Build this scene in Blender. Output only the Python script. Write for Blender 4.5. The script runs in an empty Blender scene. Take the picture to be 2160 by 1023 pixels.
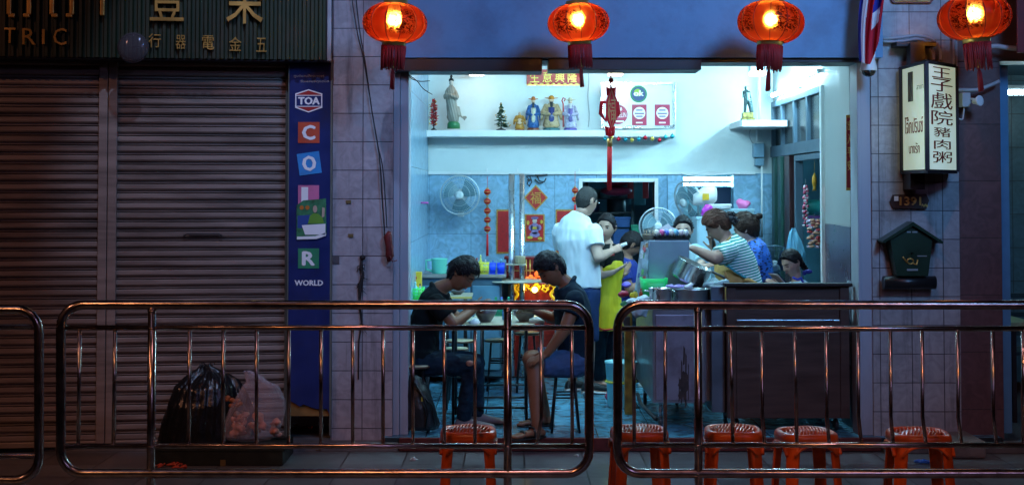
import bpy, bmesh, math, random
from mathutils import Vector, Matrix, noise
R = math.radians
random.seed(7)
scene = bpy.context.scene
C = scene.collection

# ---------------------------------------------------------------- camera, world, lights, exposure
CAMZ, PITCH, F = 1.7, R(2.0), 3000.0
HOR = 405.0
PY0 = HOR - F * math.tan(PITCH)
cam_d = bpy.data.cameras.new('camera'); cam = bpy.data.objects.new('camera', cam_d); C.objects.link(cam)
cam.location = (0, 0, CAMZ); cam.rotation_euler = (R(90) + PITCH, 0, 0)
cam_d.sensor_width = 36; cam_d.lens = F / 2160 * 36
cam_d.shift_y = -(511.5 - PY0) / 2160
cam_d.clip_start = 0.05; cam_d.clip_end = 500
scene.camera = cam

world = bpy.data.worlds.new('World'); scene.world = world; world.use_nodes = True
wn = world.node_tree.nodes; wl = world.node_tree.links
bg = wn['Background']; sky = wn.new('ShaderNodeTexSky'); sky.sky_type = 'NISHITA'; sky.sun_disc = False
sky.sun_elevation = R(-2.0); sky.sun_rotation = R(200)
tint = wn.new('ShaderNodeMix'); tint.data_type = 'RGBA'; tint.blend_type = 'MULTIPLY'; tint.inputs[0].default_value = 1
wl.new(sky.outputs[0], tint.inputs[6]); tint.inputs[7].default_value = (1.0, 0.62, 0.95, 1)
wl.new(tint.outputs[2], bg.inputs[0]); bg.inputs[1].default_value = 0.02

def lamp(name, kind, loc, col, power, aim=None, **kw):
    d = bpy.data.lights.new(name, kind); o = bpy.data.objects.new(name, d); C.objects.link(o)
    o.location = loc; d.color = col; d.energy = power
    for k, v in kw.items(): setattr(d, k, v)
    if aim is not None:
        o.rotation_euler = (Vector(aim) - Vector(loc)).to_track_quat('-Z', 'Y').to_euler()
    return o
# weak moonlight / afterglow
s = lamp('moonlight', 'SUN', (0, 0, 20), (0.75, 0.6, 1.0), 0.02, aim=(3, 8, 0), angle=R(8))
# street lamps across the road (out of frame), sodium and neon coloured, then added spots
lamp('street_lamp_warm', 'SPOT', (-6.6, 4.0, 5.6), (1.0, 0.42, 0.24), 270, aim=(-3.4, 10, .5), spot_size=R(56), spot_blend=.8, shadow_soft_size=.05)
lamp('street_lamp_rose', 'SPOT', (.4, 4.0, 6.2), (1.0, 0.46, 0.50), 170, aim=(1.0, 10, .6), spot_size=R(74), spot_blend=.8, shadow_soft_size=.06)
lamp('street_lamp_violet', 'SPOT', (4.5, -4.0, 5.5), (0.58, 0.46, 1.0), 210, aim=(1.4, 10, 1.5), spot_size=R(60), spot_blend=.9, shadow_soft_size=.15)
lamp('sign_glow_blue', 'SPOT', (3.5, 3.0, 5.5), (0.15, 0.42, .9), 2000, aim=(1.2, 10, 3.0), spot_size=R(50), spot_blend=.9, shadow_soft_size=.8)
lamp('added_cool_spot', 'SPOT', (-1.2, 6.4, 5.9), (0.42, 0.60, 1.0), 430, aim=(-1.9, 10, 2.0), spot_size=R(29), spot_blend=.5, shadow_soft_size=.05)  # added spot, its narrow cone makes the bluish band on the shutter
for k, x in enumerate((-2.6, .3, 3.0)): lamp('added_amber_spot', 'SPOT', (x - .8, 2.2, 4.6), (1.0, 0.40, 0.16), 165, aim=(x, 7.4, .45), spot_size=R(34), spot_blend=.8, shadow_soft_size=.09)  # three added spots, aimed to put amber highlights on rails and stools

scene.view_settings.view_transform = 'Standard'; scene.view_settings.look = 'None'
scene.view_settings.exposure = 0; scene.view_settings.gamma = 1
scene.cycles.max_bounces = 6; scene.cycles.transparent_max_bounces = 12
scene.cycles.sample_clamp_indirect = 4.0; scene.cycles.caustics_reflective = False; scene.cycles.caustics_refractive = False

# ---------------------------------------------------------------- pixel -> point
CP, SP = math.cos(PITCH), math.sin(PITCH)
def ray(px, py):
    a = (px - 1080) / F; b = (PY0 - py) / F
    return Vector((a, CP - b * SP, SP + b * CP))
def P(px, py, Y):
    d = ray(px, py); t = Y / d.y
    return Vector((d.x * t, Y, CAMZ + d.z * t))
def G(px, py, z=0.0):
    d = ray(px, py); t = (z - CAMZ) / d.z
    return Vector((d.x * t, d.y * t, z))
def S(Y): return F / Y     # pixels per metre, roughly
class Plane:
    'an upright plane; local axes are u (right), v (away), z (up)'
    def __init__(s, x, y, yaw=0.0):
        s.o = Vector((x, y, 0)); s.yaw = yaw
        s.mat = Matrix.Translation(s.o) @ Matrix.Rotation(yaw, 4, 'Z'); s.inv = s.mat.inverted()
        s.n = Vector((-math.sin(yaw), math.cos(yaw), 0))
    def uz(s, px, py, v=0.0):
        d = ray(px, py); c = Vector((0, 0, CAMZ)); t = (s.o + s.n * v - c).dot(s.n) / d.dot(s.n)
        q = s.inv @ (c + d * t); return q.x, q.z

# ---------------------------------------------------------------- materials
MATS = {}
def M(name, col, rough=.5, metal=0.0, var=.12, scale=6.0, bump=0.0, bscale=60.0, emit=None, es=0.0, trans=0.0, spec=.5, coat=0.0, stretch=(1, 1, 1), dirt=None, dscale=2.0, damt=.5, ior=1.45, alpha=1.0):
    if name in MATS: return MATS[name]
    m = bpy.data.materials.new(name); m.use_nodes = True; n = m.node_tree.nodes; l = m.node_tree.links
    b = n['Principled BSDF']
    tc = n.new('ShaderNodeTexCoord'); mp = n.new('ShaderNodeMapping'); mp.inputs['Scale'].default_value = stretch
    l.new(tc.outputs['Object'], mp.inputs[0])
    nz = n.new('ShaderNodeTexNoise'); nz.inputs['Scale'].default_value = scale; nz.inputs['Detail'].default_value = 5
    l.new(mp.outputs[0], nz.inputs['Vector'])
    cr = n.new('ShaderNodeMapRange'); cr.inputs[1].default_value = .3; cr.inputs[2].default_value = .7
    cr.inputs[3].default_value = 1 - var; cr.inputs[4].default_value = 1 + var; l.new(nz.outputs[0], cr.inputs[0])
    mx = n.new('ShaderNodeVectorMath'); mx.operation = 'SCALE'; mx.inputs[0].default_value = col[:3]
    l.new(cr.outputs[0], mx.inputs['Scale'])
    out = mx.outputs[0]
    if dirt:
        n2 = n.new('ShaderNodeTexNoise'); n2.inputs['Scale'].default_value = dscale; n2.inputs['Detail'].default_value = 7; n2.inputs['Roughness'].default_value = .7
        l.new(mp.outputs[0], n2.inputs['Vector'])
        r2 = n.new('ShaderNodeMapRange'); r2.inputs[1].default_value = .48; r2.inputs[2].default_value = .68; r2.inputs[3].default_value = 0; r2.inputs[4].default_value = damt
        l.new(n2.outputs[0], r2.inputs[0])
        mm = n.new('ShaderNodeMix'); mm.data_type = 'RGBA'; l.new(r2.outputs[0], mm.inputs[0]); l.new(out, mm.inputs[6]); mm.inputs[7].default_value = (*dirt, 1)
        out = mm.outputs[2]
    l.new(out, b.inputs['Base Color'])
    rr = n.new('ShaderNodeMapRange'); rr.inputs[1].default_value = .3; rr.inputs[2].default_value = .7
    rr.inputs[3].default_value = max(.02, rough * .85); rr.inputs[4].default_value = min(1, rough * 1.15)
    l.new(nz.outputs[0], rr.inputs[0]); l.new(rr.outputs[0], b.inputs['Roughness'])
    b.inputs['Metallic'].default_value = metal; b.inputs['Specular IOR Level'].default_value = spec
    b.inputs['Transmission Weight'].default_value = trans; b.inputs['Coat Weight'].default_value = coat; b.inputs['IOR'].default_value = ior
    b.inputs['Alpha'].default_value = alpha
    if emit: b.inputs['Emission Color'].default_value = (*emit, 1); b.inputs['Emission Strength'].default_value = es
    if bump:
        bn = n.new('ShaderNodeTexNoise'); bn.inputs['Scale'].default_value = bscale; bn.inputs['Detail'].default_value = 4; l.new(mp.outputs[0], bn.inputs['Vector'])
        bp = n.new('ShaderNodeBump'); bp.inputs['Strength'].default_value = bump; bp.inputs['Distance'].default_value = .01
        l.new(bn.outputs[0], bp.inputs['Height']); l.new(bp.outputs[0], b.inputs['Normal'])
    MATS[name] = m
    return m
def NL(m): return m.node_tree.nodes, m.node_tree.links, m.node_tree.nodes['Principled BSDF']

def tile_mat(name, col, grout, w, h, off=(0, 0), axes='xz', rough=.3, pattern=0.0, mortar=.008, var=.1, metal=0, offset=0.0, dirt=.35, pcol=None, streak=0.0):
    'square wall or floor tiles laid out in world metres'
    m = bpy.data.materials.new(name); m.use_nodes = True; n, l, b = NL(m)
    g = n.new('ShaderNodeNewGeometry'); sp = n.new('ShaderNodeSeparateXYZ'); l.new(g.outputs['Position'], sp.inputs[0])
    cb = n.new('ShaderNodeCombineXYZ')
    for k, a in enumerate(axes):
        ad = n.new('ShaderNodeMath'); ad.operation = 'ADD'; ad.inputs[1].default_value = -off[k] + 40 * (w if k == 0 else h)
        l.new(sp.outputs['xyz'.index(a)], ad.inputs[0]); l.new(ad.outputs[0], cb.inputs[k])
    br = n.new('ShaderNodeTexBrick'); br.offset = offset; br.inputs['Scale'].default_value = 1; br.inputs['Brick Width'].default_value = w
    br.inputs['Row Height'].default_value = h; br.inputs['Mortar Size'].default_value = mortar / 2; br.inputs['Mortar Smooth'].default_value = .3
    br.inputs['Color1'].default_value = (*[c * (1 - var) for c in col], 1); br.inputs['Color2'].default_value = (*[c * (1 + var) for c in col], 1)
    br.inputs['Mortar'].default_value = (*grout, 1); l.new(cb.outputs[0], br.inputs['Vector'])
    out = br.outputs[0]
    # marbling inside the tiles
    nz = n.new('ShaderNodeTexNoise'); nz.inputs['Scale'].default_value = 9 if pattern < 2 else 4; nz.inputs['Detail'].default_value = 8; nz.inputs['Distortion'].default_value = 2.2
    l.new(g.outputs['Position'], nz.inputs['Vector'])
    mr = n.new('ShaderNodeMapRange'); mr.inputs[1].default_value = .35; mr.inputs[2].default_value = .68; mr.inputs[3].default_value = 1.12; mr.inputs[4].default_value = 1 - .35 * max(pattern, .25); l.new(nz.outputs[0], mr.inputs[0])
    mu = n.new('ShaderNodeMix'); mu.data_type = 'RGBA'; mu.blend_type = 'MULTIPLY'; mu.inputs[0].default_value = 1
    l.new(out, mu.inputs[6]); cc = n.new('ShaderNodeCombineXYZ')
    for k in range(3): l.new(mr.outputs[0], cc.inputs[k])
    l.new(cc.outputs[0], mu.inputs[7]); out = mu.outputs[2]
    if dirt:
        n2 = n.new('ShaderNodeTexNoise'); n2.inputs['Scale'].default_value = 2.5; n2.inputs['Detail'].default_value = 9; n2.inputs['Roughness'].default_value = .75; l.new(g.outputs['Position'], n2.inputs['Vector'])
        r2 = n.new('ShaderNodeMapRange'); r2.inputs[1].default_value = .5; r2.inputs[2].default_value = .72; r2.inputs[4].default_value = dirt; l.new(n2.outputs[0], r2.inputs[0])
        mm = n.new('ShaderNodeMix'); mm.data_type = 'RGBA'; l.new(r2.outputs[0], mm.inputs[0]); l.new(out, mm.inputs[6]); mm.inputs[7].default_value = (*[c * .4 for c in col], 1); out = mm.outputs[2]
    if streak:
        m3 = n.new('ShaderNodeMapping'); m3.inputs['Scale'].default_value = (9, 9, .7); l.new(g.outputs['Position'], m3.inputs[0]); n3 = n.new('ShaderNodeTexNoise'); n3.inputs['Scale'].default_value = 1; n3.inputs['Detail'].default_value = 8; n3.inputs['Roughness'].default_value = .7; l.new(m3.outputs[0], n3.inputs['Vector'])
        r3 = n.new('ShaderNodeMapRange'); r3.inputs[1].default_value = .52; r3.inputs[2].default_value = .66; r3.inputs[4].default_value = streak; l.new(n3.outputs[0], r3.inputs[0])
        m4 = n.new('ShaderNodeMix'); m4.data_type = 'RGBA'; l.new(r3.outputs[0], m4.inputs[0]); l.new(out, m4.inputs[6]); m4.inputs[7].default_value = (.05, .04, .045, 1); out = m4.outputs[2]
    l.new(out, b.inputs['Base Color']); b.inputs['Roughness'].default_value = rough; b.inputs['Metallic'].default_value = metal
    bp = n.new('ShaderNodeBump'); bp.inputs['Strength'].default_value = .5; bp.inputs['Distance'].default_value = .004; bp.invert = True
    l.new(br.outputs['Fac'], bp.inputs['Height']); l.new(bp.outputs[0], b.inputs['Normal'])
    MATS[name] = m
    return m

# ---------------------------------------------------------------- mesh builder
GLYPH = {}
def glyphs(body):
    if body in GLYPH: return GLYPH[body]
    cu = bpy.data.curves.new('t', 'FONT'); cu.body = body; cu.size = 1; cu.resolution_u = 2
    o = bpy.data.objects.new('t', cu); C.objects.link(o)
    bpy.context.view_layer.update()
    me = bpy.data.meshes.new_from_object(o.evaluated_get(bpy.context.evaluated_depsgraph_get()))
    vs = [v.co.xy.copy() for v in me.vertices]; fs = [tuple(p.vertices) for p in me.polygons]
    edges = {}
    for f in fs:
        for a, b in zip(f, f[1:] + f[:1]): edges[(a, b)] = 1
    border = [(a, b) for a, b in edges if (b, a) not in edges]
    bpy.data.objects.remove(o); bpy.data.curves.remove(cu); bpy.data.meshes.remove(me)
    GLYPH[body] = (vs, fs, border); return GLYPH[body]

class MB:
    def __init__(s, m=None): s.v = []; s.f = []; s.mi = []; s.sm = []; s.m = m or Matrix.Identity(4); s.cur = 0; s.smooth = False
    def add(s, vs, fs, smooth=None):
        b = len(s.v); s.v += [s.m @ Vector(p) for p in vs]; s.f += [tuple(i + b for i in f) for f in fs]
        s.mi += [s.cur] * len(fs); s.sm += [s.smooth if smooth is None else smooth] * len(fs); return s
    def box(s, a, b, r=0.0):
        x0, x1 = sorted((a[0], b[0])); y0, y1 = sorted((a[1], b[1])); z0, z1 = sorted((a[2], b[2]))
        if r <= 0:
            vs = [(x0, y0, z0), (x1, y0, z0), (x1, y1, z0), (x0, y1, z0), (x0, y0, z1), (x1, y0, z1), (x1, y1, z1), (x0, y1, z1)]
            return s.add(vs, [(3, 2, 1, 0), (4, 5, 6, 7), (0, 1, 5, 4), (1, 2, 6, 5), (2, 3, 7, 6), (3, 0, 4, 7)], False)
        bm = bmesh.new(); bmesh.ops.create_cube(bm, size=1)
        for v in bm.verts: v.co = Vector(((x0 + x1) / 2 + v.co.x * (x1 - x0), (y0 + y1) / 2 + v.co.y * (y1 - y0), (z0 + z1) / 2 + v.co.z * (z1 - z0)))
        r = min(r, .45 * min(x1 - x0, y1 - y0, z1 - z0))
        bmesh.ops.bevel(bm, geom=bm.edges[:], offset=r, segments=2, profile=.5, affect='EDGES', clamp_overlap=True)
        bm.verts.index_update(); s.add([v.co.copy() for v in bm.verts], [tuple(v.index for v in f.verts) for f in bm.faces], False); bm.free(); return s
    def loft(s, rings, n=20, caps=(True, True), close=False, power=2.0, smooth=True):
        'rings: (centre, u vector, v vector)'
        vs = []
        for c, u, v in rings:
            c, u, v = Vector(c), Vector(u), Vector(v)
            for k in range(n):
                a = 2 * math.pi * k / n; ca, sa = math.cos(a), math.sin(a)
                if power != 2: ca = math.copysign(abs(ca) ** (2 / power), ca); sa = math.copysign(abs(sa) ** (2 / power), sa)
                vs.append(c + u * ca + v * sa)
        m = len(rings); fs = []
        for i in range(m if close else m - 1):
            j = (i + 1) % m
            for k in range(n):
                k2 = (k + 1) % n; fs.append((i * n + k, i * n + k2, j * n + k2, j * n + k))
        s.add(vs, fs, smooth)
        if not close:
            b = len(s.v) - len(vs)
            if caps[0]: s.f.append(tuple(b + k for k in reversed(range(n)))); s.mi.append(s.cur); s.sm.append(False)
            if caps[1]: s.f.append(tuple(b + (m - 1) * n + k for k in range(n))); s.mi.append(s.cur); s.sm.append(False)
        return s
    def tube(s, pts, r, n=10, closed=False, caps=True):
        pts = [Vector(p) for p in pts]; m = len(pts); rr = r if isinstance(r, (list, tuple)) else [r] * m
        rings = []; prev = None
        for i, p in enumerate(pts):
            if closed: t = pts[(i + 1) % m] - pts[i - 1]
            else: t = pts[min(i + 1, m - 1)] - pts[max(i - 1, 0)]
            if t.length < 1e-9: t = Vector((0, 0, 1))
            t.normalize()
            if prev is None:
                u = t.orthogonal().normalized()
            else:
                u = (prev - t * prev.dot(t)); u = u.normalized() if u.length > 1e-6 else t.orthogonal().normalized()
            prev = u; rings.append((p, u * rr[i], t.cross(u) * rr[i]))
        return s.loft(rings, n, (caps, caps), closed)
    def cyl(s, p0, p1, r0, r1=None, n=16): return s.tube([p0, p1], [r0, r0 if r1 is None else r1], n)
    def lathe(s, prof, c=(0, 0, 0), n=24, axis=(0, 0, 1), smooth=True, caps=True):
        ax = Vector(axis).normalized(); u = ax.orthogonal().normalized()
        if abs(ax.z) > .99: u = Vector((1, 0, 0))
        w = ax.cross(u); c = Vector(c)
        return s.loft([(c + ax * z, u * max(r, 1e-4), w * max(r, 1e-4)) for r, z in prof], n, (caps, caps), smooth=smooth)
    def ell(s, c, r, n=16, axes=None):
        if not isinstance(r, (tuple, list)): r = (r, r, r)
        ax = axes or (Vector((1, 0, 0)), Vector((0, 1, 0)), Vector((0, 0, 1))); c = Vector(c); h = max(6, n // 2); rings = []
        for i in range(h + 1):
            a = math.pi * i / h; a = min(max(a, .04), math.pi - .04)
            rings.append((c - ax[2] * r[2] * math.cos(a), ax[0] * r[0] * math.sin(a), ax[1] * r[1] * math.sin(a)))
        return s.loft(rings, n, (True, True))
    def caps(s, p0, p1, r0, r1, n=14, e0=True, e1=True):
        p0, p1 = Vector(p0), Vector(p1); t = (p1 - p0); L = t.length; t = t.normalized() if L > 1e-6 else Vector((0, 0, 1)); pts = []; rr = []
        if e0:
            for a in (80, 50, 25): pts.append(p0 - t * r0 * math.sin(R(a))); rr.append(r0 * math.cos(R(a)))
        pts += [p0, p1]; rr += [r0, r1]
        if e1:
            for a in (25, 50, 80): pts.append(p1 + t * r1 * math.sin(R(a))); rr.append(r1 * math.cos(R(a)))
        return s.tube(pts, rr, n)
    def prism(s, poly, z0, z1, f=lambda a, b, c: (a, c, b)):
        'poly in (a,b); extruded along c from z0 to z1'
        n = len(poly); vs = [f(a, b, z0) for a, b in poly] + [f(a, b, z1) for a, b in poly]
        return s.add(vs, [tuple(range(n)), tuple(range(2 * n - 1, n - 1, -1))] + [(i, i + n, (i + 1) % n + n, (i + 1) % n) for i in range(n)], False)
    def text(s, body, u0, z0, u1, z1, v=0.0, t=.003, rot=0.0):
        'lettering fitted to a rectangle on the local u-z plane, facing -v'
        vs, fs, bd = glyphs(body)
        if not vs: return s
        xs = [p.x for p in vs]; ys = [p.y for p in vs]; a, b, c, d = min(xs), max(xs), min(ys), max(ys)
        cu, cz = (u0 + u1) / 2, (z0 + z1) / 2; q = []
        for p in vs:
            x = ((p.x - a) / max(b - a, 1e-6) - .5) * (u1 - u0); z = ((p.y - c) / max(d - c, 1e-6) - .5) * (z1 - z0)
            q.append((cu + x * math.cos(rot) - z * math.sin(rot), cz + x * math.sin(rot) + z * math.cos(rot)))
        n = len(q)
        s.add([(x, v - t, z) for x, z in q], fs, False); s.add([(x, v, z) for x, z in q] + [(x, v - t, z) for x, z in q], [(i, j, j + n, i + n) for i, j in bd], False)
        return s
    def bold(s, body, u0, z0, u1, z1, v=0.0, t=.002, rot=0.0, w=.003):
        for k, (a, b) in enumerate(((0, 0), (w, 0), (-w, 0), (0, w * .7), (0, -w * .7))): s.text(body, u0 + a, z0 + b, u1 + a, z1 + b, v - k * .00025, t, rot)
        return s
    def build(s, name, mat, parent=None, loc=None, bevel=0, world=True):
        me = bpy.data.meshes.new(name); o = bpy.data.objects.new(name, me); C.objects.link(o)
        vs = s.v
        if parent is not None:
            o.parent = parent
            if world:
                inv = WM[parent.name].inverted() if parent.name in WM else Matrix.Identity(4); vs = [inv @ p for p in vs]
                WM[o.name] = WM.get(parent.name, Matrix.Identity(4)).copy()
        elif loc is not None:
            L = Vector(loc); o.location = L; vs = [p - L for p in vs]; WM[o.name] = Matrix.Translation(L)
        me.from_pydata([tuple(p) for p in vs], [], s.f)
        for m in (mat if isinstance(mat, (list, tuple)) else [mat]): me.materials.append(m)
        me.polygons.foreach_set('material_index', s.mi); me.polygons.foreach_set('use_smooth', s.sm)
        me.validate(); me.update()
        if bevel:
            md = o.modifiers.new('bevel', 'BEVEL'); md.width = bevel; md.segments = 2; md.limit_method = 'ANGLE'; md.angle_limit = R(50)
        return o
WM = {}
def tag(o, label=None, cat=None, group=None, kind=None):
    if label: o['label'] = label
    if cat: o['category'] = cat
    if group: o['group'] = group
    if kind: o['kind'] = kind
    return o
def thing(name, label, cat, loc=(0, 0, 0), rz=0.0, group=None):
    o = bpy.data.objects.new(name, None); C.objects.link(o); o.location = loc; o.rotation_euler = (0, 0, rz); o.empty_display_size = .1
    WM[o.name] = Matrix.Translation(Vector(loc)) @ Matrix.Rotation(rz, 4, 'Z')
    return tag(o, label, cat, group)
def copy_tree(o, parent=None):
    c = o.copy(); C.objects.link(c); c.parent = parent
    for ch in list(o.children): copy_tree(ch, c)
    return c
def base(mb):
    xs = [p.x for p in mb.v]; ys = [p.y for p in mb.v]; zs = [p.z for p in mb.v]
    return ((min(xs) + max(xs)) / 2, (min(ys) + max(ys)) / 2, min(zs))
def single(name, mb, mat, label, cat, group=None, kind=None, bevel=0):
    return tag(mb.build(name, mat, loc=base(mb), bevel=bevel), label, cat, group, kind)
def remesh(mb, voxel, smooth=4, fac=.5, disp=None):
    'one continuous surface out of overlapping closed shapes'
    me = bpy.data.meshes.new('tmp'); me.from_pydata([tuple(p) for p in mb.v], [], mb.f); o = bpy.data.objects.new('tmp', me); C.objects.link(o)
    md = o.modifiers.new('r', 'REMESH'); md.mode = 'VOXEL'; md.voxel_size = voxel; md.adaptivity = 0
    if smooth: ms = o.modifiers.new('s', 'SMOOTH'); ms.factor = fac; ms.iterations = smooth
    bpy.context.view_layer.update()
    m2 = bpy.data.meshes.new_from_object(o.evaluated_get(bpy.context.evaluated_depsgraph_get()))
    out = MB()
    if disp:
        m2.calc_loop_triangles() if False else None
        vs = [v.co + v.normal * disp(v.co, v.normal) for v in m2.vertices]
    else: vs = [v.co.copy() for v in m2.vertices]
    out.add(vs, [tuple(p.vertices) for p in m2.polygons], True)
    bpy.data.objects.remove(o); bpy.data.meshes.remove(me); bpy.data.meshes.remove(m2)
    return out
# ================================================================= the setting: ground, pavement, building shells
YF, YB = 10.0, 13.6
XL, XR = -0.80, 2.50          # side walls of the eatery
CEIL = 2.90
FP = Plane(0, YF); BP = Plane(0, YB)
LP = Plane((606 - 1080) / 3000 * 10.06, 10.06, R(7))
PAVE = -0.09
YT = G(1200, 923).y           # front edge of the shop floor

m_white = M('white_wall_paint', (.70, .75, .75), .55, var=.05, scale=2, bump=.08, bscale=25, dirt=(.50, .56, .58), dscale=1.4, damt=.35)
m_black = M('dark_void', (.01, .01, .012), .8)
m_steel = M('brushed_steel', (.62, .62, .64), .28, 1, var=.08, scale=14, bump=.05, bscale=90)
m_dark = M('dark_metal', (.03, .03, .035), .45, .3, var=.2)
m_frame = M('grey_painted_metal', (.32, .34, .38), .45, .2, var=.1)
m_gold = M('gold_paint', (.72, .42, .11), .34, .75, var=.15)
m_red = M('red_paint', (.45, .015, .02), .45, var=.15)
m_wht = M('white_plastic', (.8, .8, .8), .4, var=.05)

# ground sheets
mb = MB(); mb.add([(-60, -60, -.25), (60, -60, -.25), (60, 60, -.25), (-60, 60, -.25)], [(0, 1, 2, 3)])
single('road', mb, M('asphalt', (.045, .045, .05), .75, bump=.5, bscale=200, var=.3), 'dark asphalt road in front of the shops', 'road', kind='structure')
m_pave = tile_mat('pavement_slabs', (.13, .135, .145), (.03, .03, .03), .40, .40, off=(.08, YT - .1), axes='xy', rough=.28, pattern=.5, mortar=.014, var=.25, dirt=.6)
mb = MB(); mb.box((-14, 5.2, -.245), (14, 17.5, PAVE)); single('pavement', mb, m_pave, 'grey slab pavement outside the shops', 'pavement', kind='structure')
mb = MB(); mb.box((-14, 5.0, -.245), (14, 5.195, PAVE + .01), .02); single('kerb', mb, M('kerb_stone', (.2, .2, .2), .8, bump=.4), 'stone kerb along the pavement', 'kerb', kind='structure')
# shop floor
m_floor = tile_mat('shop_floor_tiles', (.10, .32, .45), (.02, .03, .035), .40, .40, off=(.2, YT), axes='xy', rough=.26, pattern=2, mortar=.009, var=.12, dirt=.25)
n, l, b = NL(m_floor)
wv = n.new('ShaderNodeTexNoise'); wv.inputs['Scale'].default_value = 11; wv.inputs['Detail'].default_value = 2
mp = n.new('ShaderNodeMapping'); mp.inputs['Scale'].default_value = (.35, 2.2, 1); g = n.new('ShaderNodeNewGeometry'); l.new(g.outputs['Position'], mp.inputs[0]); l.new(mp.outputs[0], wv.inputs['Vector'])
b2 = n.new('ShaderNodeBump'); b2.inputs['Strength'].default_value = .55; b2.inputs['Distance'].default_value = .012; l.new(wv.outputs[0], b2.inputs['Height'])
l.new(b.inputs['Normal'].links[0].from_socket, b2.inputs['Normal']); l.new(b2.outputs[0], b.inputs['Normal'])
mb = MB(); mb.box((XL - .1, YT, PAVE + .004), (XR + .9, 17.4, 0)); single('shop_floor', mb, m_floor, 'glossy blue-grey tiled floor of the open eatery', 'floor', kind='structure')
t = MB(); t.box((XL + .02, YT - .035, PAVE + .004), (XR + .05, YT - .001, .004), .004)
single('threshold_rail', t, M('rusty_red_metal', (.10, .02, .018), .5, .5, var=.3, scale=20), 'dark red metal rail along the front edge of the shop floor', 'threshold')
mb = MB(); mb.box((-6, YT - .03, PAVE + .002), (XL + .01, 10.6, -.03)); mb.box((XR + .06, YT - .10, PAVE + .002), (5.5, 10.0, -.035))
single('step', mb, M('step_concrete', (.13, .13, .13), .8, bump=.5, bscale=50, var=.3, dirt=(.04, .04, .04)), 'low concrete plinth under the shutters and pillars', 'step', kind='structure')

# ---------------------------------------------------------------- left shop: shutters, mullion, sign board, paint sign
m_shut = M('shutter_metal', (.29, .235, .205), .5, .35, var=.26, scale=3, stretch=(.5, 1, 4.5), dirt=(.09, .07, .06), dscale=1.3, damt=.75, bump=.1, bscale=120)
def shutter(name, label, px0, px1, handle):
    u0 = LP.uz(px0, 500)[0]; u1 = LP.uz(px1, 500)[0]
    z0, z1 = PAVE + .07, LP.uz(300, 118)[1] + .3
    mid = LP.mat @ Vector(((u0 + u1) / 2, 0, z0))
    th = thing(name, label, 'roller shutter', mid, LP.yaw, 'roller shutters of the closed shop')
    mb = MB(LP.mat); p = .0665; z = z0; prof = []
    while z < z1:     # one slat: flat band, then the hooked groove
        prof += [(0.0, z + .006), (-.007, z + .016), (-.008, z + .040), (-.002, z + .045), (.018, z + .047), (.018, z + .052), (-.003, z + .054), (-.003, z + .057), (.020, z + .059), (.020, z + p)]
        z += p
    vs = []; fs = []
    nc = 26
    for i, (v, zz) in enumerate(prof):
        for k in range(nc + 1): u = u0 + (u1 - u0) * k / nc; vs.append((u, v + .0045 * noise.noise(Vector((u * 2.2, zz * 1.1, 3))) + .0022 * noise.noise(Vector((u * 5, (i // 10) * 3.7, 9))), zz + .0022 * noise.noise(Vector((u * 1.6, (i // 10) * 2.3, 1)))))
    for i in range(len(prof) - 1):
        for k in range(nc): a = i * (nc + 1) + k; fs.append((a, a + 1, a + nc + 2, a + nc + 1))
    mb.add(vs, fs, False); mb.box((u0, .03, z0), (u1, .05, z1)); mb.build('slat_curtain', m_shut, th)
    bb = MB(LP.mat); bb.box((u0, -.02, z0 - .035), (u1, .025, z0 + .004), .005); bb.build('bottom_bar', m_shut, th)
    if handle:
        h = MB(LP.mat); a, zc = LP.uz(390, 497); c, _ = LP.uz(468, 497)
        h.tube([(a, -.004, zc - .012), (a - .004, -.03, zc), (a + .02, -.032, zc + .012), (c - .02, -.032, zc + .012), (c, -.03, zc + .002), (c, -.004, zc - .006)], .005)
        h.box((a + .03, -.018, zc - .004), (c - .02, -.012, zc + .003)); h.build('handle', m_dark, th)
    return th
shutter('roller_shutter', 'closed metal roller shutter cut by the left edge, left of the vertical post', -160, 208, False)
shutter('roller_shutter', 'wide closed roller shutter with a slot handle, between the post and the blue paint sign', 246, 604, True)
mb = MB(LP.mat); a = LP.uz(207, 500)[0]; c = LP.uz(246, 500)[0]; zt = LP.uz(300, 118)[1] + .3
mid = (a + c) / 2; mb.box((a, -.03, PAVE + .03), (mid - .0025, .03, zt), .004); mb.box((mid + .0025, -.03, PAVE + .03), (c, .03, zt), .004)
single('shutter_post', mb, m_shut, 'vertical folded metal post between the two roller shutters', 'post')
mb = MB(LP.mat); u = LP.uz(606, 500)[0]; mb.box((u - .016, -.03, PAVE + .03), (u + .004, .05, zt), .003)
single('shutter_guide', mb, M('guide_metal', (.10, .11, .10), .5, .4), 'narrow dark guide rail between the wide shutter and the blue paint sign', 'rail')

SP_ = Plane(LP.o.x, LP.o.y - .24, LP.yaw)
th = thing('shop_sign', 'dark green corrugated sign board with raised gold letters over the shutters', 'sign', SP_.mat @ Vector((-1, 0, 2.6)), SP_.yaw)
m_corr = M('green_corrugated', (.012, .022, .007), .6, .0, var=.35, scale=1.2, dirt=(.05, .035, .02), dscale=3)
mb = MB(SP_.mat); ua = SP_.uz(-160, 60)[0]; ub = SP_.uz(690, 60)[0]; z0 = SP_.uz(400, 124)[1]; z1 = z0 + 1.1
vs = []; fs = []; u = ua; k = 0; step = .0093
while u < ub:
    v = (0, -.022, -.022, -.022, 0, .0)[k % 6]; vs += [(u, v, z0), (u, v, z1)]; u += step; k += 1
for i in range(len(vs) // 2 - 1): fs.append((2 * i, 2 * i + 2, 2 * i + 3, 2 * i + 1))
mb.add(vs, fs, False); mb.build('corrugated_panel', m_corr, th)
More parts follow.
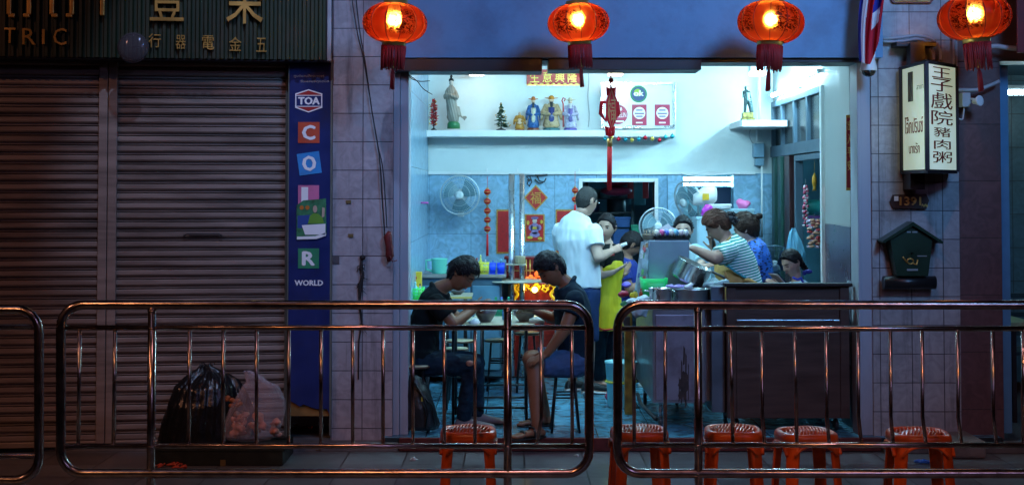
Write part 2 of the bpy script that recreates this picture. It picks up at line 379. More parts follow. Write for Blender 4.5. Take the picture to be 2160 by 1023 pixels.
mb = MB(SP_.mat); mb.box((ua, .01, z0 - .01), (ub, .245, z0 + .012)); mb.box((ua, .01, z0), (ub, .03, z1)); mb.build('panel_back', m_dark, th)
mb = MB(SP_.mat); mb.box((ub, -.03, z0 - .01), (ub + .03, .26, z1), .004); mb.build('edge_trim', M('trim_metal', (.3, .33, .36), .4, .5), th)
gl = MB(SP_.mat)
def gtext(s, x0, y0, x1, y1, t=.025, pl=SP_, v=-.024, mb=gl):
    a, za = pl.uz(x0, y1); c, zc = pl.uz(x1, y0); mb.text(s, a, za, c, zc, v, t)
gtext('T', 12, 61, 36, 93); gtext('R', 50, 62, 78, 96); gtext('I', 91.5, 64, 97, 95); gtext('C', 115, 62, 143, 97)
for ch, x0, x1, y0 in (('行', 315, 341, 73), ('器', 372, 393, 76), ('電', 427, 453, 77), ('金', 484, 510, 80), ('五', 541, 563, 82)): gtext(ch, x0, y0, x1, y0 + 29, .018)
gtext('豐', 318, -62, 390, 46, .03); gtext('榮', 478, -62, 556, 52, .03)
for x in (22, 64, 112, 154, 218):       # lower ends of the tall letters cut by the top of the picture
    a, zc = SP_.uz(x, 34 if x < 200 else 36); top = zc + .5; wv_ = .021
    gl.box((a - .016, -.052, zc - .0), (a + .016, -.024, top), .008); sgn = 1 if x in (22, 112) else -1
    if x != 218: gl.box((a - .005 * sgn, -.05, zc - .018), (a + .04 * sgn, -.026, zc + .012), .008)
gl.build('lettering', m_gold, th)

# round security mirror hanging in front of the sign board
c = P(281, 101, 9.55); mb = MB(); mb.lathe([(.105, 0), (.1, -.018), (.075, -.034), (.04, -.043), (.005, -.046)], c, 28, (0, 1, 0)); mb2 = mb
th = thing('dome_mirror', 'round clear convex mirror in front of the green sign board', 'mirror', c)
mb.build('mirror_dome', M('mirror_glass', (.16, .15, .18), .08, .5, var=.1, alpha=.45), th)
mb = MB(); mb.tube([c + Vector((.105 * math.cos(a), .0, .09 * math.sin(a))) for a in [i * math.pi / 14 for i in range(28)]], .004, 6, True); mb.build('rim', m_dark, th)
mb = MB(); mb.cyl(c, c + Vector((0, .3, .05)), .008); mb.build('arm', m_dark, th)

# blue paint sign
BS = Plane(0, 9.965)
def bs(x, y): return BS.uz(x, y)
th = thing('paint_sign', 'tall blue vertical paint sign with a stack of coloured letter squares', 'sign', P(653, 900, 9.965))
m_blue = M('sign_blue', (.010, .022, .12), .4, var=.15, dirt=(.02, .02, .05), dscale=4)
mb = MB(BS.mat); a = bs(609, 500)[0]; c = bs(696, 500)[0]; zt2 = bs(600, 130)[1] + .02; jag = []
for k, (x, y) in enumerate([(612, 842), (625, 852), (632, 857), (640, 852), (655, 858), (668, 862), (690, 862), (694, 872)]): jag.append(bs(x, y))
poly = [(a, zt2)] + [(a, jag[0][1])] + jag[1:-1] + [(c, jag[-1][1]), (c, zt2)]
mb.prism(poly, 0.0, .02); mb.build('blue_board', m_blue, th)
mb = MB(BS.mat); zb = bs(600, 878)[1]; mb.box((a, .022, zb), (c, .03, zt2)); mb.build('board_backing', M('old_wood', (.22, .12, .03), .8, var=.4, scale=8), th)
mb = MB(BS.mat); mb.box((a - .008, -.004, PAVE + .1), (a - .001, .06, zt2)); mb.box((c + .001, -.004, PAVE + .1), (c + .012, .06, zt2)); mb.build('edge_strip', M('strip_metal', (.14, .16, .14), .5, .3), th)
def sq(name, x0, y0, x1, y1, col, ch, rot=0.0, lc=m_wht, cm=None):
    u0, z1_ = bs(x0, y0); u1, z0_ = bs(x1, y1); cu, cz = (u0 + u1) / 2, (z0_ + z1_) / 2; w, h = (u1 - u0) / 2, (z1_ - z0_) / 2
    b_ = MB(BS.mat); q = [(cu + x * math.cos(rot) - y * math.sin(rot), cz + x * math.sin(rot) + y * math.cos(rot)) for x, y in ((-w, -h), (w, -h), (w, h), (-w, h))]
    b_.prism(q, -.0045, -.0005); o = b_.build(name, M('square_' + name, col, .45, var=.12, dirt=(.1, .1, .1), dscale=9, damt=.3), th)
    if ch:
        t_ = MB(BS.mat)
        t_.bold(ch, cu - w * .55, cz - h * .66, cu + w * .55, cz + h * .66, -.005, .002, rot, .006)
        t_.build('letter', lc, o)
sq('letter_square', 629, 258, 674, 302, (.5, .07, .03), 'C'); sq('letter_square.blue', 629, 322, 676, 368, (.03, .25, .6), 'O', R(8))
sq('letter_square.pink', 629, 391, 673, 432, (.55, .15, .3), None)
t_ = MB(BS.mat); u0, z1_ = bs(636, 395); u1, z0_ = bs(650, 432); t_.box((u0, -.008, z0_), (u1, -.005, z1_)); t_.build('letter', m_wht, th)
sq('letter_square.green', 629, 524, 673, 566, (.03, .25, .12), 'R')
for o_ in list(bpy.data.objects):
    if o_.name.startswith('letter_square.'): o_.name = 'letter_square'
t_ = MB(BS.mat); pts = [(651, 189), (680, 198), (680, 228), (651, 238), (623, 228), (623, 198)]; t_.prism([bs(*p) for p in pts], -.006, -.0005)
o = t_.build('emblem', m_wht, th)
t_ = MB(BS.mat); t_.prism([bs(*p) for p in [(651, 191.5), (677.5, 200), (677.5, 226), (651, 235.5), (625.5, 226), (625.5, 200)]], -.0068, -.0062); t_.build('emblem_red', M('emblem_red', (.32, .02, .02), .5), o)
t_ = MB(BS.mat); t_.prism([bs(*p) for p in [(625.5, 202.5), (677.5, 202.5), (677.5, 224.5), (625.5, 224.5)]], -.0074, -.0069); t_.build('emblem_band', m_blue, o)
t_ = MB(BS.mat); t_.prism([bs(*p) for p in [(625.5, 201.2), (677.5, 201.2), (677.5, 202.8), (625.5, 202.8)]], -.0078, -.0075); t_.prism([bs(*p) for p in [(625.5, 224.2), (677.5, 224.2), (677.5, 225.8), (625.5, 225.8)]], -.0078, -.0075)
x0, z0_ = bs(630, 221); x1, z1_ = bs(674, 206); t_.bold('TOA', x0, z0_, x1, z1_, -.0078, .002, 0, .0035)
t_.build('emblem_letters', m_wht, o)
t_ = MB(BS.mat)
x0, z0_ = bs(622, 602); x1, z1_ = bs(681, 591); t_.bold('WORLD', x0, z0_, x1, z1_, -.0005, .002, 0, .002)
t_.build('lettering', m_wht, th)
t_ = MB(BS.mat); x0, z0_ = bs(620, 165); x1, z1_ = bs(684, 158); t_.text('ศูนย์ผสมสีครบวงจร', x0, z0_, x1, z1_, -.0005, .001); x0, z0_ = bs(634, 176); x1, z1_ = bs(694, 169); t_.text('รับผสมสีทุกชนิด', x0, z0_, x1, z1_, -.0005, .001)
t_.build('small_lettering', M('faded_paint', (.35, .35, .35), .6), th)
# torn green poster over the fourth square
po = thing('poster', 'torn green poster with a pictured man and white box on the blue sign', 'poster', P(657, 505, 9.96))
q = [bs(*p) for p in [(626, 505), (626, 433), (640, 423), (688, 419), (689, 495), (668, 503)]]
t_ = MB(BS.mat); t_.prism(q, -.010, -.0085); t_.build('paper', M('poster_green', (.03, .16, .07), .6, var=.5, scale=25), po)
t_ = MB(BS.mat); t_.prism([bs(*p) for p in [(628, 481), (628, 455), (660, 453), (652, 470), (640, 481)]], -.0112, -.0104); t_.build('blue_field', M('poster_blue', (.02, .06, .25), .6), po)
t_ = MB(BS.mat); t_.prism([bs(*p) for p in [(644, 495), (637, 475), (687, 472), (687, 495)]], -.0128, -.0118); t_.prism([bs(*p) for p in [(627, 505), (627, 499), (665, 498), (688, 491), (688, 497), (668, 504)]], -.0128, -.0118); t_.build('white_box', m_wht, po)
t_ = MB(BS.mat); t_.prism([bs(*p) for p in [(650, 471), (654, 455), (662, 450), (672, 451), (681, 460), (684, 471)]], -.0116, -.0106); t_.build('printed_jacket', M('poster_lime', (.12, .3, .03), .6), po)
t_ = MB(BS.mat); cx, cz = bs(665, 441); t_.prism([(cx + .019 * math.cos(a) * (.8), cz + .026 * math.sin(a)) for a in [i * .52 for i in range(12)]], -.0126, -.0116); cx, cz = bs(682, 448); t_.prism([(cx - .009, cz - .035), (cx + .009, cz - .03), (cx + .012, cz + .03), (cx - .006, cz + .035)], -.0126, -.0116); t_.build('printed_face', M('poster_skin', (.45, .33, .25), .6), po)
t_ = MB(BS.mat)
for x in (637, 649): cx, cz = bs(x, 438); t_.prism([(cx + .015 * math.cos(a), cz + .015 * math.sin(a)) for a in [i * .52 for i in range(12)]], -.0122, -.0112)
t_.build('printed_fruit', M('poster_orange', (.5, .16, .02), .6), po)

# ---------------------------------------------------------------- pillars of the shop house
m_ptile = tile_mat('pillar_tiles', (.34, .31, .33), (.06, .05, .06), .215, .2, off=(P(765, 500, 10).x, P(765, 540, 10).z), rough=.33, pattern=.45, mortar=.007, var=.08, dirt=.55, streak=.55)
m_ptile2 = tile_mat('pillar_tiles_right', (.34, .33, .34), (.06, .05, .06), .223, .2, off=(P(1855, 500, 10).x, P(1855, 505, 10).z), rough=.33, pattern=.45, mortar=.007, var=.08, dirt=.55, streak=.55)
x0 = P(699, 500, 10).x; x1 = P(829, 500, 10).x
mb = MB(); mb.box((x0, 10, -.03), (x1, 10.35, 4.2)); single('tiled_pillar', mb, m_ptile, 'tiled pillar between the blue paint sign and the open eatery', 'pillar', 'tiled pillars beside the eatery')
x0 = P(1840, 500, 10).x; x1 = P(2024, 500, 10).x; XP = x1
mb = MB(); mb.box((x0, 10, -.035), (x1, 10.35, 4.2)); single('tiled_pillar', mb, m_ptile2, 'tiled pillar with the mailbox and lit sign, right of the open eatery', 'pillar', 'tiled pillars beside the eatery')
# jambs
m_jl = M('jamb_paint', (.34, .36, .42), .5, var=.08, scale=2, stretch=(1, 1, .3), dirt=(.18, .18, .2))
a = P(829, 500, 10.02).x; c = P(861, 500, 10.02).x
mb = MB(); mb.box((a + .001, 10.03, 0), (a + .045, 10.3, 2.62), .003); mb.box((a + .047, 10.05, 0), (c, 10.28, 2.62), .003)
single('door_jamb', mb, m_jl, 'grey-blue metal jamb on the left side of the open shop front', 'door jamb', 'jambs of the shop front')
a = P(1808, 500, 10.02).x; c = P(1840, 500, 10.02).x
mb = MB(); mb.box((a, 9.99, 0), (a + .02, 10.2, 2.62), .004); mb.box((a + .022, 10.02, 0), (c - .001, 10.3, 2.62), .004)
single('door_jamb', mb, m_jl, 'grey-blue metal jamb on the right side of the open shop front', 'door jamb', 'jambs of the shop front')

# blue fascia and shutter box over the opening
a = P(830, 60, 9.9).x; c = P(1862, 60, 9.9).x; zb = P(1300, 122, 9.9).z
m_fas = M('fascia_blue', (.11, .26, .45), .42, var=.1, scale=1.5, dirt=(.07, .12, .22), dscale=2.5, damt=.5, bump=.12, bscale=14)
mb = MB(); mb.box((a, 9.9, zb), (c, 9.999, 4.2)); single('fascia', mb, m_fas, 'broad plain blue fascia panel above the open shop front', 'fascia')
th = thing('shutter_box', 'dark metal shutter box beam under the blue fascia', 'beam', P(1300, 150, 9.98))
mb = MB(); zl = P(1300, 149, 10.0).z; zm = P(1300, 143, 10.0).z; zr = P(1300, 134, 10.0).z
mb.box((a, 9.92, P(1300, 150, 9.9).z), (P(1143, 0, 10).x, 10.25, zb - .002), .004); mb.box((P(1156, 0, 10).x, 9.93, P(1300, 147, 9.9).z), (P(1476, 0, 10).x, 10.25, zb - .002), .004)
mb.box((P(1476.5, 0, 10).x, 9.935, zr), (P(1822, 0, 10).x, 10.25, zb - .002), .004); mb.box((a, 9.96, P(1300, 128, 9.96).z), (P(1822, 0, 10).x, 10.24, zb - .004))
mb.build('beam_casing', m_dark, th)
mb = MB(); mb.box((XL, 10.26, P(1300, 136, 10.26).z), (XR, 10.40, CEIL + .05)); mb.build('inner_lintel', m_white, th)

# ---------------------------------------------------------------- inside: walls and ceiling
m_wtile = tile_mat('marbled_wall_tiles', (.30, .50, .68), (.12, .22, .32), .40, .60, off=(P(905, 500, YB).x, .1), rough=.22, pattern=.75, mortar=.005, var=.05, dirt=.1)
zt = P(1200, 366, YB).z; ZW = zt
def wall(name, label, boxes, mat, cat='wall', group=None):
    mb = MB()
    for q in boxes: mb.box(*q)
    return single(name, mb, mat, label, cat, group)
dx0, dx1 = P(1228, 0, YB).x, P(1379, 0, YB).x; ax0, ax1 = P(1440, 0, YB).x, P(1545, 0, YB).x; dz = P(1300, 384, YB).z
th = thing('back_wall', 'back wall of the eatery, white above and marbled tiles below', 'wall', (0, YB, 0))
mb = MB(); mb.box((XL - .1, YB, zt), (XR + .1, YB + .15, CEIL + .05)); mb.build('painted_wall', m_white, th)
mb = MB(); mb.box((XL - .1, YB - .004, 0), (dx0, YB + .15, zt - .001)); mb.box((dx0, YB - .004, dz), (ax0, YB + .15, zt - .001)); mb.box((dx1, YB - .004, 0), (ax0, YB + .15, dz)); mb.box((ax1, YB - .004, 0), (XR + .1, YB + .15, zt - .001)); mb.box((ax0, YB - .004, 0), (ax1, YB + .15, .9))
mb.build('tiled_wainscot', m_wtile, th)
mb = MB(); mb.box((XL, YB - .03, zt - .012), (P(1590, 0, YB).x, YB - .005, zt + .012), .003)
for x in (868, 1027, 1092, 1222): q = P(x, 362, YB - .03); mb.box((q.x - .006, YB - .036, q.z - .02), (q.x + .006, YB - .004, q.z + .03))
mb.build('conduit_trim', m_wht, th)
mb = MB(); w = .035
mb.box((dx0 - w, YB - .02, 0), (dx0, YB + .16, dz + w)); mb.box((dx1, YB - .02, 0), (dx1 + w, YB + .16, dz + w)); mb.box((dx0 + .001, YB - .021, dz), (dx1 - .001, YB + .16, dz + w)); mb.build('door_frame', m_wht, th)
mb = MB(); mb.box((P(1407, 0, YB - .1).x, YB - .1, 0), (P(1434, 0, YB - .1).x, YB - .006, zt - .02), .003); mb.build('pilaster', m_wtile, th)
wall('side_wall', 'left side wall inside the eatery', [((XL - .12, 10.36, 0), (XL, YB - .006, CEIL + .05))], m_wtile, group='side walls of the eatery')
# right side wall with door and transom openings
zd = P(1740, 305, 2.5 * 3000 / 660).z
def RW(px): return XR * 3000 / (px - 1080)
yd0, yd1 = RW(1740), RW(1628)
zsill, zhead = P(1740, 297, yd0).z, P(1740, 180, yd0).z
th = thing('side_wall', 'right side wall with a two-tone painted front part and a transom over its door', 'wall', (XR, 12, 0), group='side walls of the eatery')
m_up = M('cream_wall_paint', (.34, .35, .34), .5, var=.08); m_lo = M('dark_plum_tiles', (.07, .055, .085), .3, var=.2, dirt=(.12, .1, .14))
zs = P(1780, 476, RW(1780)).z
mb = MB(); mb.box((XR, 10.36, zs), (XR + .1, yd0, CEIL + .05)); mb.box((XR, yd0, zhead), (XR + .1, YB, CEIL + .05)); mb.box((XR - .05, 10.31, zs), (XR, RW(1786), CEIL + .04)); mb.build('painted_upper', m_up, th)
mb = MB(); mb.box((XR - .002, 10.36, 0), (XR + .1, yd0, zs - .001)); mb.box((XR - .053, 10.31, 0), (XR - .003, RW(1786), zs - .001)); mb.build('plum_lower', m_lo, th)
mb = MB(); mb.box((XR - .03, yd0, 0), (XR + .12, yd0 + .05, zhead), .004); mb.build('door_post', m_wht, th)
m_fr = M('blue_grey_frame', (.07, .11, .15), .45, var=.1, spec=.3)
mb = MB(); mb.box((XR - .02, yd0 + .051, zhead - .05), (XR + .05, YB - .007, zhead)); mb.box((XR - .03, yd0 + .051, zsill - .08), (XR + .06, YB - .007, zsill + .02)); mb.box((XR - .02, YB - .06, zsill + .021), (XR + .04, YB - .008, zhead - .051))
for px in (1652, 1678, 1706): y = RW(px); mb.box((XR - .018, y - .03, zsill + .021), (XR + .04, y + .03, zhead - .051))
fr = mb.build('transom_frame', m_fr, th)
mb = MB(); mb.box((XR + .012, yd0 + .06, zsill + .022), (XR + .016, YB - .061, zhead - .052)); mb.build('transom_glass', M('smoky_glass', (.025, .03, .035), .2, var=.3, spec=.25), fr)
# door: folded boards, dark frame, glazed leaf onto a teal passage
th = thing('side_door', 'dark green folding wooden door leaves standing open by the right wall', 'door', (XR, 13, 0))
m_dg = M('dark_green_wood', (.012, .045, .04), .4, var=.3, scale=3, stretch=(1, 1, .1)); m_mar = M('maroon_frame', (.035, .010, .012), .4)
mb = MB(); y = YB - .02
for k in range(4): mb.box((XR - .02 - .03 * (k % 2), y - .15, 0.01), (XR + .03 - .03 * (k % 2), y - .005, zsill - .085), .004); y -= .15
mb.build('folded_leaves', m_dg, th)
mb = MB(); yy = RW(1660); mb.box((XR - .03, yy - .25, 0), (XR + .06, yy - .02, zsill - .085), .004); mb.build('door_frame', m_mar, th)
mb = MB(); yy = RW(1680); mb.box((XR - .02, yy - .045, 0), (XR + .05, yy + .01, zsill - .09), .004); mb.box((XR - .02, yd0 + .055, zsill - .14), (XR + .05, yy - .05, zsill - .09), .004); mb.build('leaf_frame', m_fr, th)
wall('passage_wall', 'bright teal wall seen through the side door', [((XR + .75, 10.4, 0), (XR + .85, 15, CEIL))], M('teal_paint', (.02, .36, .40), .45, var=.06))
# ceiling, kitchen behind
wall('ceiling', 'white ceiling of the eatery', [((XL - .1, 10.26, CEIL + .052), (XR + 1, YB + .1, CEIL + .15))], m_white)['kind'] = 'structure'
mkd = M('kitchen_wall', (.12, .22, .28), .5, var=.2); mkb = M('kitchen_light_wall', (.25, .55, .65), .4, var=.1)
th = thing('kitchen_wall', 'walls of the dim back kitchen seen through the doorway', 'wall', (1, 17, 0))
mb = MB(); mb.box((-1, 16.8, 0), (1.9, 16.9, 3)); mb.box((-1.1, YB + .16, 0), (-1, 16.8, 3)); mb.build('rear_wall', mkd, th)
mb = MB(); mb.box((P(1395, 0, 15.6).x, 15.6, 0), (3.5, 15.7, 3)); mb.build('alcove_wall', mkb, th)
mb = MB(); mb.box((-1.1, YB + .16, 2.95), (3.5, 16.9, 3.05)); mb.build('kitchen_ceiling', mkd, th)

# ---------------------------------------------------------------- neighbouring shop on the right edge
m_mar2 = M('maroon_wall_paint', (.10, .05, .045), .5, var=.12, scale=2, dirt=(.10, .05, .05))
x1 = P(2112, 500, 10.05).x
m_mt = tile_mat('maroon_tiles', (.13, .065, .065), (.05, .03, .03), .9, .4, off=(XP, P(2060, 382, 10).z), rough=.4, pattern=.6, mortar=.006, var=.06, dirt=.3)
wall('maroon_wall', 'maroon tiled wall strip right of the mailbox pillar', [((XP + .001, 10.04, -.03), (x1, 10.3, 2.62))], m_mt)
wall('neighbour_lintel', 'brown lintel wall over the neighbouring shop at the right edge', [((XP + .001, 10.03, 2.622), (4.6, 10.3, 4.2))], m_mar2)
th = thing('neighbour_shop', 'dim neighbouring shop with teal walls at the right edge of the picture', 'shop', (3.9, 11, 0))
mb = MB(); mb.box((x1 + .001, 10.1, 0), (x1 + .08, 10.25, 2.6), .004); mb.build('door_frame', M('teal_frame', (.10, .28, .46), .4), th)
mb = MB(); mb.box((x1, 12.8, 0), (6, 12.9, 2.9)); mb.box((x1 - .05, 10.31, 0), (x1, 12.8, 2.9)); mb.build('inner_wall', tile_mat('dim_teal_tiles', (.08, .17, .22), (.04, .06, .07), .3, .3, rough=.35, pattern=.5, mortar=.008), th)
mb = MB(); mb.box((x1, 10.31, 2.75), (6, 12.9, 2.85)); mb.box((4.6, 10.04, 0), (4.8, 10.3, 4)); mb.build('ceiling_panel', mkd, th)
q = P(2116, 196, 11.2); 
tl = thing('tube_lamp', 'glowing fluorescent tube in the dim neighbouring shop at the right edge', 'lamp', (q.x + .6, 11.2, q.z))
mb = MB(); mb.cyl((q.x, 11.2, q.z), (q.x + 1.2, 11.2, q.z), .018, n=10); mb.build('tube', M('lit_tube_dim', (.8, .9, .9), emit=(.6, .9, 1), es=34), tl)
mb = MB(); mb.box((q.x - .02, 11.19, q.z + .022), (q.x + 1.25, 11.25, q.z + .06), .004); mb.build('holder', m_wht, tl)

# ---------------------------------------------------------------- lamps of the eatery (seen fittings plus two added ceiling tubes)
m_tube = M('lit_tube', (.9, .95, 1), emit=(.40, .80, 1.0), es=190)
m_tube2 = M('lit_tube_kitchen', (.9, .95, 1), emit=(.34, .76, 1.0), es=50)
def tube_lamp(label, p0, p1, mat, r=.016, body=(0, 0, .03), group='fluorescent tubes'):
    p0, p1 = Vector(p0), Vector(p1); t = thing('tube_lamp', label, 'lamp', (p0 + p1) / 2, group=group)
    mb = MB(); mb.cyl(p0, p1, r, n=12); mb.build('tube', mat, t)
    b_ = MB(); d = Vector(body); b_.tube([p0 + d - (p1 - p0) * .01, p1 + d + (p1 - p0) * .01], .018, 4); 
    for p in (p0, p1): b_.tube([p, p + d], .016, 8)
    b_.build('holder', m_wht, t)
z_ = P(1740, 166, RW(1740)).z
tube_lamp('upper of two bright fluorescent tubes above the transom window', (XR - .05, 11.45, z_ + .07), (XR - .05, 12.65, z_ + .07), m_tube, body=(.03, 0, 0))
tube_lamp('lower of two bright fluorescent tubes above the transom window', (XR - .05, 12.15, z_), (XR - .05, 13.35, z_), m_tube, body=(.03, 0, 0))
a_ = P(1456, 377, 15.0); c_ = P(1538, 377, 15.0)
for dz_, w_ in ((0, 'upper'), (-.06, 'lower')): tube_lamp(w_ + ' fluorescent tube on the wall of the lit kitchen alcove', (a_.x - .05, 15.2, a_.z + dz_), (c_.x + .4, 15.2, a_.z + dz_), m_tube2, body=(0, .03, 0))
tube_lamp('added unseen fluorescent tube on the ceiling just inside the shop front', (-.45, 10.5, CEIL - .02), (1.3, 10.5, CEIL - .02), M('lit_tube_added', (.9, .95, 1), emit=(.42, .82, 1.0), es=225), body=(0, 0, .035))  # added tube hidden behind the lintel, lights the people near the front
tube_lamp('added unseen fluorescent tube on the ceiling over the middle of the room', (.3, 11.4, CEIL - .02), (1.5, 11.4, CEIL - .02), M('lit_tube_added', (.9, .95, 1)), body=(0, 0, .035))  # added tube above the visible opening, brightens the room
m_cl = M('lit_warm_panel', (1, .95, .85), emit=(1, .82, .55), es=15)
for lab, px, y in (('left of three small square ceiling lamps, over the white statue', 1005, 13.3), ('middle of three small square ceiling lamps, above the red knot', 1298, 13.3), ('right small square ceiling lamp nearest the bright tubes', 1598, 12.6)):
    t = thing('ceiling_lamp', lab, 'lamp', P(px, 150, y), group='small square ceiling lamps'); p = P(px, 155, y); w = 15 / S(y)
    mb = MB(); mb.box((p.x - w, y - w, p.z - .02), (p.x + w, y + w, p.z + .012), .005); mb.build('diffuser', m_cl, t)
    mb = MB(); mb.box((p.x - w * 1.1, y - w * 1.1, p.z + .013), (p.x + w * 1.1, y + w * 1.1, CEIL + .05)); mb.build('housing', m_wht, t)
# ================================================================= things on and before the facade
# ---- lanterns
def lantern_shell_mat():
    m = bpy.data.materials.new('lantern_silk'); m.use_nodes = True; n, l, b = NL(m)
    out = n['Material Output']; n.remove(b)
    tc = n.new('ShaderNodeTexCoord'); sp = n.new('ShaderNodeSeparateXYZ'); l.new(tc.outputs['Object'], sp.inputs[0])
    at = n.new('ShaderNodeMath'); at.operation = 'ARCTAN2'; l.new(sp.outputs[0], at.inputs[0]); l.new(sp.outputs[1], at.inputs[1])
    cb = n.new('ShaderNodeCombineXYZ'); l.new(at.outputs[0], cb.inputs[0]); l.new(sp.outputs[2], cb.inputs[1])
    mp = n.new('ShaderNodeMapping'); mp.inputs['Scale'].default_value = (1.0, 7.0, 1); l.new(cb.outputs[0], mp.inputs[0])
    nz = n.new('ShaderNodeTexNoise'); nz.inputs['Scale'].default_value = 7; nz.inputs['Detail'].default_value = 6; nz.inputs['Roughness'].default_value = .75; nz.inputs['Distortion'].default_value = 1.6; l.new(mp.outputs[0], nz.inputs['Vector'])
    th_ = n.new('ShaderNodeMapRange'); th_.inputs[1].default_value = .49; th_.inputs[2].default_value = .515; l.new(nz.outputs[0], th_.inputs[0])
    # the printing only covers the belly of the lantern
    ab = n.new('ShaderNodeMath'); ab.operation = 'ABSOLUTE'; l.new(sp.outputs[2], ab.inputs[0])
    bl = n.new('ShaderNodeMapRange'); bl.inputs[1].default_value = .085; bl.inputs[2].default_value = .07; l.new(ab.outputs[0], bl.inputs[0])
    # blank gaps between printed medallions
    si = n.new('ShaderNodeMath'); si.operation = 'MULTIPLY'; si.inputs[1].default_value = 4; l.new(at.outputs[0], si.inputs[0])
    sn = n.new('ShaderNodeMath'); sn.operation = 'COSINE'; l.new(si.outputs[0], sn.inputs[0])
    mr = n.new('ShaderNodeMapRange'); mr.inputs[1].default_value = -.6; mr.inputs[2].default_value = 0; l.new(sn.outputs[0], mr.inputs[0])
    m1 = n.new('ShaderNodeMath'); m1.operation = 'MULTIPLY'; l.new(bl.outputs[0], m1.inputs[0]); l.new(mr.outputs[0], m1.inputs[1])
    m2 = n.new('ShaderNodeMath'); m2.operation = 'MULTIPLY'; l.new(m1.outputs[0], m2.inputs[0]); l.new(th_.outputs[0], m2.inputs[1])
    mx = n.new('ShaderNodeMix'); mx.data_type = 'RGBA'; l.new(m2.outputs[0], mx.inputs[0]); mx.inputs[6].default_value = (.36, .014, .006, 1); mx.inputs[7].default_value = (.05, .004, .002, 1)
    lw = n.new('ShaderNodeLayerWeight'); lw.inputs[0].default_value = .42; rim = n.new('ShaderNodeMix'); rim.data_type = 'RGBA'; rim.blend_type = 'MULTIPLY'; rim.inputs[7].default_value = (.55, .10, .10, 1); l.new(lw.outputs['Facing'], rim.inputs[0]); l.new(mx.outputs[2], rim.inputs[6])
    tr = n.new('ShaderNodeBsdfTranslucent'); l.new(rim.outputs[2], tr.inputs[0])
    df = n.new('ShaderNodeBsdfPrincipled'); l.new(mx.outputs[2], df.inputs['Base Color']); df.inputs['Roughness'].default_value = .35
    tp = n.new('ShaderNodeBsdfTransparent'); tcx = n.new('ShaderNodeMix'); tcx.data_type = 'RGBA'; l.new(m2.outputs[0], tcx.inputs[0]); tcx.inputs[6].default_value = (1, .52, .12, 1); tcx.inputs[7].default_value = (.12, .02, .01, 1); l.new(tcx.outputs[2], tp.inputs[0])
    a = n.new('ShaderNodeMixShader'); a.inputs[0].default_value = .75; l.new(df.outputs[0], a.inputs[1]); l.new(tr.outputs[0], a.inputs[2])
    rf = n.new('ShaderNodeBsdfRefraction'); rf.inputs['IOR'].default_value = 1.12; rf.inputs['Roughness'].default_value = .62; rim2 = n.new('ShaderNodeMix'); rim2.data_type = 'RGBA'; rim2.blend_type = 'MULTIPLY'; rim2.inputs[7].default_value = (.6, .08, .08, 1); l.new(lw.outputs['Facing'], rim2.inputs[0]); l.new(tcx.outputs[2], rim2.inputs[6]); l.new(rim2.outputs[2], rf.inputs[0])
    e = n.new('ShaderNodeMixShader'); e.inputs[0].default_value = .74; l.new(a.outputs[0], e.inputs[1]); l.new(rf.outputs[0], e.inputs[2])
    c = n.new('ShaderNodeMixShader'); c.inputs[0].default_value = .12; l.new(e.outputs[0], c.inputs[1]); l.new(tp.outputs[0], c.inputs[2]); l.new(c.outputs[0], out.inputs[0])
    return m
m_lan = lantern_shell_mat(); m_fr_ = M('fringe_red', (.30, .012, .015), .6, var=.3, scale=60, stretch=(1, 1, .05)); m_rib = M('lantern_wire', (.12, .015, .005), .5)
m_bulb = M('lit_bulb', (1, .9, .7), emit=(1, .8, .45), es=110)
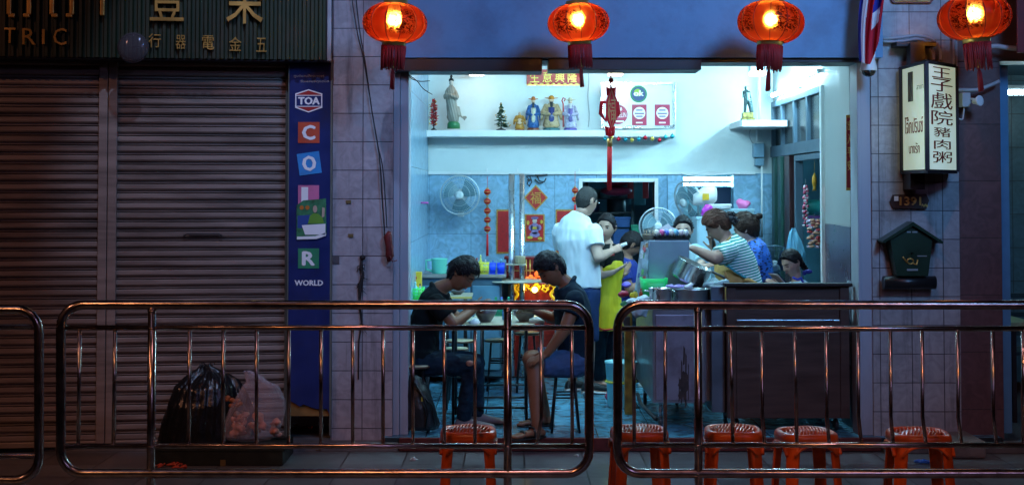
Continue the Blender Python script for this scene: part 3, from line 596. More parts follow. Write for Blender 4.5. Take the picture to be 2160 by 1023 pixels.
def make_lantern():
    t = thing('lantern', '', 'lantern')
    a, h = .212, .128; mb = MB(); mb.smooth = True; n = 96; rings = []
    for i in range(25):
        ph = R(-72) + R(144) * i / 24; vs = []
        rings.append((ph, a * math.cos(ph) ** .8, h * math.sin(ph) / math.sin(R(72))))
    vs = []; fs = []
    for ph, r, z in rings:
        for k in range(n):
            an = 2 * math.pi * k / n; sc = 1 - .035 * abs(math.cos(an * 6)) ** 6; vs.append((r * sc * math.cos(an), r * sc * math.sin(an), z))
    for i in range(24):
        for k in range(n): fs.append((i * n + k, i * n + (k + 1) % n, (i + 1) * n + (k + 1) % n, (i + 1) * n + k))
    mb.add(vs, fs, True); mb.build('lantern_shell', m_lan, t)
    mb = MB()
    for k in range(24):
        an = math.pi / 12 * k; mb.tube([(r * .972 * math.cos(an), r * .972 * math.sin(an), z) for ph, r, z in rings], .0026 if k % 2 == 0 else .0013, 5)
    mb.build('rib_wires', m_rib, t)
    for nm, s_ in (('top_cap', 1), ('bottom_cap', -1)):
        mb = MB(); mb.lathe([(.085, .118 * s_), (.088, .125 * s_), (.08, .132 * s_), (.078, .15 * s_)] if s_ > 0 else [(.078, -.15), (.08, -.132), (.088, -.125), (.085, -.118)], n=24); mb.build(nm, m_gold, t)
    mb = MB()
    for k in range(46):
        an = 2 * math.pi * k / 46; r = .076 + random.uniform(-.003, .003); L = .155 + random.uniform(-.012, .01); q = (r * math.cos(an), r * math.sin(an)); dx = random.uniform(-.004, .004)
        mb.tube([(q[0], q[1], -.15), (q[0] + dx, q[1], -.22), (q[0] * .97 + dx * 1.5, q[1] * .97, -.15 - L)], [.0055, .005, .004], 5)
    mb.build('fringe', m_fr_, t)
    mb = MB(); mb.tube([(0, 0, -.15), (0, 0, -.29)], .0015, 5); mb.lathe([(.002, -.30), (.011, -.295), (.012, -.285), (.004, -.27), (.013, -.258), (.004, -.245)], n=10); o = mb.build('tassel_knot', m_gold, t)
    mb = MB()
    for k in range(14):
        an = k * 2.4; r = .003 + .010 * (k / 14); mb.tube([(0, 0, -.29), (r * math.cos(an), r * math.sin(an), -.33), (r * 1.3 * math.cos(an), r * 1.3 * math.sin(an), -.44 + random.uniform(0, .015))], .003, 5)
    mb.build('tassel', m_fr_, t)
    mb = MB(); mb.cyl((0, 0, .15), (0, 0, .5), .002, n=6); mb.cyl((0, 0, .12), (0, 0, .05), .014, n=10); mb.build('cord', m_dark, t)
    mb = MB(); mb.ell((0, 0, .022), (.024, .024, .03), 16); mb.build('bulb', m_bulb, t)
    return t
LY = 9.3; lan = None
for k, (px, py, lab, sc, rz) in enumerate(((833, 49, 'glowing red lantern hanging before the left pillar edge, leftmost of the row', 1.0, .3), (1220, 49, 'glowing red lantern hanging above the red and gold plaque', .965, 1.1), (1626, 48, 'glowing red lantern hanging over the right part of the shop opening', 1.04, 1.9), (2055, 37, 'glowing red lantern hanging right of the backlit sign box, rightmost of the row', 1.12, 2.6))):
    if lan is None: lan = make_lantern(); o = lan
    else: o = copy_tree(lan)
    p = P(px, py, LY); o.location = p; o.rotation_euler = (R((3, -2, 4, -3)[k]), R((2, -3, 1.5, 4)[k]), rz); o.scale = (sc,) * 3; o['label'] = lab; o['group'] = 'red lanterns over the shop front'
    lamp('lantern_bulb_light', 'POINT', p + Vector((0, 0, .02)), (1, .55, .16), 34, shadow_soft_size=.03)

# ---- knot ornament hanging in the opening
def knot():
    Y = 10.25; t = thing('knot_ornament', 'long red chinese knot ornament with gold diamond and tassel hanging in the opening', 'ornament', P(1285, 165, Y))
    k = 1 / S(Y)
    def q(x, y, d=0): p = P(x, y, Y); return Vector((p.x, Y + d, p.z))
    mb = MB(); mb.tube([q(1289, 150), q(1288, 172), q(1286, 300), q(1285, 400)], .004, 6); mb.ell(q(1289, 170), .018); 
    mb.build('cord', m_red, t)
    m_vr = M('vivid_red', (.85, .015, .02), .45, var=.1); mb = MB(); mb.prism([(P(x, y, Y).x, P(x, y, Y).z) for x, y in ((1290, 182), (1302, 212), (1302, 248), (1290, 278), (1278, 248), (1278, 212))], Y - .012, Y + .012); o = mb.build('diamond', m_vr, t)
    mb = MB(); c = P(1290, 232, Y)
    mb.text('福', c.x - .03, c.z - .08, c.x + .03, c.z + .08, Y - .013, .003); mb.tube([(P(x, y, Y).x, Y - .014, P(x, y, Y).z) for x, y in ((1290, 190), (1297, 217), (1297, 243), (1290, 270), (1283, 243), (1283, 217))], .0035, 6, True); mb.build('gold_symbol', M('bright_gold_paint', (.85, .45, .14), .5), o)
    mb = MB()
    for s_ in (-1, 1):
        mb.tube([q(1286 + s_ * 3, 215), q(1286 + s_ * 17, 205 + 12, .01), q(1286 + s_ * 19, 240, .01), q(1286 + s_ * 8, 255, .01), q(1286 + s_ * 3, 235)], .015, 8)
        mb.tube([q(1289, 190), q(1289 + s_ * 7, 186, -.01), q(1289 + s_ * 6, 200), q(1289, 205)], .014, 6, True)
        mb.tube([q(1287, 270), q(1287 + s_ * 8, 268, -.01), q(1287 + s_ * 6, 285), q(1286, 288)], .013, 6, True)
    mb.build('knot_loops', m_vr, t)
    mb = MB(); mb.cyl(q(1286, 293), q(1286, 310), .019, .019); mb.build('collar', m_gold, t)
    mb = MB()
    for i in range(24): a = i * 2.4; r = .016 * math.sqrt((i + .5) / 24); mb.tube([q(1286, 308) + Vector((r * math.cos(a), r * math.sin(a), 0)), q(1285, 395 + random.uniform(-3, 8)) + Vector((r * math.cos(a), r * math.sin(a), 0))], .004, 5)
    mb.build('tassel', M('tassel_red', (.75, .012, .016), .5, var=.2, scale=80), t)
knot()

# ---- plumbing of cables on the left pillar, dangling wires
def cable(name, label, pts, r, mat, cat='cable', Y=9.97, group=None):
    mb = MB(); q = [P(x, y, Y if len(p_) < 1 else p_[0]) for x, y, *p_ in pts]
    # smooth by Catmull-Rom
    sm = []
    for i in range(len(q) - 1):
        a, b, c, d = q[max(i - 1, 0)], q[i], q[i + 1], q[min(i + 2, len(q) - 1)]
        for k in range(6):
            t = k / 6; sm.append(.5 * ((2 * b) + (c - a) * t + (2 * a - 5 * b + 4 * c - d) * t * t + (-a + 3 * b - 3 * c + d) * t ** 3))
    sm.append(q[-1]); mb.tube(sm, r, 8); return single(name, mb, mat, label, cat, group)
m_cab = M('black_cable', (.012, .012, .014), .5)
cable('cable', 'thin black cable hanging down the left tiled pillar to the red bundle', [(748, -30), (758, 60), (770, 130), (784, 230), (800, 330), (806, 420), (812, 500)], .0045, m_cab, group='black cables on the left pillar')
cable('cable', 'second thin black cable beside the first on the left tiled pillar', [(738, -30), (752, 60), (766, 120), (776, 180), (796, 300), (808, 360), (816, 480)], .0035, m_cab, group='black cables on the left pillar')
cable('wire', 'short black wire with two loose ends hanging before the white wall', [(858, 148, 10.0), (866, 165, 10.0), (885, 172, 9.95), (907, 171, 9.92)], .003, m_cab, 'wire')
cable('wire', 'black wire drooping to the right under the short forked wire', [(862, 158, 10.0), (880, 172, 9.98), (893, 188, 9.95), (912, 200, 9.92)], .003, m_cab, 'wire')
mb = MB(); q = [P(x, y, 9.95) for x, y in ((822, 488), (818, 500), (821, 520), (822, 540), (820, 552))]; mb.tube(q, [.012, .03, .024, .03, .01], 10); mb.tube([P(x, y, 9.92) for x, y in ((822, 540), (828, 552), (838, 549))], .004, 6)
single('bundle', mb, M('dull_red_cloth', (.12, .01, .01), .7, var=.4, scale=30, bump=.5), 'dark red bundle hanging at the edge of the left pillar', 'bundle')
# withered climbing root on the pillar
mb = MB(); random.seed(4); q = [P(x, y, 9.985) for x, y in ((764, 540), (762, 560), (766, 580), (760, 600), (758, 640), (763, 680), (757, 720), (756, 800))]; mb.tube(q, [.007, .012, .010, .015, .008, .006, .005, .004], 8)
mb.ell(P(765, 543, 9.98), (.022, .018, .018), 10)
for i in range(22): s0 = random.choice(q[1:6]); mb.tube([s0, s0 + Vector((random.uniform(-.03, .03), -.012, random.uniform(-.03, .01))), s0 + Vector((random.uniform(-.05, .05), -.004, random.uniform(-.09, -.02)))], [.005, .003, .0015], 5)
single('dry_vine', mb, M('dry_bark', (.015, .012, .012), .8), 'dark withered vine clinging to the left tiled pillar', 'vine')
mb = MB()
for x, y, w_ in ((735, 426, 'upper'), (740, 497, 'lower')): mb = MB(); p = P(x, y, 9.99); mb.box((p.x - .018, 9.99, p.z - .012), (p.x + .018, 9.998, p.z + .012), .002); single('sticker', mb, M('brown_sticker', (.14, .09, .03), .6), w_ + ' of two small brown stickers on the left pillar tiles', 'sticker', 'brown stickers')
mb = MB(); p = P(709, 548, 9.99); mb.box((p.x - .022, 9.99, p.z - .025), (p.x + .022, 9.998, p.z + .025)); single('patch', mb, M('dark_patch', (.08, .07, .08), .6), 'small dark square patch on the left pillar tiles beside the R square', 'patch')

# ---- barriers
m_ss = M('stainless_tube', (.50, .42, .38), .20, 1, var=.25, scale=18, bump=.04, bscale=200, dirt=(.16, .09, .06), dscale=14, damt=.5)
YR = 7.3
def barrier(label, xl, xr, posts, bars, dy=(0, 0), rows=(644, 691, 938, 996), lean={}):
    def q(x, y):
        t_ = (x - xl) / (xr - xl); return P(x, y, YR + dy[0] + (dy[1] - dy[0]) * t_)
    c0 = P((max(xl, 0) + min(xr, 2160)) / 2, 700, YR); t = thing('crowd_barrier', label, 'barrier', (c0.x, YR, PAVE), group='steel crowd barriers')
    r = .024; k = 48; pts = []
    for cx, cy, a0 in ((xr - k, rows[0] + k, -90), (xr - k, rows[3] - k, 0), (xl + k, rows[3] - k, 90), (xl + k, rows[0] + k, 180)):
        for i in range(7): a = R(a0 + 15 * i); pts.append(q(cx + k * math.cos(a), cy + k * math.sin(a)))
    mb = MB(); mb.tube(pts, r, 16, True); mb.build('frame', m_ss, t)
    for y in rows[1:3]:
        mb = MB(); mb.cyl(q(xl + 4, y), q(xr - 4, y), .0135, n=12); mb.build('rail', m_ss, t)
    for x in bars:
        mb = MB(); l_ = lean.get(x, 0)
        if abs(l_) > 5: mb.tube([q(x, rows[1] + 3), q(x + 1, rows[2] - 60), q(x + l_, rows[2] - 3)], .0095, 12)
        else: mb.cyl(q(x, rows[1] + 3), q(x + l_, rows[2] - 3), .0095, n=12)
        for yy in (rows[1] + 4, rows[2] - 4): w_ = q(x + (l_ if yy > 800 else 0), yy); mb.ell(w_, (.0135, .0135, .005), 10)
        mb.build('bar', m_ss, t)
    for x in posts:
        top = q(x, rows[0] + 4); mb = MB(); mb.cyl((top.x, top.y, PAVE + .002), top, .021, n=16); [mb.ell(q(x, yy), (.0255, .0255, .008), 14) for yy in (rows[0] + 12, rows[1], rows[2], rows[3])]; o = mb.build('post', m_ss, t)
        mb = MB(); mb.tube([(top.x, top.y - .3, PAVE + .02), (top.x, top.y - .2, PAVE + .08), (top.x, top.y + .2, PAVE + .08), (top.x, top.y + .3, PAVE + .02)], .019, 12); mb.build('foot', m_ss, o)
barrier('steel crowd barrier cut by the left edge, only its rounded right end in view', -760, 82, [-560], [-480, -400, -320, -240, -100], (-.1, .0), (652, 690, 962, 1012))
barrier('complete steel crowd barrier standing before the shutters and the two seated men', 128, 1243, [321, 1071], [168, 243, 400, 471, 541, 609, 677, 744, 808, 871, 937, 1002, 1141, 1206], (-.12, .05), (643, 691, 940, 998), {168: -3, 243: -4, 400: -2, 1141: -9, 1206: 1})
barrier('steel crowd barrier before the food cart, running out of the right edge', 1303, 2420, [1472, 2240], [1336, 1403, 1541, 1607, 1676, 1743, 1810, 1878, 1945, 2020, 2094, 2158, 2300], (.05, -.05), (643, 693, 938, 998), {1336: 2, 1541: 5, 1607: 6, 1676: 5, 1743: 6, 1810: 7, 1878: 6, 1945: 8, 2020: 8, 2094: 8})

# ---- plastic stools
m_rs = M('red_orange_plastic', (.82, .125, .015), .33, var=.12, coat=.25, dirt=(.45, .06, .02), dscale=9, damt=.4); 
n, l, b = NL(m_rs); oi = n.new('ShaderNodeObjectInfo'); vr = n.new('ShaderNodeMapRange'); vr.inputs[3].default_value = .78; vr.inputs[4].default_value = 1.12; l.new(oi.outputs['Random'], vr.inputs[0]); vm = n.new('ShaderNodeVectorMath'); vm.operation = 'SCALE'; l.new(b.inputs['Base Color'].links[0].from_socket, vm.inputs[0]); l.new(vr.outputs[0], vm.inputs['Scale']); l.new(vm.outputs[0], b.inputs['Base Color'])
def make_stool():
    t = thing('plastic_stool', '', 'stool'); H = .465; a = .150
    def sqr(r, z, pw=3.2, n=48):
        return [(math.copysign(abs(math.cos(x)) ** (2 / pw), math.cos(x)) * r, math.copysign(abs(math.sin(x)) ** (2 / pw), math.sin(x)) * r, z) for x in [2 * math.pi * k / n for k in range(n)]]
    # seat rim: dished edge
    mb = MB(); prof = [(.118, H - .012), (.125, H - .003), (.140, H), (.152, H - .008), (.157, H - .022), (.158, H - .050), (.152, H - .050), (.150, H - .022), (.118, H - .020)]
    n = 48; vs = []; fs = []
    for r, z in prof: vs += sqr(r, z)
    for i in range(len(prof)):
        j = (i + 1) % len(prof)
        for k in range(n): fs.append((i * n + k, i * n + (k + 1) % n, j * n + (k + 1) % n, j * n + k))
    mb.add(vs, fs, True); mb.build('seat_rim', m_rs, t)
    mb = MB()      # slotted seat: slats radiating in a weave
    for k in range(-6, 7):
        y = k * .0185; w = .1185 * (1 - abs(y / .122) ** 3) ** (1 / 3)
        if w > .01: d_ = .024 * (1 - (y / .12) ** 2); mb.tube([(y * 1.0 - .03, -w, H - .012), (y - .012, -w * .6, H - .006 + d_ * .62), (y, 0, H - .004 + d_), (y + .012, w * .6, H - .006 + d_ * .62), (y + .03, w, H - .012)], .0052, 6)
    mb.lathe([(.12, H - .022), (.09, H - .010), (.05, H + .002), (.005, H + .006)], n=24)
    mb.build('seat_slats', m_rs, t)
    # skirt arches between legs
    mb = MB()
    for s_ in range(4):
        rot = Matrix.Rotation(s_ * math.pi / 2, 4, 'Z'); mb.m = rot; pts = []
        for i in range(13):
            u = -1 + i / 6; pts.append((u * .118, -.150 - .004 * (1 - u * u), H - .056 - .055 * abs(u) ** 3))
        mb.tube(pts, .009, 8)
    mb.m = Matrix.Identity(4); mb.build('arches', m_rs, t)
    for s_ in range(4):
        mb = MB(Matrix.Rotation(s_ * math.pi / 2 + math.pi / 4, 4, 'Z')); rings = []
        for i in range(6):     # folded channel leg, wider on top, fluted
            f = i / 5; z = (H - .03) * (1 - f); r = .168 + .042 * f; w = .042 - .010 * f; d = .014
            rings.append((r, z, w, d))
        prof = [(-1, .9), (-.62, -.3), (-.4, .25), (-.2, -.75), (0, -.25), (.2, -.75), (.4, .25), (.62, -.3), (1, .9), (.85, 1.3), (.3, .2), (0, .35), (-.3, .2), (-.85, 1.3)]
        vs = []; fs = []; m = len(prof)
        for r, z, w, d in rings:
            for u, v in prof: vs.append((r - v * d, u * w, z))
        for i in range(5):
            for k in range(m): fs.append((i * m + k, i * m + (k + 1) % m, (i + 1) * m + (k + 1) % m, (i + 1) * m + k))
        fs += [tuple(range(m))[::-1], tuple(range(5 * m, 6 * m))]
        mb.add(vs, fs, True); mb.build('leg', m_rs, t)
    return t
st = None
for px, py, rz, lab, sc, Y in ((988, 903, .02, 'red-orange plastic stool leftmost, before the complete barrier section and the seated man in black', .98, 7.85), (1348, 902, .1, 'red-orange plastic stool at the rounded left end of the right barrier', .98, 7.85), (1546, 902, -.08, 'red-orange plastic stool right of the barrier post, before the cart caster', 1.0, 7.85), (1700, 907, .15, 'darker-lit red-orange plastic stool before the wooden counter, second from the right', 1.02, 7.9), (1937, 908, -.04, 'red-orange plastic stool before the mailbox pillar, rightmost', 1.06, 7.85)):
    if st is None: st = make_stool(); o = st
    else: o = copy_tree(st)
    p = P(px, py, Y); o.location = (p.x, Y, PAVE); o.rotation_euler = (0, 0, rz); o.scale = (sc, sc, (p.z - PAVE) / .465); o['label'] = lab; o['group'] = 'red-orange plastic stools on the pavement'

# ---- things on the right pillar
th = thing('backlit_sign', 'backlit two-sided sign box with red thai and chinese writing on the right pillar', 'sign', P(1950, 360, 9.7))
A = P(1897, 0, 10 - .03); B = P(1953, 0, 9.42); Cc = P(2006, 0, 9.9)
pA, pB, pC = Vector((A.x, 9.93)), Vector((B.x, 9.42)), Vector((Cc.x, 9.80)); zt, zb = P(1953, 130, 9.42).z, P(1953, 361, 9.42).z
m_sf = M('sign_frame_black', (.025, .02, .025), .4, .3); m_lit = M('lit_sign_panel', (.8, .85, .7), .4, emit=(.80, 1.0, .74), es=.34, var=.25, scale=3)
m_sred = M('sign_red_letter', (.22, .02, .02), .5); m_sred2 = M('sign_dark_red', (.22, .01, .015), .5)
def facep(a, b): return Plane(a.x, a.y, math.atan2(b.y - a.y, b.x - a.x)), (b - a).length
LPn, Lw = facep(pA, pB); RPn, Rw = facep(pB, pC)
bk = [(pA.x, pA.y), (pB.x, pB.y), (pC.x, pC.y), (pC.x, 9.99), (pA.x, 9.99)]
mb = MB(); mb.prism(bk, zt - .012, zt + .012, lambda a, b, c: (a, b, c)); mb.prism(bk, zb - .012, zb + .012, lambda a, b, c: (a, b, c))
for p in (pA, pB, pC): mb.box((p.x - .014, p.y - .006, zb), (p.x + .014, p.y + .02, zt), .003)
mb.build('sign_frame', m_sf, th)
for pl, w, nm in ((LPn, Lw, 'thai_face'), (RPn, Rw, 'chinese_face')):
    mb = MB(pl.mat); mb.box((.012, .002, zb + .012), (w - .012, .012, zt - .012)); o = mb.build(nm, m_lit, th); mb = MB(pl.mat); H = zt - zb
    if nm == 'thai_face':
        mb.text('โจ๊กปรินซ์', .06, zb + H * .36, w * .84, zb + H * .52, .001, .002); mb.text('บางรัก', .14, zb + H * .17, w * .7, zb + H * .27, .001, .002); mb.build('lettering', m_sred, o)
        mb = MB(pl.mat); mb.text('สาขา', w * .60, zb + H * .76, w * .86, zb + H * .80, .001, .001); mb.build('small_lettering', M('grey_print', (.4, .42, .4), .5), o)
        mb = MB(pl.mat); mb.box((w * .26, -.002, zb + H * .66), (w * .46, .001, zb + H * .94), .01); mb.build('picture', M('portrait_brown', (.16, .12, .04), .5, var=.5, scale=20), o)
    else:
        hs = [('王', .865, .965, .02), ('子', .74, .86, 0), ('戲', .58, .73, 0), ('院', .43, .565, .0), ('豬', .32, .41, .04), ('肉', .205, .295, .04), ('粥', .08, .185, .02)]
        for ch, a, b, ins in hs: mb.text(ch, w * (.14 + ins * 2), zb + H * a, w * (.86 - ins * 2), zb + H * b, .001, .002)
        mb.build('lettering', m_sred2, o)
mb = MB(); p0 = P(1923, 130, 9.95); mb.box((p0.x - .05, 9.8, zt + .013), (p0.x + .05, 9.9, P(1923, 95, 9.9).z)); mb.box((P(1882, 0, 9.95).x, 9.85, P(1923, 100, 9.9).z), (P(1965, 0, 9.95).x, 9.99, P(1923, 90, 9.9).z), .003)
mb.box((P(1904, 0, 9.95).x, 9.8, P(1923, 400, 9.9).z), (P(1934, 0, 9.95).x, 9.99, zb - .013)); mb.build('bracket', m_sf, th)
lamp('sign_box_light', 'POINT', P(1935, 250, 9.25), (.75, 1, .85), 2.2, shadow_soft_size=.15)

th = thing('house_number', 'small dark plaque with gold number 1391 above the mailbox', 'number plate', P(1917, 440, 9.97)); PP = Plane(0, 9.975)
mb = MB(PP.mat); mb.prism([PP.uz(x, y) for x, y in ((1878, 425), (1884, 411), (1954, 409), (1960, 423), (1954, 441), (1884, 439))], 0, .02); mb.build('plaque', M('dark_wood', (.045, .016, .01), .4, var=.3), th)
mb = MB(PP.mat)
a, z0_ = PP.uz(1898, 433); b_, z1_ = PP.uz(1942, 416); mb.bold('1391', a, z0_, b_, z1_, -.001, .003, 0, .0025)
a, z0_ = PP.uz(1944, 437); b_, z1_ = PP.uz(1957, 430); mb.text('~~', a, z0_, b_, z1_, -.001, .003); mb.build('number', m_gold, th)
mb = MB(PP.mat); a, z0_ = PP.uz(1886, 424); b_, z1_ = PP.uz(1895, 414); mb.box((a, -.003, z0_), (b_, -.001, z1_)); mb.build('white_mark', m_wht, th)
for x in (1892, 1945): pass

th = thing('mailbox', 'dark green house-shaped mailbox with a newspaper tube on the right pillar', 'mailbox', P(1925, 610, 9.9)); MP = Plane(0, 9.86)
m_mb = M('mailbox_green', (.012, .035, .018), .38, .3, var=.2)
def mq(x, y): return MP.uz(x, y)
mb = MB(MP.mat); mb.prism([mq(x, y) for x, y in ((1878, 505), (1923, 475), (1967, 505), (1958, 582), (1892, 582))], 0, .135); mb.build('box_body', m_mb, th)
mb = MB(MP.mat); mb.prism([mq(x, y) for x, y in ((1860, 508), (1924, 468), (1988, 510), (1985, 514), (1924, 476), (1863, 512))], -.03, .138); mb.build('roof', m_mb, th)
mb = MB(MP.mat); a, zc = mq(1868, 597); b_, _ = mq(1978, 597); mb.tube([(a, .06, zc), (b_, .06, zc)], .046, 20); mb.build('newspaper_tube', M('tube_black', (.02, .02, .022), .35, .3), th)
mb = MB(MP.mat); cx, cz = mq(1920, 551)      # posthorn emblem and lock
mb.tube([(cx + .022 * math.cos(a), -.004, cz + .018 * math.sin(a)) for a in [i * .5 for i in range(13)]], .0045, 6); mb.tube([(cx + .02, -.004, cz - .015), (cx + .045, -.004, cz - .024), (cx + .05, -.004, cz + .012)], .005, 6); mb.tube([(cx - .02, -.004, cz - .012), (cx - .045, -.004, cz + .02), (cx - .052, -.004, cz + .03)], .006, 6); mb.build('posthorn_emblem', m_gold, th)
mb = MB(MP.mat)
for x0, x1, y0, y1 in ((1913, 1921, 488, 491), (1924, 1935, 488, 491), (1913, 1936, 567, 571)): a, z0_ = mq(x0, y1); b_, z1_ = mq(x1, y0); mb.box((a, -.003, z0_), (b_, -.001, z1_))
a, z0_ = mq(1935, 541); b_, z1_ = mq(1955, 539); mb.box((a, -.003, z0_), (b_, -.001, z1_)); mb.build('small_lettering', M('dull_silver', (.25, .27, .28), .5), th)
mb = MB(MP.mat); cx, cz = mq(1923, 535); mb.lathe([(.008, 0), (.008, -.006), (.003, -.007)], (cx, 0, cz), 10, (0, -1, 0)); mb.build('lock', m_steel, th)

# camera, flag, conduits
th = thing('security_camera', 'white dome security camera at the top right corner of the opening', 'camera', P(1833, 150, 9.8)); p = P(1832, 148, 9.8)
mb = MB(); mb.lathe([(.035, .10), (.045, .07), (.056, .02), (.058, 0), (.056, -.006)], p, 20); mb.box((p.x + .01, 9.82, p.z + .07), (p.x + .055, 9.99, p.z + .2), .008); mb.tube([p + Vector((.04, .03, .14)), p + Vector((.08, .12, .16)), p + Vector((.10, .17, .10))], .012, 8); mb.build('housing', m_wht, th)
mb = MB(); mb.lathe([(.050, -.004), (.046, -.022), (.034, -.038), (.015, -.047), (.002, -.049)], p, 20); mb.build('dome', M('black_dome', (.01, .01, .012), .08), th)
th = thing('thai_flag', 'folded red white and blue flag hanging at the right end of the fascia', 'flag', P(1840, 60, 9.6)); 
cols = [(.015, .03, .28), (.7, .7, .72), (.5, .01, .03), (.42, .01, .02), (.7, .7, .72), (.015, .03, .28), (.7, .7, .72), (.5, .012, .03)]
fm = [M('flag_%s' % w, c, .8, var=.08, bump=.3, bscale=30) for w, c in (('blue', (.015, .03, .3)), ('white', (.72, .72, .75)), ('red', (.5, .01, .03)))]
mb = MB(); nr, nc = 22, 40
# (x at top, x at bottom) and the bands of colour across the gathered cloth
def edge(u, v):
    xt = 1826 + 46 * u; xb = 1812 + 42 * u; bot = 128 + 8 * math.sin(u * 3.1) - 96 * max(0, u - .55) ** 1.1
    y = -60 + (bot + 60) * v; x = xt + (xb - xt) * v - 8 * math.sin(math.pi * v) * (1 - u)
    return P(x, y, 9.62 + .03 * math.sin(u * 17 + v * 2) + .012 * math.sin(u * 31 + 4 * v))
vs = [edge(j / nc, i / nr) for i in range(nr + 1) for j in range(nc + 1)]; fs = []; mi = []
for i in range(nr):
    for j in range(nc):
        u = (j + .5) / nc; v = (i + .5) / nr; w = u - .22 * (1 - v) * 0 + .18 * v * u
        k = 0 if w < .14 else 1 if w < .34 else 2 if w < .60 else (0 if v < .45 else 1 if v < .62 else 2) if w < .95 else 2
        fs.append((i * (nc + 1) + j, i * (nc + 1) + j + 1, (i + 1) * (nc + 1) + j + 1, (i + 1) * (nc + 1) + j)); mi.append(k)
mb.add(vs, fs, True); mb.mi = mi; mb.build('flag_cloth', fm, th)
mb = MB(); mb.cyl(P(1840, -45, 9.98), P(1842, -75, 9.3), .01); mb.build('flag_pole', m_wht, th)
m_cond = M('grey_conduit', (.4, .42, .45), .5, var=.1)
cable('conduit', 'upper grey conduit curving over the bracket of the lit sign', [(1862, 82, 9.95), (1895, 80, 9.93), (1935, 76, 9.93), (1965, 84, 9.93), (1982, 105, 9.93), (1984, 128, 9.9)], .011, m_cond, 'conduit', group='grey conduits on the right pillar')
cable('conduit', 'lower grey conduit curving over the bracket of the lit sign', [(1862, 88, 9.95), (1900, 88, 9.95), (1935, 83, 9.93), (1955, 90, 9.93), (1968, 108, 9.93), (1970, 128, 9.9)], .010, m_cond, 'conduit', group='grey conduits on the right pillar')
cable('conduit', 'straight vertical grey conduit right of the lit sign', [(2012, -30, 9.96), (2012, 60, 9.96), (2012, 140, 9.96), (2018, 185, 9.96)], .012, m_cond, 'conduit', group='grey conduits on the right pillar')
cable('conduit', 'grey conduit drooping right from the junction box to the right edge', [(2020, 190, 9.94), (2060, 190, 9.94), (2085, 182, 9.94), (2108, 172, 9.96)], .013, m_cond, 'conduit', group='grey conduits on the right pillar')
cable('conduit', 'thick grey ribbed pipe running to the right edge beside the right lantern', [(2080, 103, 9.9), (2100, 98, 9.9), (2130, 102, 9.9), (2190, 106, 9.9)], .018, m_cond, 'conduit')
cable('cable', 'thin pale cable looping under the junction box beside the lit sign', [(2010, 235, 9.95), (2018, 248, 9.95), (2030, 252, 9.95), (2033, 235, 9.97), (2036, 215, 9.97)], .006, m_cond)
th = thing('junction_box', 'white junction box with a spotlight head right of the lit sign', 'junction box', P(2037, 226, 9.97)); mb = MB(); p = P(2037, 211, 9.95); mb.box((p.x - .03, 9.93, p.z - .05), (p.x + .03, 10.03, p.z + .05), .006); mb.build('box', m_cond, th)
mb = MB(); q = P(2062, 212, 9.85); mb.lathe([(.015, 0), (.02, .02), (.035, .05), (.037, .06), (.03, .058)], q + Vector((-.02, .03, -.01)), 16, (.5, -.8, .1)); mb.tube([p + Vector((.03, 0, .01)), q], .008, 8); mb.build('spot_head', m_wht, th)
th = thing('red_banner', 'edge of a dark red banner at the top right corner of the picture', 'banner', P(2160, 110, 9.7)); mb = MB(); a = P(2146, 112, 9.7); mb.box((a.x, 9.7, a.z), (a.x + .6, 9.72, a.z + 1.0), .004); mb.build('banner_board', M('banner_red', (.14, .008, .01), .5, var=.2), th)
th = thing('red_plaque', 'small red-brown plaque with a gold rim above the lit sign at the top', 'plaque', P(1925, 10, 9.97)); mb = MB(PP.mat); mb.prism([PP.uz(x, y) for x, y in ((1879, 0), (1884, 7), (1964, 7), (1970, 0), (1972, -40), (1877, -40))], 0, .02); mb.build('board', M('plaque_red', (.15, .02, .01), .4), th)
mb = MB(PP.mat); mb.tube([(PP.uz(x, y)[0], -.002, PP.uz(x, y)[1]) for x, y in ((1884, -3), (1888, 3.5), (1960, 3.5), (1965, -3))], .004, 6); mb.build('rim', m_gold, th)

# ---- small things on the pavement and kerb
def bag(name, label, cat, outline, mat, seed, Y, fold=.02, extra=None):
    'crumpled bag: lofted rings following an outline (row, x left, x right, depth) with pleats and creases'
    random.seed(seed); mb = MB(); n = 72; vs = []; fs = []; rows = len(outline)
    from bisect import bisect
    fine = []
    for i in range(rows - 1):
        for k in range(6):
            t = k / 6; t = t * t * (3 - 2 * t) * .4 + t * .6; fine.append([outline[i][j] + (outline[i + 1][j] - outline[i][j]) * t for j in range(4)])
    fine.append(list(outline[-1])); kz = len(fine)
    for i, (y, xl, xr, dp) in enumerate(fine):
        cl, cr_ = P(xl, y, Y), P(xr, y, Y); cx, hw = (cl.x + cr_.x) / 2, (cr_.x - cl.x) / 2
        for k in range(n):
            a = 2 * math.pi * k / n; q = Vector((math.cos(a), math.sin(a), cl.z))
            pleat = math.sin(k * 2.1 + seed) * .5 + noise.noise(Vector((q.x * 5 + seed, q.y * 5, cl.z * 9))) + .6 * abs(noise.noise(Vector((q.x * 14, q.y * 14 + seed, cl.z * 7))))
            f = fold * pleat; vs.append((cx + (hw + f * .6) * math.cos(a), Y + (dp + f) * math.sin(a), cl.z + f * .3))
    for i in range(kz - 1):
        for k in range(n): fs.append((i * n + k, (i + 1) * n + k, (i + 1) * n + (k + 1) % n, i * n + (k + 1) % n))
    fs.append(tuple(range(n))); fs.append(tuple(range((kz - 1) * n, kz * n))[::-1]); mb.add(vs, fs, True)
    t = thing(name, label, cat, (P((outline[-1][1] + outline[-1][2]) / 2, 900, Y).x, Y, vs[-1][2])); mb.build('bag_film', mat, t)
    return t
m_bb = M('black_bag_film', (.008, .009, .010), .22, var=.3, spec=.6, bump=.5, bscale=28)
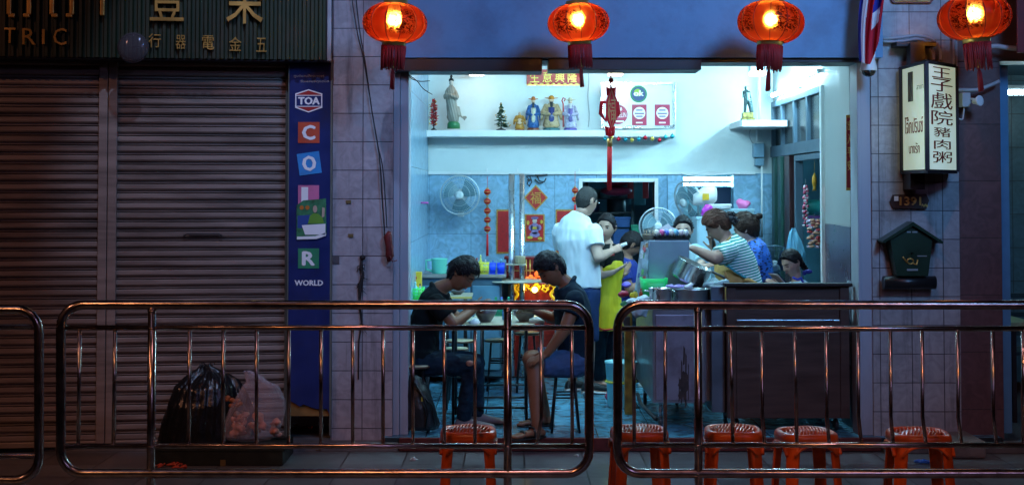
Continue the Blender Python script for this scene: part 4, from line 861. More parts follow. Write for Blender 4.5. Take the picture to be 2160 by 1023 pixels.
t = bag('garbage_bag', 'bulging black garbage bag leaning on the shutter behind the barrier', 'garbage bag', [(772, 425, 440, .02), (782, 415, 462, .05), (795, 392, 480, .10), (815, 370, 492, .16), (850, 358, 500, .2), (890, 345, 500, .2), (925, 336, 505, .2), (942, 332, 505, .19)], m_bb, 3, 9.75, .022)
mb = MB(); 
for k in range(9): a = k * .7; c = P(432 + 12 * math.cos(a), 776, 9.75); mb.tube([P(432, 782, 9.75), c + Vector((0, .03 * math.sin(a), .01)), c + Vector((.03 * math.cos(a * 2), .04 * math.sin(a), .035))], [.012, .008, .002], 6)
mb.build('tied_top', m_bb, t)
t = bag('garbage_bag', 'small black garbage bag squeezed between the big black bag and the clear bag', 'garbage bag', [(788, 470, 480, .02), (800, 462, 500, .06), (830, 455, 520, .12), (880, 450, 535, .15), (935, 450, 540, .15)], m_bb, 8, 9.9, .018)
m_clear = M('clear_bag_film', (.70, .64, .74), .12, var=.1, alpha=.22, spec=1.0, bump=.9, bscale=22)
t = bag('clear_bag', 'clear plastic bag of pinkish rubbish beside the black bags', 'garbage bag', [(782, 517, 523, .01), (794, 519, 548, .03), (806, 520, 562, .06), (815, 512, 585, .10), (845, 498, 600, .13), (862, 488, 601, .15), (900, 474, 592, .15), (918, 474, 580, .14), (926, 480, 570, .1)], m_clear, 5, 9.55, .022)
mb = MB(); random.seed(11)
for k in range(26): x = random.uniform(490, 585); y = random.uniform(872, 915); mb.ell(P(x, y, 9.5 + random.uniform(-.03, .15)), (random.uniform(.02, .045), random.uniform(.02, .04), random.uniform(.015, .03)), 8)
mb = remesh(mb, .009, 2, .5, lambda p, nn: .012 * noise.noise(p * 40)); mb.build('rubbish', M('pink_rubbish', (.60, .27, .20), .8, var=.5, scale=16, bump=.5), t)
mb = MB()
for k in range(10): x = random.uniform(478, 510); mb.ell(P(x, random.uniform(818, 855), 9.52), (.02, .02, .015), 8)
mb.build('crumpled_paper', M('orange_paper', (.35, .12, .04), .7, var=.4, scale=30), t)
th = thing('black_crate', 'low black plastic crate lying on the kerb under the garbage bags', 'crate', (P(455, 0, 9.6).x, 9.6, PAVE)); mb = MB(); a = P(322, 0, 9.4).x; c = P(603, 0, 9.4).x; zt_ = P(450, 944, 9.4).z
mb.box((a, 9.38, PAVE + .002), (c, 9.41, zt_), .004); mb.box((a, 9.80, PAVE + .002), (c, 9.83, zt_), .004); mb.box((a, 9.411, PAVE + .002), (a + .02, 9.799, zt_), .004); mb.box((c - .02, 9.411, PAVE + .002), (c, 9.799, zt_), .004); mb.box((a, 9.4, zt_ - .03), (c, 9.81, zt_ - .018)); mb.box((a - .008, 9.372, zt_ - .018), (c + .008, 9.379, zt_ + .002), .002)
mb.build('crate_body', M('black_crate_plastic', (.012, .016, .012), .4, var=.3, scale=20), th)
mb = MB(); q = P(470, 976, 9.37); mb.box((q.x - .018, 9.374, q.z - .02), (q.x + .018, 9.379, q.z + .02)); mb.build('emblem', M('gold_emblem', (.12, .08, .02), .5), th)
mb = MB(); random.seed(2)
def litter(x, y, rx, ry, n, z=PAVE):
    g = G(x, y, z); 
    for k in range(n): p = g + Vector((random.uniform(-rx, rx), random.uniform(-ry, ry), random.uniform(.004, .02))); a = random.uniform(0, 3); mb.tube([p, p + Vector((.02 * math.cos(a), .02 * math.sin(a), .006)), p + Vector((.045 * math.cos(a + .5), .045 * math.sin(a + .5), .002))], [.004, .009, .003], 6)
litter(350, 985, .08, .05, 12); litter(378, 990, .06, .03, 6); single('food_scraps', mb, M('orange_scraps', (.5, .07, .03), .5), 'scattered orange food scraps on the pavement before the black crate', 'litter')
mb = MB(); litter(1955, 978, .04, .03, 14); single('blue_wrapper', mb, M('blue_wrapper', (.03, .15, .6), .4), 'crumpled blue and white wrapper on the pavement near the rightmost stool', 'litter')
mb = MB(); litter(846, 945, .05, .04, 10); litter(870, 972, .02, .01, 3); single('paper_scraps', mb, M('paper_white', (.5, .5, .5), .7), 'white paper scraps on the pavement below the left jamb', 'litter')
mb = MB(); litter(640, 905, .08, .06, 10, -.03); single('food_scraps', mb, M('mixed_scraps', (.35, .06, .05), .5), 'small red scraps at the foot of the blue paint sign', 'litter')
mb = MB(); a = G(1768, 950, PAVE); c = G(1870, 950, PAVE); mb.box((a.x, a.y, PAVE + .001), (c.x, a.y + .25, PAVE + .075), .012); single('concrete_block', mb, M('rough_concrete', (.17, .15, .14), .9, bump=.8, bscale=30, var=.3), 'rough concrete block on the pavement before the right jamb', 'block', 'concrete blocks at the right pillar')
mb = MB(); a = G(2000, 968, PAVE); c = G(2082, 968, PAVE); mb.box((a.x, a.y, PAVE + .001), (c.x, a.y + .45, PAVE + .12), .02); single('concrete_block', mb, M('rough_concrete', (.17, .15, .14)), 'taller smooth concrete block at the foot of the maroon wall', 'block', 'concrete blocks at the right pillar')
# neighbour's things
th = thing('small_table', 'small pale green table inside the neighbouring shop at the right edge', 'table', (4.2, 10.7, 0)); q = P(2135, 676, 10.75); m_pg = M('pale_green_laminate', (.35, .45, .25), .4)
mb = MB(); mb.box((q.x - .35, 10.5, q.z - .02), (q.x + .10, 11.1, q.z + .01), .006); mb.build('tabletop', m_pg, th)
for dx, dy in ((-.05, 10.58), (.07, 10.58), (-.05, 11.02), (.07, 11.02)): mb = MB(); mb.box((q.x + dx - .015, dy - .015, 0), (q.x + dx + .015, dy + .015, q.z - .021)); mb.build('leg', m_dark, th)
th = thing('chair', 'dark metal chair behind the pale green table at the right edge', 'chair', (4.2, 11.3, 0)); mb = MB(); x = P(2140, 0, 11.3).x; m_tl = M('teal_dark', (.03, .06, .07), .4)
for k, z in enumerate((.55, .7, .85)): mb.box((x - .12, 11.45, z), (x + .35, 11.47, z + .04), .004)
mb.build('backrest', m_tl, th); mb = MB(); mb.box((x - .12, 11.1, .43), (x + .35, 11.5, .46), .006); mb.build('seat', m_tl, th)
for dx in (-.1, .32):
    for y in (11.12, 11.47): mb = MB(); mb.box((x + dx - .012, y - .012, 0), (x + dx + .012, y + .012, .9 if y > 11.3 else .43)); mb.build('leg', m_tl, th)

random.seed(31)
mb = MB(); litter(700, 950, .10, .06, 6); single('dry_leaves', mb, M('dry_leaf', (.10, .06, .03), .8), 'few dry leaves on the pavement below the left pillar', 'litter')
mb = MB(); litter(1230, 965, .06, .05, 5); single('cigarette_ends', mb, M('paper_white', (.5, .5, .5), .7), 'tiny pale scraps on the pavement before the shop threshold', 'litter')
# ================================================================= inside the eatery
def rect(x0, y0, x1, y1, Y): a, b = P(x0, y1, Y), P(x1, y0, Y); return a.x, a.z, b.x, b.z
YS = 13.42
# shelves
a = P(896, 0, 13.3).x; c = P(1424, 0, 13.3).x; zs1, zs0 = P(1200, 275, 13.3).z, P(1200, 289, 13.3).z; SZ = zs1
mb = MB(); mb.box((a, 13.3, zs0), (c, YB - .002, zs1), .004); single('wall_shelf', mb, m_wht, 'long white wall shelf carrying the row of statues', 'shelf')
p0 = P(1560, 0, 12.9); zc1, zc0 = P(1600, 254, 12.9).z, P(1600, 267, 12.9).z
mb = MB(); poly = [(P(1533, 0, YB).x + .02, YB - .002), (p0.x, 12.95), (p0.x + .02, 12.9), (XR - .002, 12.9), (XR - .002, YB - .002)]
mb.prism(poly, zc0, zc1, lambda a, b, c: (a, b, c)); single('corner_shelf', mb, m_wht, 'small white corner shelf with a dark bronze statue', 'shelf')

def statue(name, label, px, top, w, cols, Y=YS, base_z=None, group=None, kind='deity', seed=1):
    'small porcelain figure: pedestal, robe, sleeves, beard, head and hat'
    bz = SZ if base_z is None else base_z; c = P(px, top, Y); H = c.z - bz; c = Vector((c.x, Y, bz)); k = w / S(Y) / 2; t = thing(name, label, 'statue', c, group=group)
    mats = [M('porcelain_%s_%d' % (name, i) if 0 else 'porc_%d_%d_%d' % tuple(int(x * 99) for x in col), [x ** 1.5 * .8 for x in col], .3, var=.35, scale=40) for i, col in enumerate(cols)]
    mb = MB(); mb.loft([(c + Vector((0, 0, 0)), (k * .8, 0, 0), (0, k * .6, 0)), (c + Vector((0, 0, H * .06)), (k * .78, 0, 0), (0, k * .58, 0)), (c + Vector((0, 0, H * .09)), (k * .6, 0, 0), (0, k * .5, 0))], 20); mb.build('pedestal', mats[3], t)
    mb = MB(); rg = []
    for f, r, d in ((.08, .62, .5), (.14, .80, .62), (.26, .70, .6), (.40, .60, .5), (.52, .62, .42), (.64, .66, .38), (.72, .58, .32), (.77, .30, .24), (.80, .16, .16)): rg.append((c + Vector((0, -k * .1 * (.5 - f), H * f)), (k * r, 0, 0), (0, k * d, 0)))
    mb.loft(rg, 24)
    for s_ in (-1, 1): mb.caps(c + Vector((s_ * k * .5, 0, H * .70)), c + Vector((s_ * k * .78, -k * .3, H * .50)), k * .22, k * .24, 10); mb.caps(c + Vector((s_ * k * .78, -k * .3, H * .50)), c + Vector((s_ * k * .25, -k * .62, H * .46)), k * .24, k * .16, 10); mb.loft([(c + Vector((s_ * k * .8, -k * .25, H * .5)), (k * .2, 0, 0), (0, k * .12, 0)), (c + Vector((s_ * k * .92, -k * .15, H * .30)), (k * .12, 0, 0), (0, k * .1, 0))], 10)
    mb.build('robe', mats[0], t)
    mb = MB(); mb.loft([(c + Vector((0, -k * .48, H * .12)), (k * .3, 0, 0), (0, k * .14, 0)), (c + Vector((0, -k * .50, H * .40)), (k * .24, 0, 0), (0, k * .14, 0)), (c + Vector((0, -k * .38, H * .66)), (k * .30, 0, 0), (0, k * .12, 0))], 14)
    mb.tube([c + Vector((k * .62 * math.cos(a), k * .52 * math.sin(a), H * .45)) for a in [i * .42 for i in range(15)]], k * .07, 6, True); mb.build('apron_and_belt', mats[1], t)
    mb = MB(); mb.ell(c + Vector((0, -k * .05, H * .86)), (k * .24, k * .24, H * .075), 14); hd = mb.build('head', M('statue_skin', (.62, .42, .30), .4), t)
    mb = MB()
    if kind != 'bald': mb.lathe([(k * .26, H * .89), (k * .30, H * .915), (k * .24, H * .93), (k * .26, H * .97), (k * .12, H)], (c.x, c.y, c.z), 14); mb.tube([c + Vector((-k * .62, 0, H * .93)), c + Vector((0, .0, H * .915)), c + Vector((k * .62, 0, H * .93))], [.003, .008, .003], 6); mb.build('hat', mats[2], hd)
    else: mb.ell(c + Vector((0, -k * .5, H * .45)), (k * .42, k * .3, H * .16), 14); mb.build('belly', M('statue_skin', (.62, .42, .30)), t)
    if kind == 'beard' or kind == 'staff':
        mb = MB(); mb.loft([(c + Vector((0, -k * .24, H * .82)), (k * .15, 0, 0), (0, k * .06, 0)), (c + Vector((0, -k * .42, H * .70)), (k * .13, 0, 0), (0, k * .06, 0)), (c + Vector((0, -k * .5, H * .58)), (k * .03, 0, 0), (0, k * .03, 0))], 10); mb.build('beard', M('beard_' + ('white' if kind == 'staff' else 'black'), (.7, .7, .7) if kind == 'staff' else (.02, .02, .02), .6), hd)
    if kind == 'staff':
        mb = MB(); x = -k * .85; mb.tube([c + Vector((x, -.03, H * .1)), c + Vector((x, -.03, H * .8)), c + Vector((x - .012, -.03, H * .9)), c + Vector((x, -.03, H * .98)), c + Vector((x + .02, -.03, H * .95)), c + Vector((x + .01, -.03, H * .88))], .006, 8); mb.build('staff', m_red, t)
    return t
statue('statue', 'tiny gold laughing statue, smallest of the shelf figures, beside the little green tree', 1096, 234, 26, [(.6, .36, .10), (.5, .3, .1), (.6, .4, .2), (.4, .15, .03)], kind='bald', group='painted statues on the shelf')
statue('statue', 'blue and white robed statue with a black beard, left of the three tall figures', 1125, 204, 33, [(.08, .22, .45), (.75, .72, .6), (.6, .25, .08), (.35, .15, .08)], kind='beard', group='painted statues on the shelf')
statue('statue', 'wide cream, orange and blue statue in the middle of the three tall figures', 1163, 202, 46, [(.62, .48, .32), (.10, .12, .3), (.7, .36, .06), (.12, .3, .32)], kind='beard', group='painted statues on the shelf')
statue('statue', 'pale violet statue with a white beard and red curled staff, right of the three', 1203, 206, 36, [(.62, .60, .72), (.3, .25, .5), (.7, .65, .5), (.22, .18, .5)], kind='staff', group='painted statues on the shelf')
# tall white robed lady statue
c = P(957, 160, YS); c.z = SZ; H = P(957, 160, YS).z - SZ; t = thing('statue', 'tall pale grey robed female statue on a green base at the left of the shelf', 'statue', c, group='painted statues on the shelf'); m_st = M('grey_porcelain', (.22, .20, .17), .35, var=.12, scale=12)
def q_(x, y, d=0): p = P(x, y, YS); return Vector((p.x, YS + d, p.z))
mb = MB(); mb.loft([(q_(957, 272), (.062, 0, 0), (0, .06, 0)), (q_(957, 262), (.060, 0, 0), (0, .055, 0)), (q_(956, 257), (.045, 0, 0), (0, .05, 0))], 18); mb.build('base', M('green_glaze', (.015, .14, .05), .3), t)
rg = [(q_(957, 258), .050), (q_(955, 248), .058), (q_(955, 235), .055), (q_(953, 220), .052), (q_(951, 207), .053), (q_(950, 195), .050), (q_(951, 188), .046), (q_(952, 184), .028), (q_(952, 180), .016)]
mb = MB(); mb.loft([(p, (r, 0, 0), (0, r * .75, 0)) for p, r in rg], 20); mb.caps(q_(944, 194), q_(941, 205, -.03), .022, .026); mb.caps(q_(941, 205, -.03), q_(952, 203, -.06), .024, .016); mb.caps(q_(960, 194), q_(963, 206, -.03), .022, .026); mb.caps(q_(963, 206, -.03), q_(952, 203, -.06), .024, .016)
mb.loft([(q_(960, 225, .0), (.04, 0, 0), (0, .03, 0)), (q_(966, 242), (.035, 0, -.015), (0, .025, 0)), (q_(975, 251), (.02, 0, -.02), (0, .018, 0)), (q_(984, 247), (.005, 0, -.012), (0, .01, 0))], 14); mb = remesh(mb, .006, 3, .5, lambda p, nn: .0025 * math.sin(p.x * 260 + p.z * 60)); mb.build('robe', m_st, t)
mb = MB(); mb.ell(q_(952, 175), (.022, .023, .03), 14); hd = mb.build('head', M('pale_face', (.5, .45, .4), .4), t)
mb = MB(); mb.ell(q_(952, 170, .006), (.025, .024, .024), 14); mb.ell(q_(952, 162), (.013, .013, .018), 10); mb.build('hair', m_black, hd)
# little trees
def minitree(name, label, px, top, bot, w, c1, dots, seed, cone):
    random.seed(seed); c = P(px, bot, YS); c.z = SZ; H = P(px, top, YS).z - SZ; k = w / S(YS) / 2; t = thing(name, label, 'ornament', c)
    mb = MB(); mb.lathe([(k * .55, 0), (k * .5, H * .04), (k * .15, H * .08), (.006, H * .1), (.006, H * .9)], c, 14); mb.build('stand', m_dark, t)
    mb = MB()
    for i in range(130):
        f = random.random(); z = H * (.14 + .8 * f); r = k * ((1 - f) ** .8 if cone else math.sin(math.pi * (.12 + .85 * f)) ** .6) * random.uniform(.5, 1.05); a = random.uniform(0, 6.28)
        p = c + Vector((0, 0, z)); q = c + Vector((r * math.cos(a), r * math.sin(a), z + (-.008 if cone else .012))); mb.tube([p + (q - p) * .4, q], [.009, .002], 4)
    mb.build('foliage', M(name + '_leaf', c1, .5, var=.4, scale=50), t)
    mb = MB()
    for i in range(14): f = random.random(); r = k * ((1 - f) ** .8 if cone else .8); a = random.uniform(3.3, 6.2); mb.ell(c + Vector((r * math.cos(a), r * math.sin(a), H * (.16 + .76 * f))), .006, 6)
    mb.build('trinkets', M('trinket_%s' % name, dots, .3, .6), t)
minitree('red_ornament', 'small bushy red ornament at the left end of the shelf', 915, 207, 272, 24, (.42, .015, .02), (.6, .4, .1), 5, False)
minitree('small_tree', 'small dark green decorative tree with gold trinkets on the shelf', 1057, 212, 273, 40, (.006, .045, .018), (.6, .4, .12), 6, True)
# bronze rider statue on corner shelf
YC = 13.1; t = thing('statue', 'dark bronze standing statue with gold highlights on the corner shelf', 'statue', P(1577, 250, YC), group='painted statues on the shelf'); m_br = M('dark_bronze', (.03, .05, .05), .3, .8, var=.6, scale=30); 
def qc(x, y, d=0): p = P(x, y, YC); return Vector((p.x, YC + d, p.z))
mb = MB(); z0 = zc1; p = qc(1577, 240); mb.box((p.x - .06, YC - .05, z0), (p.x + .06, YC + .05, z0 + .03), .006); mb.box((p.x - .05, YC - .04, z0 + .031), (p.x + .05, YC + .04, p.z + .01), .006); mb.build('plinth', M('bronze_gold', (.20, .16, .05), .35, .7, var=.7, scale=40), t)
mb = MB(); mb.caps(qc(1571, 237), qc(1573, 212), .012, .017); mb.caps(qc(1584, 237), qc(1579, 212), .012, .017); mb.loft([(qc(1576, 214), (.03, 0, 0), (0, .02, 0)), (qc(1575, 203), (.027, 0, 0), (0, .02, 0)), (qc(1574, 195), (.034, 0, 0), (0, .022, 0)), (qc(1574, 190), (.012, 0, 0), (0, .012, 0))], 14); mb.ell(qc(1573, 186), (.014, .015, .018), 12); mb.caps(qc(1568, 194), qc(1567, 206, -.02), .009, .007); mb.caps(qc(1580, 194), qc(1585, 208), .009, .007); mb.caps(qc(1585, 208), qc(1588, 238), .006, .008)
mb = remesh(mb, .004, 2); mb.build('figure', m_br, t)
# plaque
t = thing('gold_plaque', 'red plaque with four gold chinese characters above the statues', 'plaque', P(1167, 165, YB)); x0, z0, x1, z1 = rect(1111, 147, 1223, 181, YB - .02)
mb = MB(); mb.box((x0, YB - .022, z0), (x1, YB - .001, z1), .003); mb.build('board', M('plaque_bright_red', (.42, .010, .008), .4), t)
mb = MB(); w = (x1 - x0) / 4.2
for k, ch in enumerate('生意興隆'): mb.text(ch, x0 + .03 + k * w, z0 + .03, x0 + .02 + (k + .82) * w, z1 - .02, YB - .024, .004)
mb.build('characters', M('gold_leaf', (.55, .32, .04), .3, .4), t)
mb = MB(); mb.box((x0, YB - .026, z0), (x1, YB - .0225, z0 + .008)); random.seed(3)
for k in range(9): mb.ell((x0 + .03 + k * (x1 - x0 - .06) / 8, YB - .024, z0 + .015), (.018, .004, .010), 8)
mb.build('gold_border', m_gold, t)
# certificate board
t = thing('award_board', 'silver-framed white board with a green round badge and red award cards', 'board', P(1346, 272, YB)); YA = YB - .16; x0, z0, x1, z1 = rect(1267, 174, 1425, 272, YA)
mb = MB(); mb.box((x0 + .012, YA - .002, z0 + .012), (x1 - .012, YA + .01, z1 - .012)); mb.build('white_panel', M('board_white', (.72, .76, .78), .25, var=.03), t)
mb = MB(); f = .026
mb.box((x0, YA - .014, z0), (x0 + f, YA + .02, z1), .004); mb.box((x1 - f, YA - .014, z0), (x1, YA + .02, z1), .004); mb.box((x0 + f, YA - .013, z1 - f), (x1 - f, YA + .02, z1), .003); mb.box((x0 + f, YA - .013, z0), (x1 - f, YA + .02, z0 + f), .003); mb.build('silver_frame', m_steel, t)
AP = Plane(0, YA - .003)
def disc(mb, cx, cy, r, d, n=28): u, z = AP.uz(cx, cy); k = r / S(YA); mb.prism([(u + k * math.cos(a), z + k * math.sin(a)) for a in [2 * math.pi * i / n for i in range(n)]], -d - .002, -d)
mb = MB(AP.mat); disc(mb, 1347, 199, 18, .001); b_ = mb.build('green_badge', M('badge_green', (.01, .14, .04), .4), t)
mb = MB(AP.mat); disc(mb, 1347, 199, 14.5, .0035); mb.build('badge_ring', M('badge_navy', (.005, .03, .12), .4), b_)
mb = MB(AP.mat); disc(mb, 1345, 196, 8, .006); mb.build('badge_centre', M('badge_lime', (.22, .35, .02), .4), b_)
mb = MB(AP.mat); u0, z0_ = AP.uz(1337, 203); u1, z1_ = AP.uz(1357, 192); mb.bold('ok', u0, z0_, u1, z1_, -.009, .001); mb.build('badge_letters', m_wht, b_)
m_card = M('card_crimson', (.32, .008, .05), .4); m_cin = M('card_ink', (.12, .05, .15), .5)
mb = MB(AP.mat); disc(mb, 1303, 242, 21, .001); b_ = mb.build('red_round_award', m_card, t)
mb = MB(AP.mat); u0, z0_ = AP.uz(1286, 248); u1, z1_ = AP.uz(1321, 238); mb.text('MICHELIN', u0, z0_, u1, z1_, -.0035, .001); u0, z0_ = AP.uz(1295, 234); u1, z1_ = AP.uz(1312, 227); mb.text('2018', u0, z0_, u1, z1_, -.0035, .001); u0, z0_ = AP.uz(1298, 258); u1, z1_ = AP.uz(1316, 255); mb.box((u0, -.0045, z0_), (u1, -.0035, z1_)); mb.build('award_letters', m_wht, b_)
for x0_, x1_ in ((1333, 1364), (1381, 1413)):
    a, zz0 = AP.uz(x0_, 265); b2_, zz1 = AP.uz(x1_, 221); cx = (x0_ + x1_) / 2
    mb = MB(AP.mat); mb.box((a, -.004, zz0), (b2_, -.001, zz1)); cd = mb.build('red_award_card', m_card, t)
    mb = MB(AP.mat); disc(mb, cx, 239, 12.5, .0045); u0, z0_ = AP.uz(cx - 7, 262); u1, z1_ = AP.uz(cx + 7, 257); mb.box((u0, -.0055, z0_ + .006), (u1, -.0045, z1_ - .004)); mb.build('card_disc', m_wht, cd)
    mb = MB(AP.mat)
    for yy, ww in ((233, 7), (240, 10), (246, 7)): u0, z0_ = AP.uz(cx - ww, yy + 1.5); u1, z1_ = AP.uz(cx + ww, yy - 1.5); mb.box((u0, -.0075, z0_), (u1, -.0068, z1_))
    mb.build('card_letters', m_cin, cd)
# baubles
t = thing('bauble_string', 'string of small red, teal and gold baubles under the award board', 'decoration', P(1350, 295, 13.2))
bc = {'t': (.02, .28, .35), 'r': (.5, .01, .03), 'g': (.6, .42, .08)}
for k, (x, y, cc) in enumerate(((1276, 293, 't'), (1290, 290, 'g'), (1305, 294, 'r'), (1319, 295, 't'), (1333, 296, 'g'), (1347, 294, 't'), (1361, 291, 'r'), (1376, 293, 'g'), (1391, 296, 'r'), (1404, 290, 't'), (1418, 288, 't'))):
    mb = MB(); p = P(x, y, 13.2); mb.ell(p, .021, 12); mb.cyl(p, p + Vector((0, 0, .03)), .004, n=6); mb.build('bauble', M('bauble_' + cc, bc[cc], .15, .7), t)
mb = MB(); 
for x in range(1276, 1424, 14): a, b_ = P(x, 275, 13.2), P(x, 290, 13.2); mb.cyl(a, b_, .001, n=4)
mb.tube([P(x, 275, 13.2) for x in (1270, 1345, 1426)], .0018, 5); mb.build('thread', m_wht, t)

# ---- fans
m_cage = M('fan_wire', (.55, .62, .65), .35, .6); m_blade = M('fan_blade', (.10, .25, .32), .35, alpha=.7, var=.05); m_hub = M('fan_hub', (.65, .72, .75), .4)
def fan(label, px, py, rpx, Y, face, mount, mats=(m_cage, m_blade, m_hub), sq=1.0, loc=None, group='electric fans'):
    c = P(px, py, Y) if loc is None else Vector(loc); r = rpx / S(Y); f = Vector(face).normalized(); u = Vector((-f.y, f.x, 0)).normalized() if abs(f.z) < .99 else Vector((1, 0, 0)); w = f.cross(u)
    if w.z < 0: w = -w
    t = thing('electric_fan', label, 'fan', c + Vector((0, 0, -r)), group=group)
    mb = MB()
    for dp, rr in ((.0, 1.0),): mb.tube([c + u * r * rr * math.cos(a) + w * r * rr * math.sin(a) + f * dp for a in [2 * math.pi * i / 48 for i in range(48)]], .007, 8, True)
    for dp, rr in ((.045, .82), (.06, .55), (-.05, .8)): mb.tube([c + u * r * rr * math.cos(a) + w * r * rr * math.sin(a) + f * dp for a in [2 * math.pi * i / 36 for i in range(36)]], .0018, 5, True)
    for k in range(60):
        a = 2 * math.pi * k / 60; d = u * math.cos(a) + w * math.sin(a); mb.tube([c + d * r * .2 + f * .07, c + d * r * .6 + f * .06, c + d * r * .85 + f * .04, c + d * r], .0009, 4)
        if k % 2: mb.tube([c + d * r * .2 - f * .06, c + d * r * .8 - f * .05, c + d * r], .0009, 4)
    mb.build('cage', mats[0], t)
    for k in range(3):
        mb = MB(); vs = []; fs = []; a0 = 2 * math.pi * k / 3 + .4; n = 10
        for i in range(n + 1):
            rr = r * (.12 + .76 * i / n)
            for j in range(6): s_ = j / 5 - .5; a = a0 + s_ * (1.5 - .3 * i / n) + .25 * i / n; vs.append(c + (u * math.cos(a) + w * math.sin(a)) * rr + f * (.02 * s_ * 2))
        vs2 = [v - f * .003 for v in vs]; m_ = len(vs)
        for i in range(n):
            for j in range(5): q = i * 6 + j; fs.append((q, q + 1, q + 7, q + 6)); fs.append((q + m_, q + 6 + m_, q + 7 + m_, q + 1 + m_))
        mb.add(vs + vs2, fs, True); mb.build('blade', mats[1], t)
    mb = MB(); mb.lathe([(r * .16, .05), (r * .22, .065), (r * .22, .078), (r * .1, .085)], c, 20, f); mb.build('hub', mats[2], t)
    mb = MB(); mb.lathe([(r * .3, -.17), (r * .34, -.12), (r * .3, -.05), (r * .1, -.03)], c, 20, f); mb.build('motor', mats[2], t)
    mb = MB(); q = c - f * .12
    if mount == 'wall': mb.tube([q, q + Vector((0, 0, -r * .75)), q + Vector((0, 0, -r * .95)) - f * .02], .012, 8); e = q + Vector((0, 0, -r * .95)); mb.box((e.x - .03, e.y - .02, e.z - .03), (e.x + .03, e.y + .03, e.z + .02), .006)
    elif mount == 'floor': mb.cyl(q + Vector((0, 0, -.08)), (q.x, q.y, .03), .014); mb.lathe([(.18, .0), (.18, .02), (.05, .035)], (q.x, q.y, .0), 24)
    else: mb.cyl(q, Vector(mount), .018)
    mb.build('stand', mats[2], t); return t
fan('round wall fan with a white hub on the blue tiles left of the lantern string', 970, 412, 41, 13.3, (-.05, -1, 0), 'wall')
fan('wall fan seen edge-on at the left jamb, on the left side wall', 0, 0, 44, 12.3, (1, -.35, -.05), 'wall', loc=P(856, 408, 12.3))
fan('wall fan turned sideways in the lit alcove, with a yellow sticker on its motor', 0, 0, 42, 13.2, (-.80, -.55, -.3), 'wall', loc=P(1453, 424, 13.2))
fan('pedestal fan standing behind the egg tray of the food cart', 1388, 478, 39, 12.4, (-.1, -1, .05), 'floor')
m_bl2 = M('dark_blue_blade', (.01, .03, .09), .4)
fan('large dark blue pedestal fan behind the little girl', 1634, 566, 47, 12.0, (-.1, -1, 0), 'floor', (M('fan_dark_wire', (.05, .09, .13), .4, .5), m_bl2, M('fan_grey_hub', (.18, .24, .28), .4)))
o = bpy.data.objects; 
mb = MB(); p = P(1488, 415, 13.1); mb.loft([(p + Vector((-.11, 0, -.03)), (0, .05, 0), (0, 0, .05)), (p + Vector((-.03, 0, .0)), (0, .09, 0), (0, 0, .085)), (p + Vector((.07, 0, .02)), (0, .09, 0), (0, 0, .09)), (p + Vector((.10, 0, .02)), (0, .06, 0), (0, 0, .06))], 18)
t = thing('exhaust_motor', 'rounded white motor housing with a small orange label beside the turned fan', 'motor', p); mb.build('housing', m_wht, t)
mb = MB(); mb.box((p.x - .04, p.y - .095, p.z - .03), (p.x + .02, p.y - .088, p.z + .03)); mb.build('orange_label', M('label_orange', (.6, .35, .02), .5), t)
mb = MB(); mb.cyl(p + Vector((0, 0, -.05)), p + Vector((0, .3, -.25)), .02); mb.build('arm', m_wht, t)

# ---- lantern strings, posters
def string_of(label, px, rows, rpx, Y, top, tail):
    t = thing('lantern_string', label, 'ornament', P(px, top, Y)); mb = MB(); mb.cyl(P(px, top, Y), P(px, tail, Y), .0025, n=6); mb.build('cord', m_red, t)
    for y in rows: mb = MB(); p = P(px, y, Y); r = rpx / S(Y); mb.ell(p, (r, r, r * .85), 16); o = mb.build('small_lantern', M('small_lantern_red', (.6, .02, .01), .3, var=.2), t); mb = MB(); mb.cyl(p + Vector((0, 0, r * .8)), p + Vector((0, 0, r * 1.15)), r * .4); mb.cyl(p - Vector((0, 0, r * .8)), p - Vector((0, 0, r * 1.15)), r * .4); mb.tube([p + Vector((r * 1.01 * math.cos(a), r * 1.01 * math.sin(a), 0)) for a in [i * .524 for i in range(12)]], .003, 5, True); mb.build('gold_caps', m_gold, o)
    mb = MB()
    for i in range(10): a = i * 2.4; r = .008 * math.sqrt(i / 10); mb.tube([P(px, rows[-1] + 11, Y) + Vector((r * math.cos(a), r * math.sin(a), 0)), P(px, tail, Y) + Vector((r * 1.4 * math.cos(a), r * 1.4 * math.sin(a), 0))], .003, 4)
    mb.build('tassel', M('tassel_red', (.5, .008, .012)), t)
string_of('string of five small red lanterns with gold caps and a tassel beside the wall fan', 1028, (405, 425, 445, 464, 483), 7.5, 13.45, 372, 540)
string_of('short string of two small red lanterns behind the head of the man in white', 1213, (402, 421), 7, 13.45, 362, 450)
def poster(name, label, pts, Y, cols, text=None, seed=1, bits=40):
    PL = Plane(0, Y); t = thing(name, label, 'poster', P(sum(x for x, y in pts) / len(pts), max(y for x, y in pts), Y)); q = [PL.uz(x, y) for x, y in pts]; cx = sum(a for a, b in q) / len(q); cz = sum(b for a, b in q) / len(q)
    mb = MB(PL.mat); mb.prism(q, .000, .003); mb.build('gold_border', cols[0], t)
    mb = MB(PL.mat); mb.prism([(cx + (a - cx) * .86, cz + (b - cz) * (.93 if len(set(x for x, y in pts)) == 2 else .86)) for a, b in q], -.0015, -.0003); mb.build('red_field', cols[1], t)
    if text:
        mb = MB(PL.mat)
        for ch, x0, y0, x1, y1 in text: a, z0 = PL.uz(x0, y1); b_, z1 = PL.uz(x1, y0); mb.bold(ch, a, z0, b_, z1, -.0017, .001, 0, .001)
        mb.build('characters', cols[2], t)
    return t, PL, (cx, cz)
m_pg_ = M('poster_gold', (.5, .28, .05), .4, .3, var=.5, scale=90); m_pr = M('poster_red', (.42, .008, .01), .5, var=.25, scale=40)
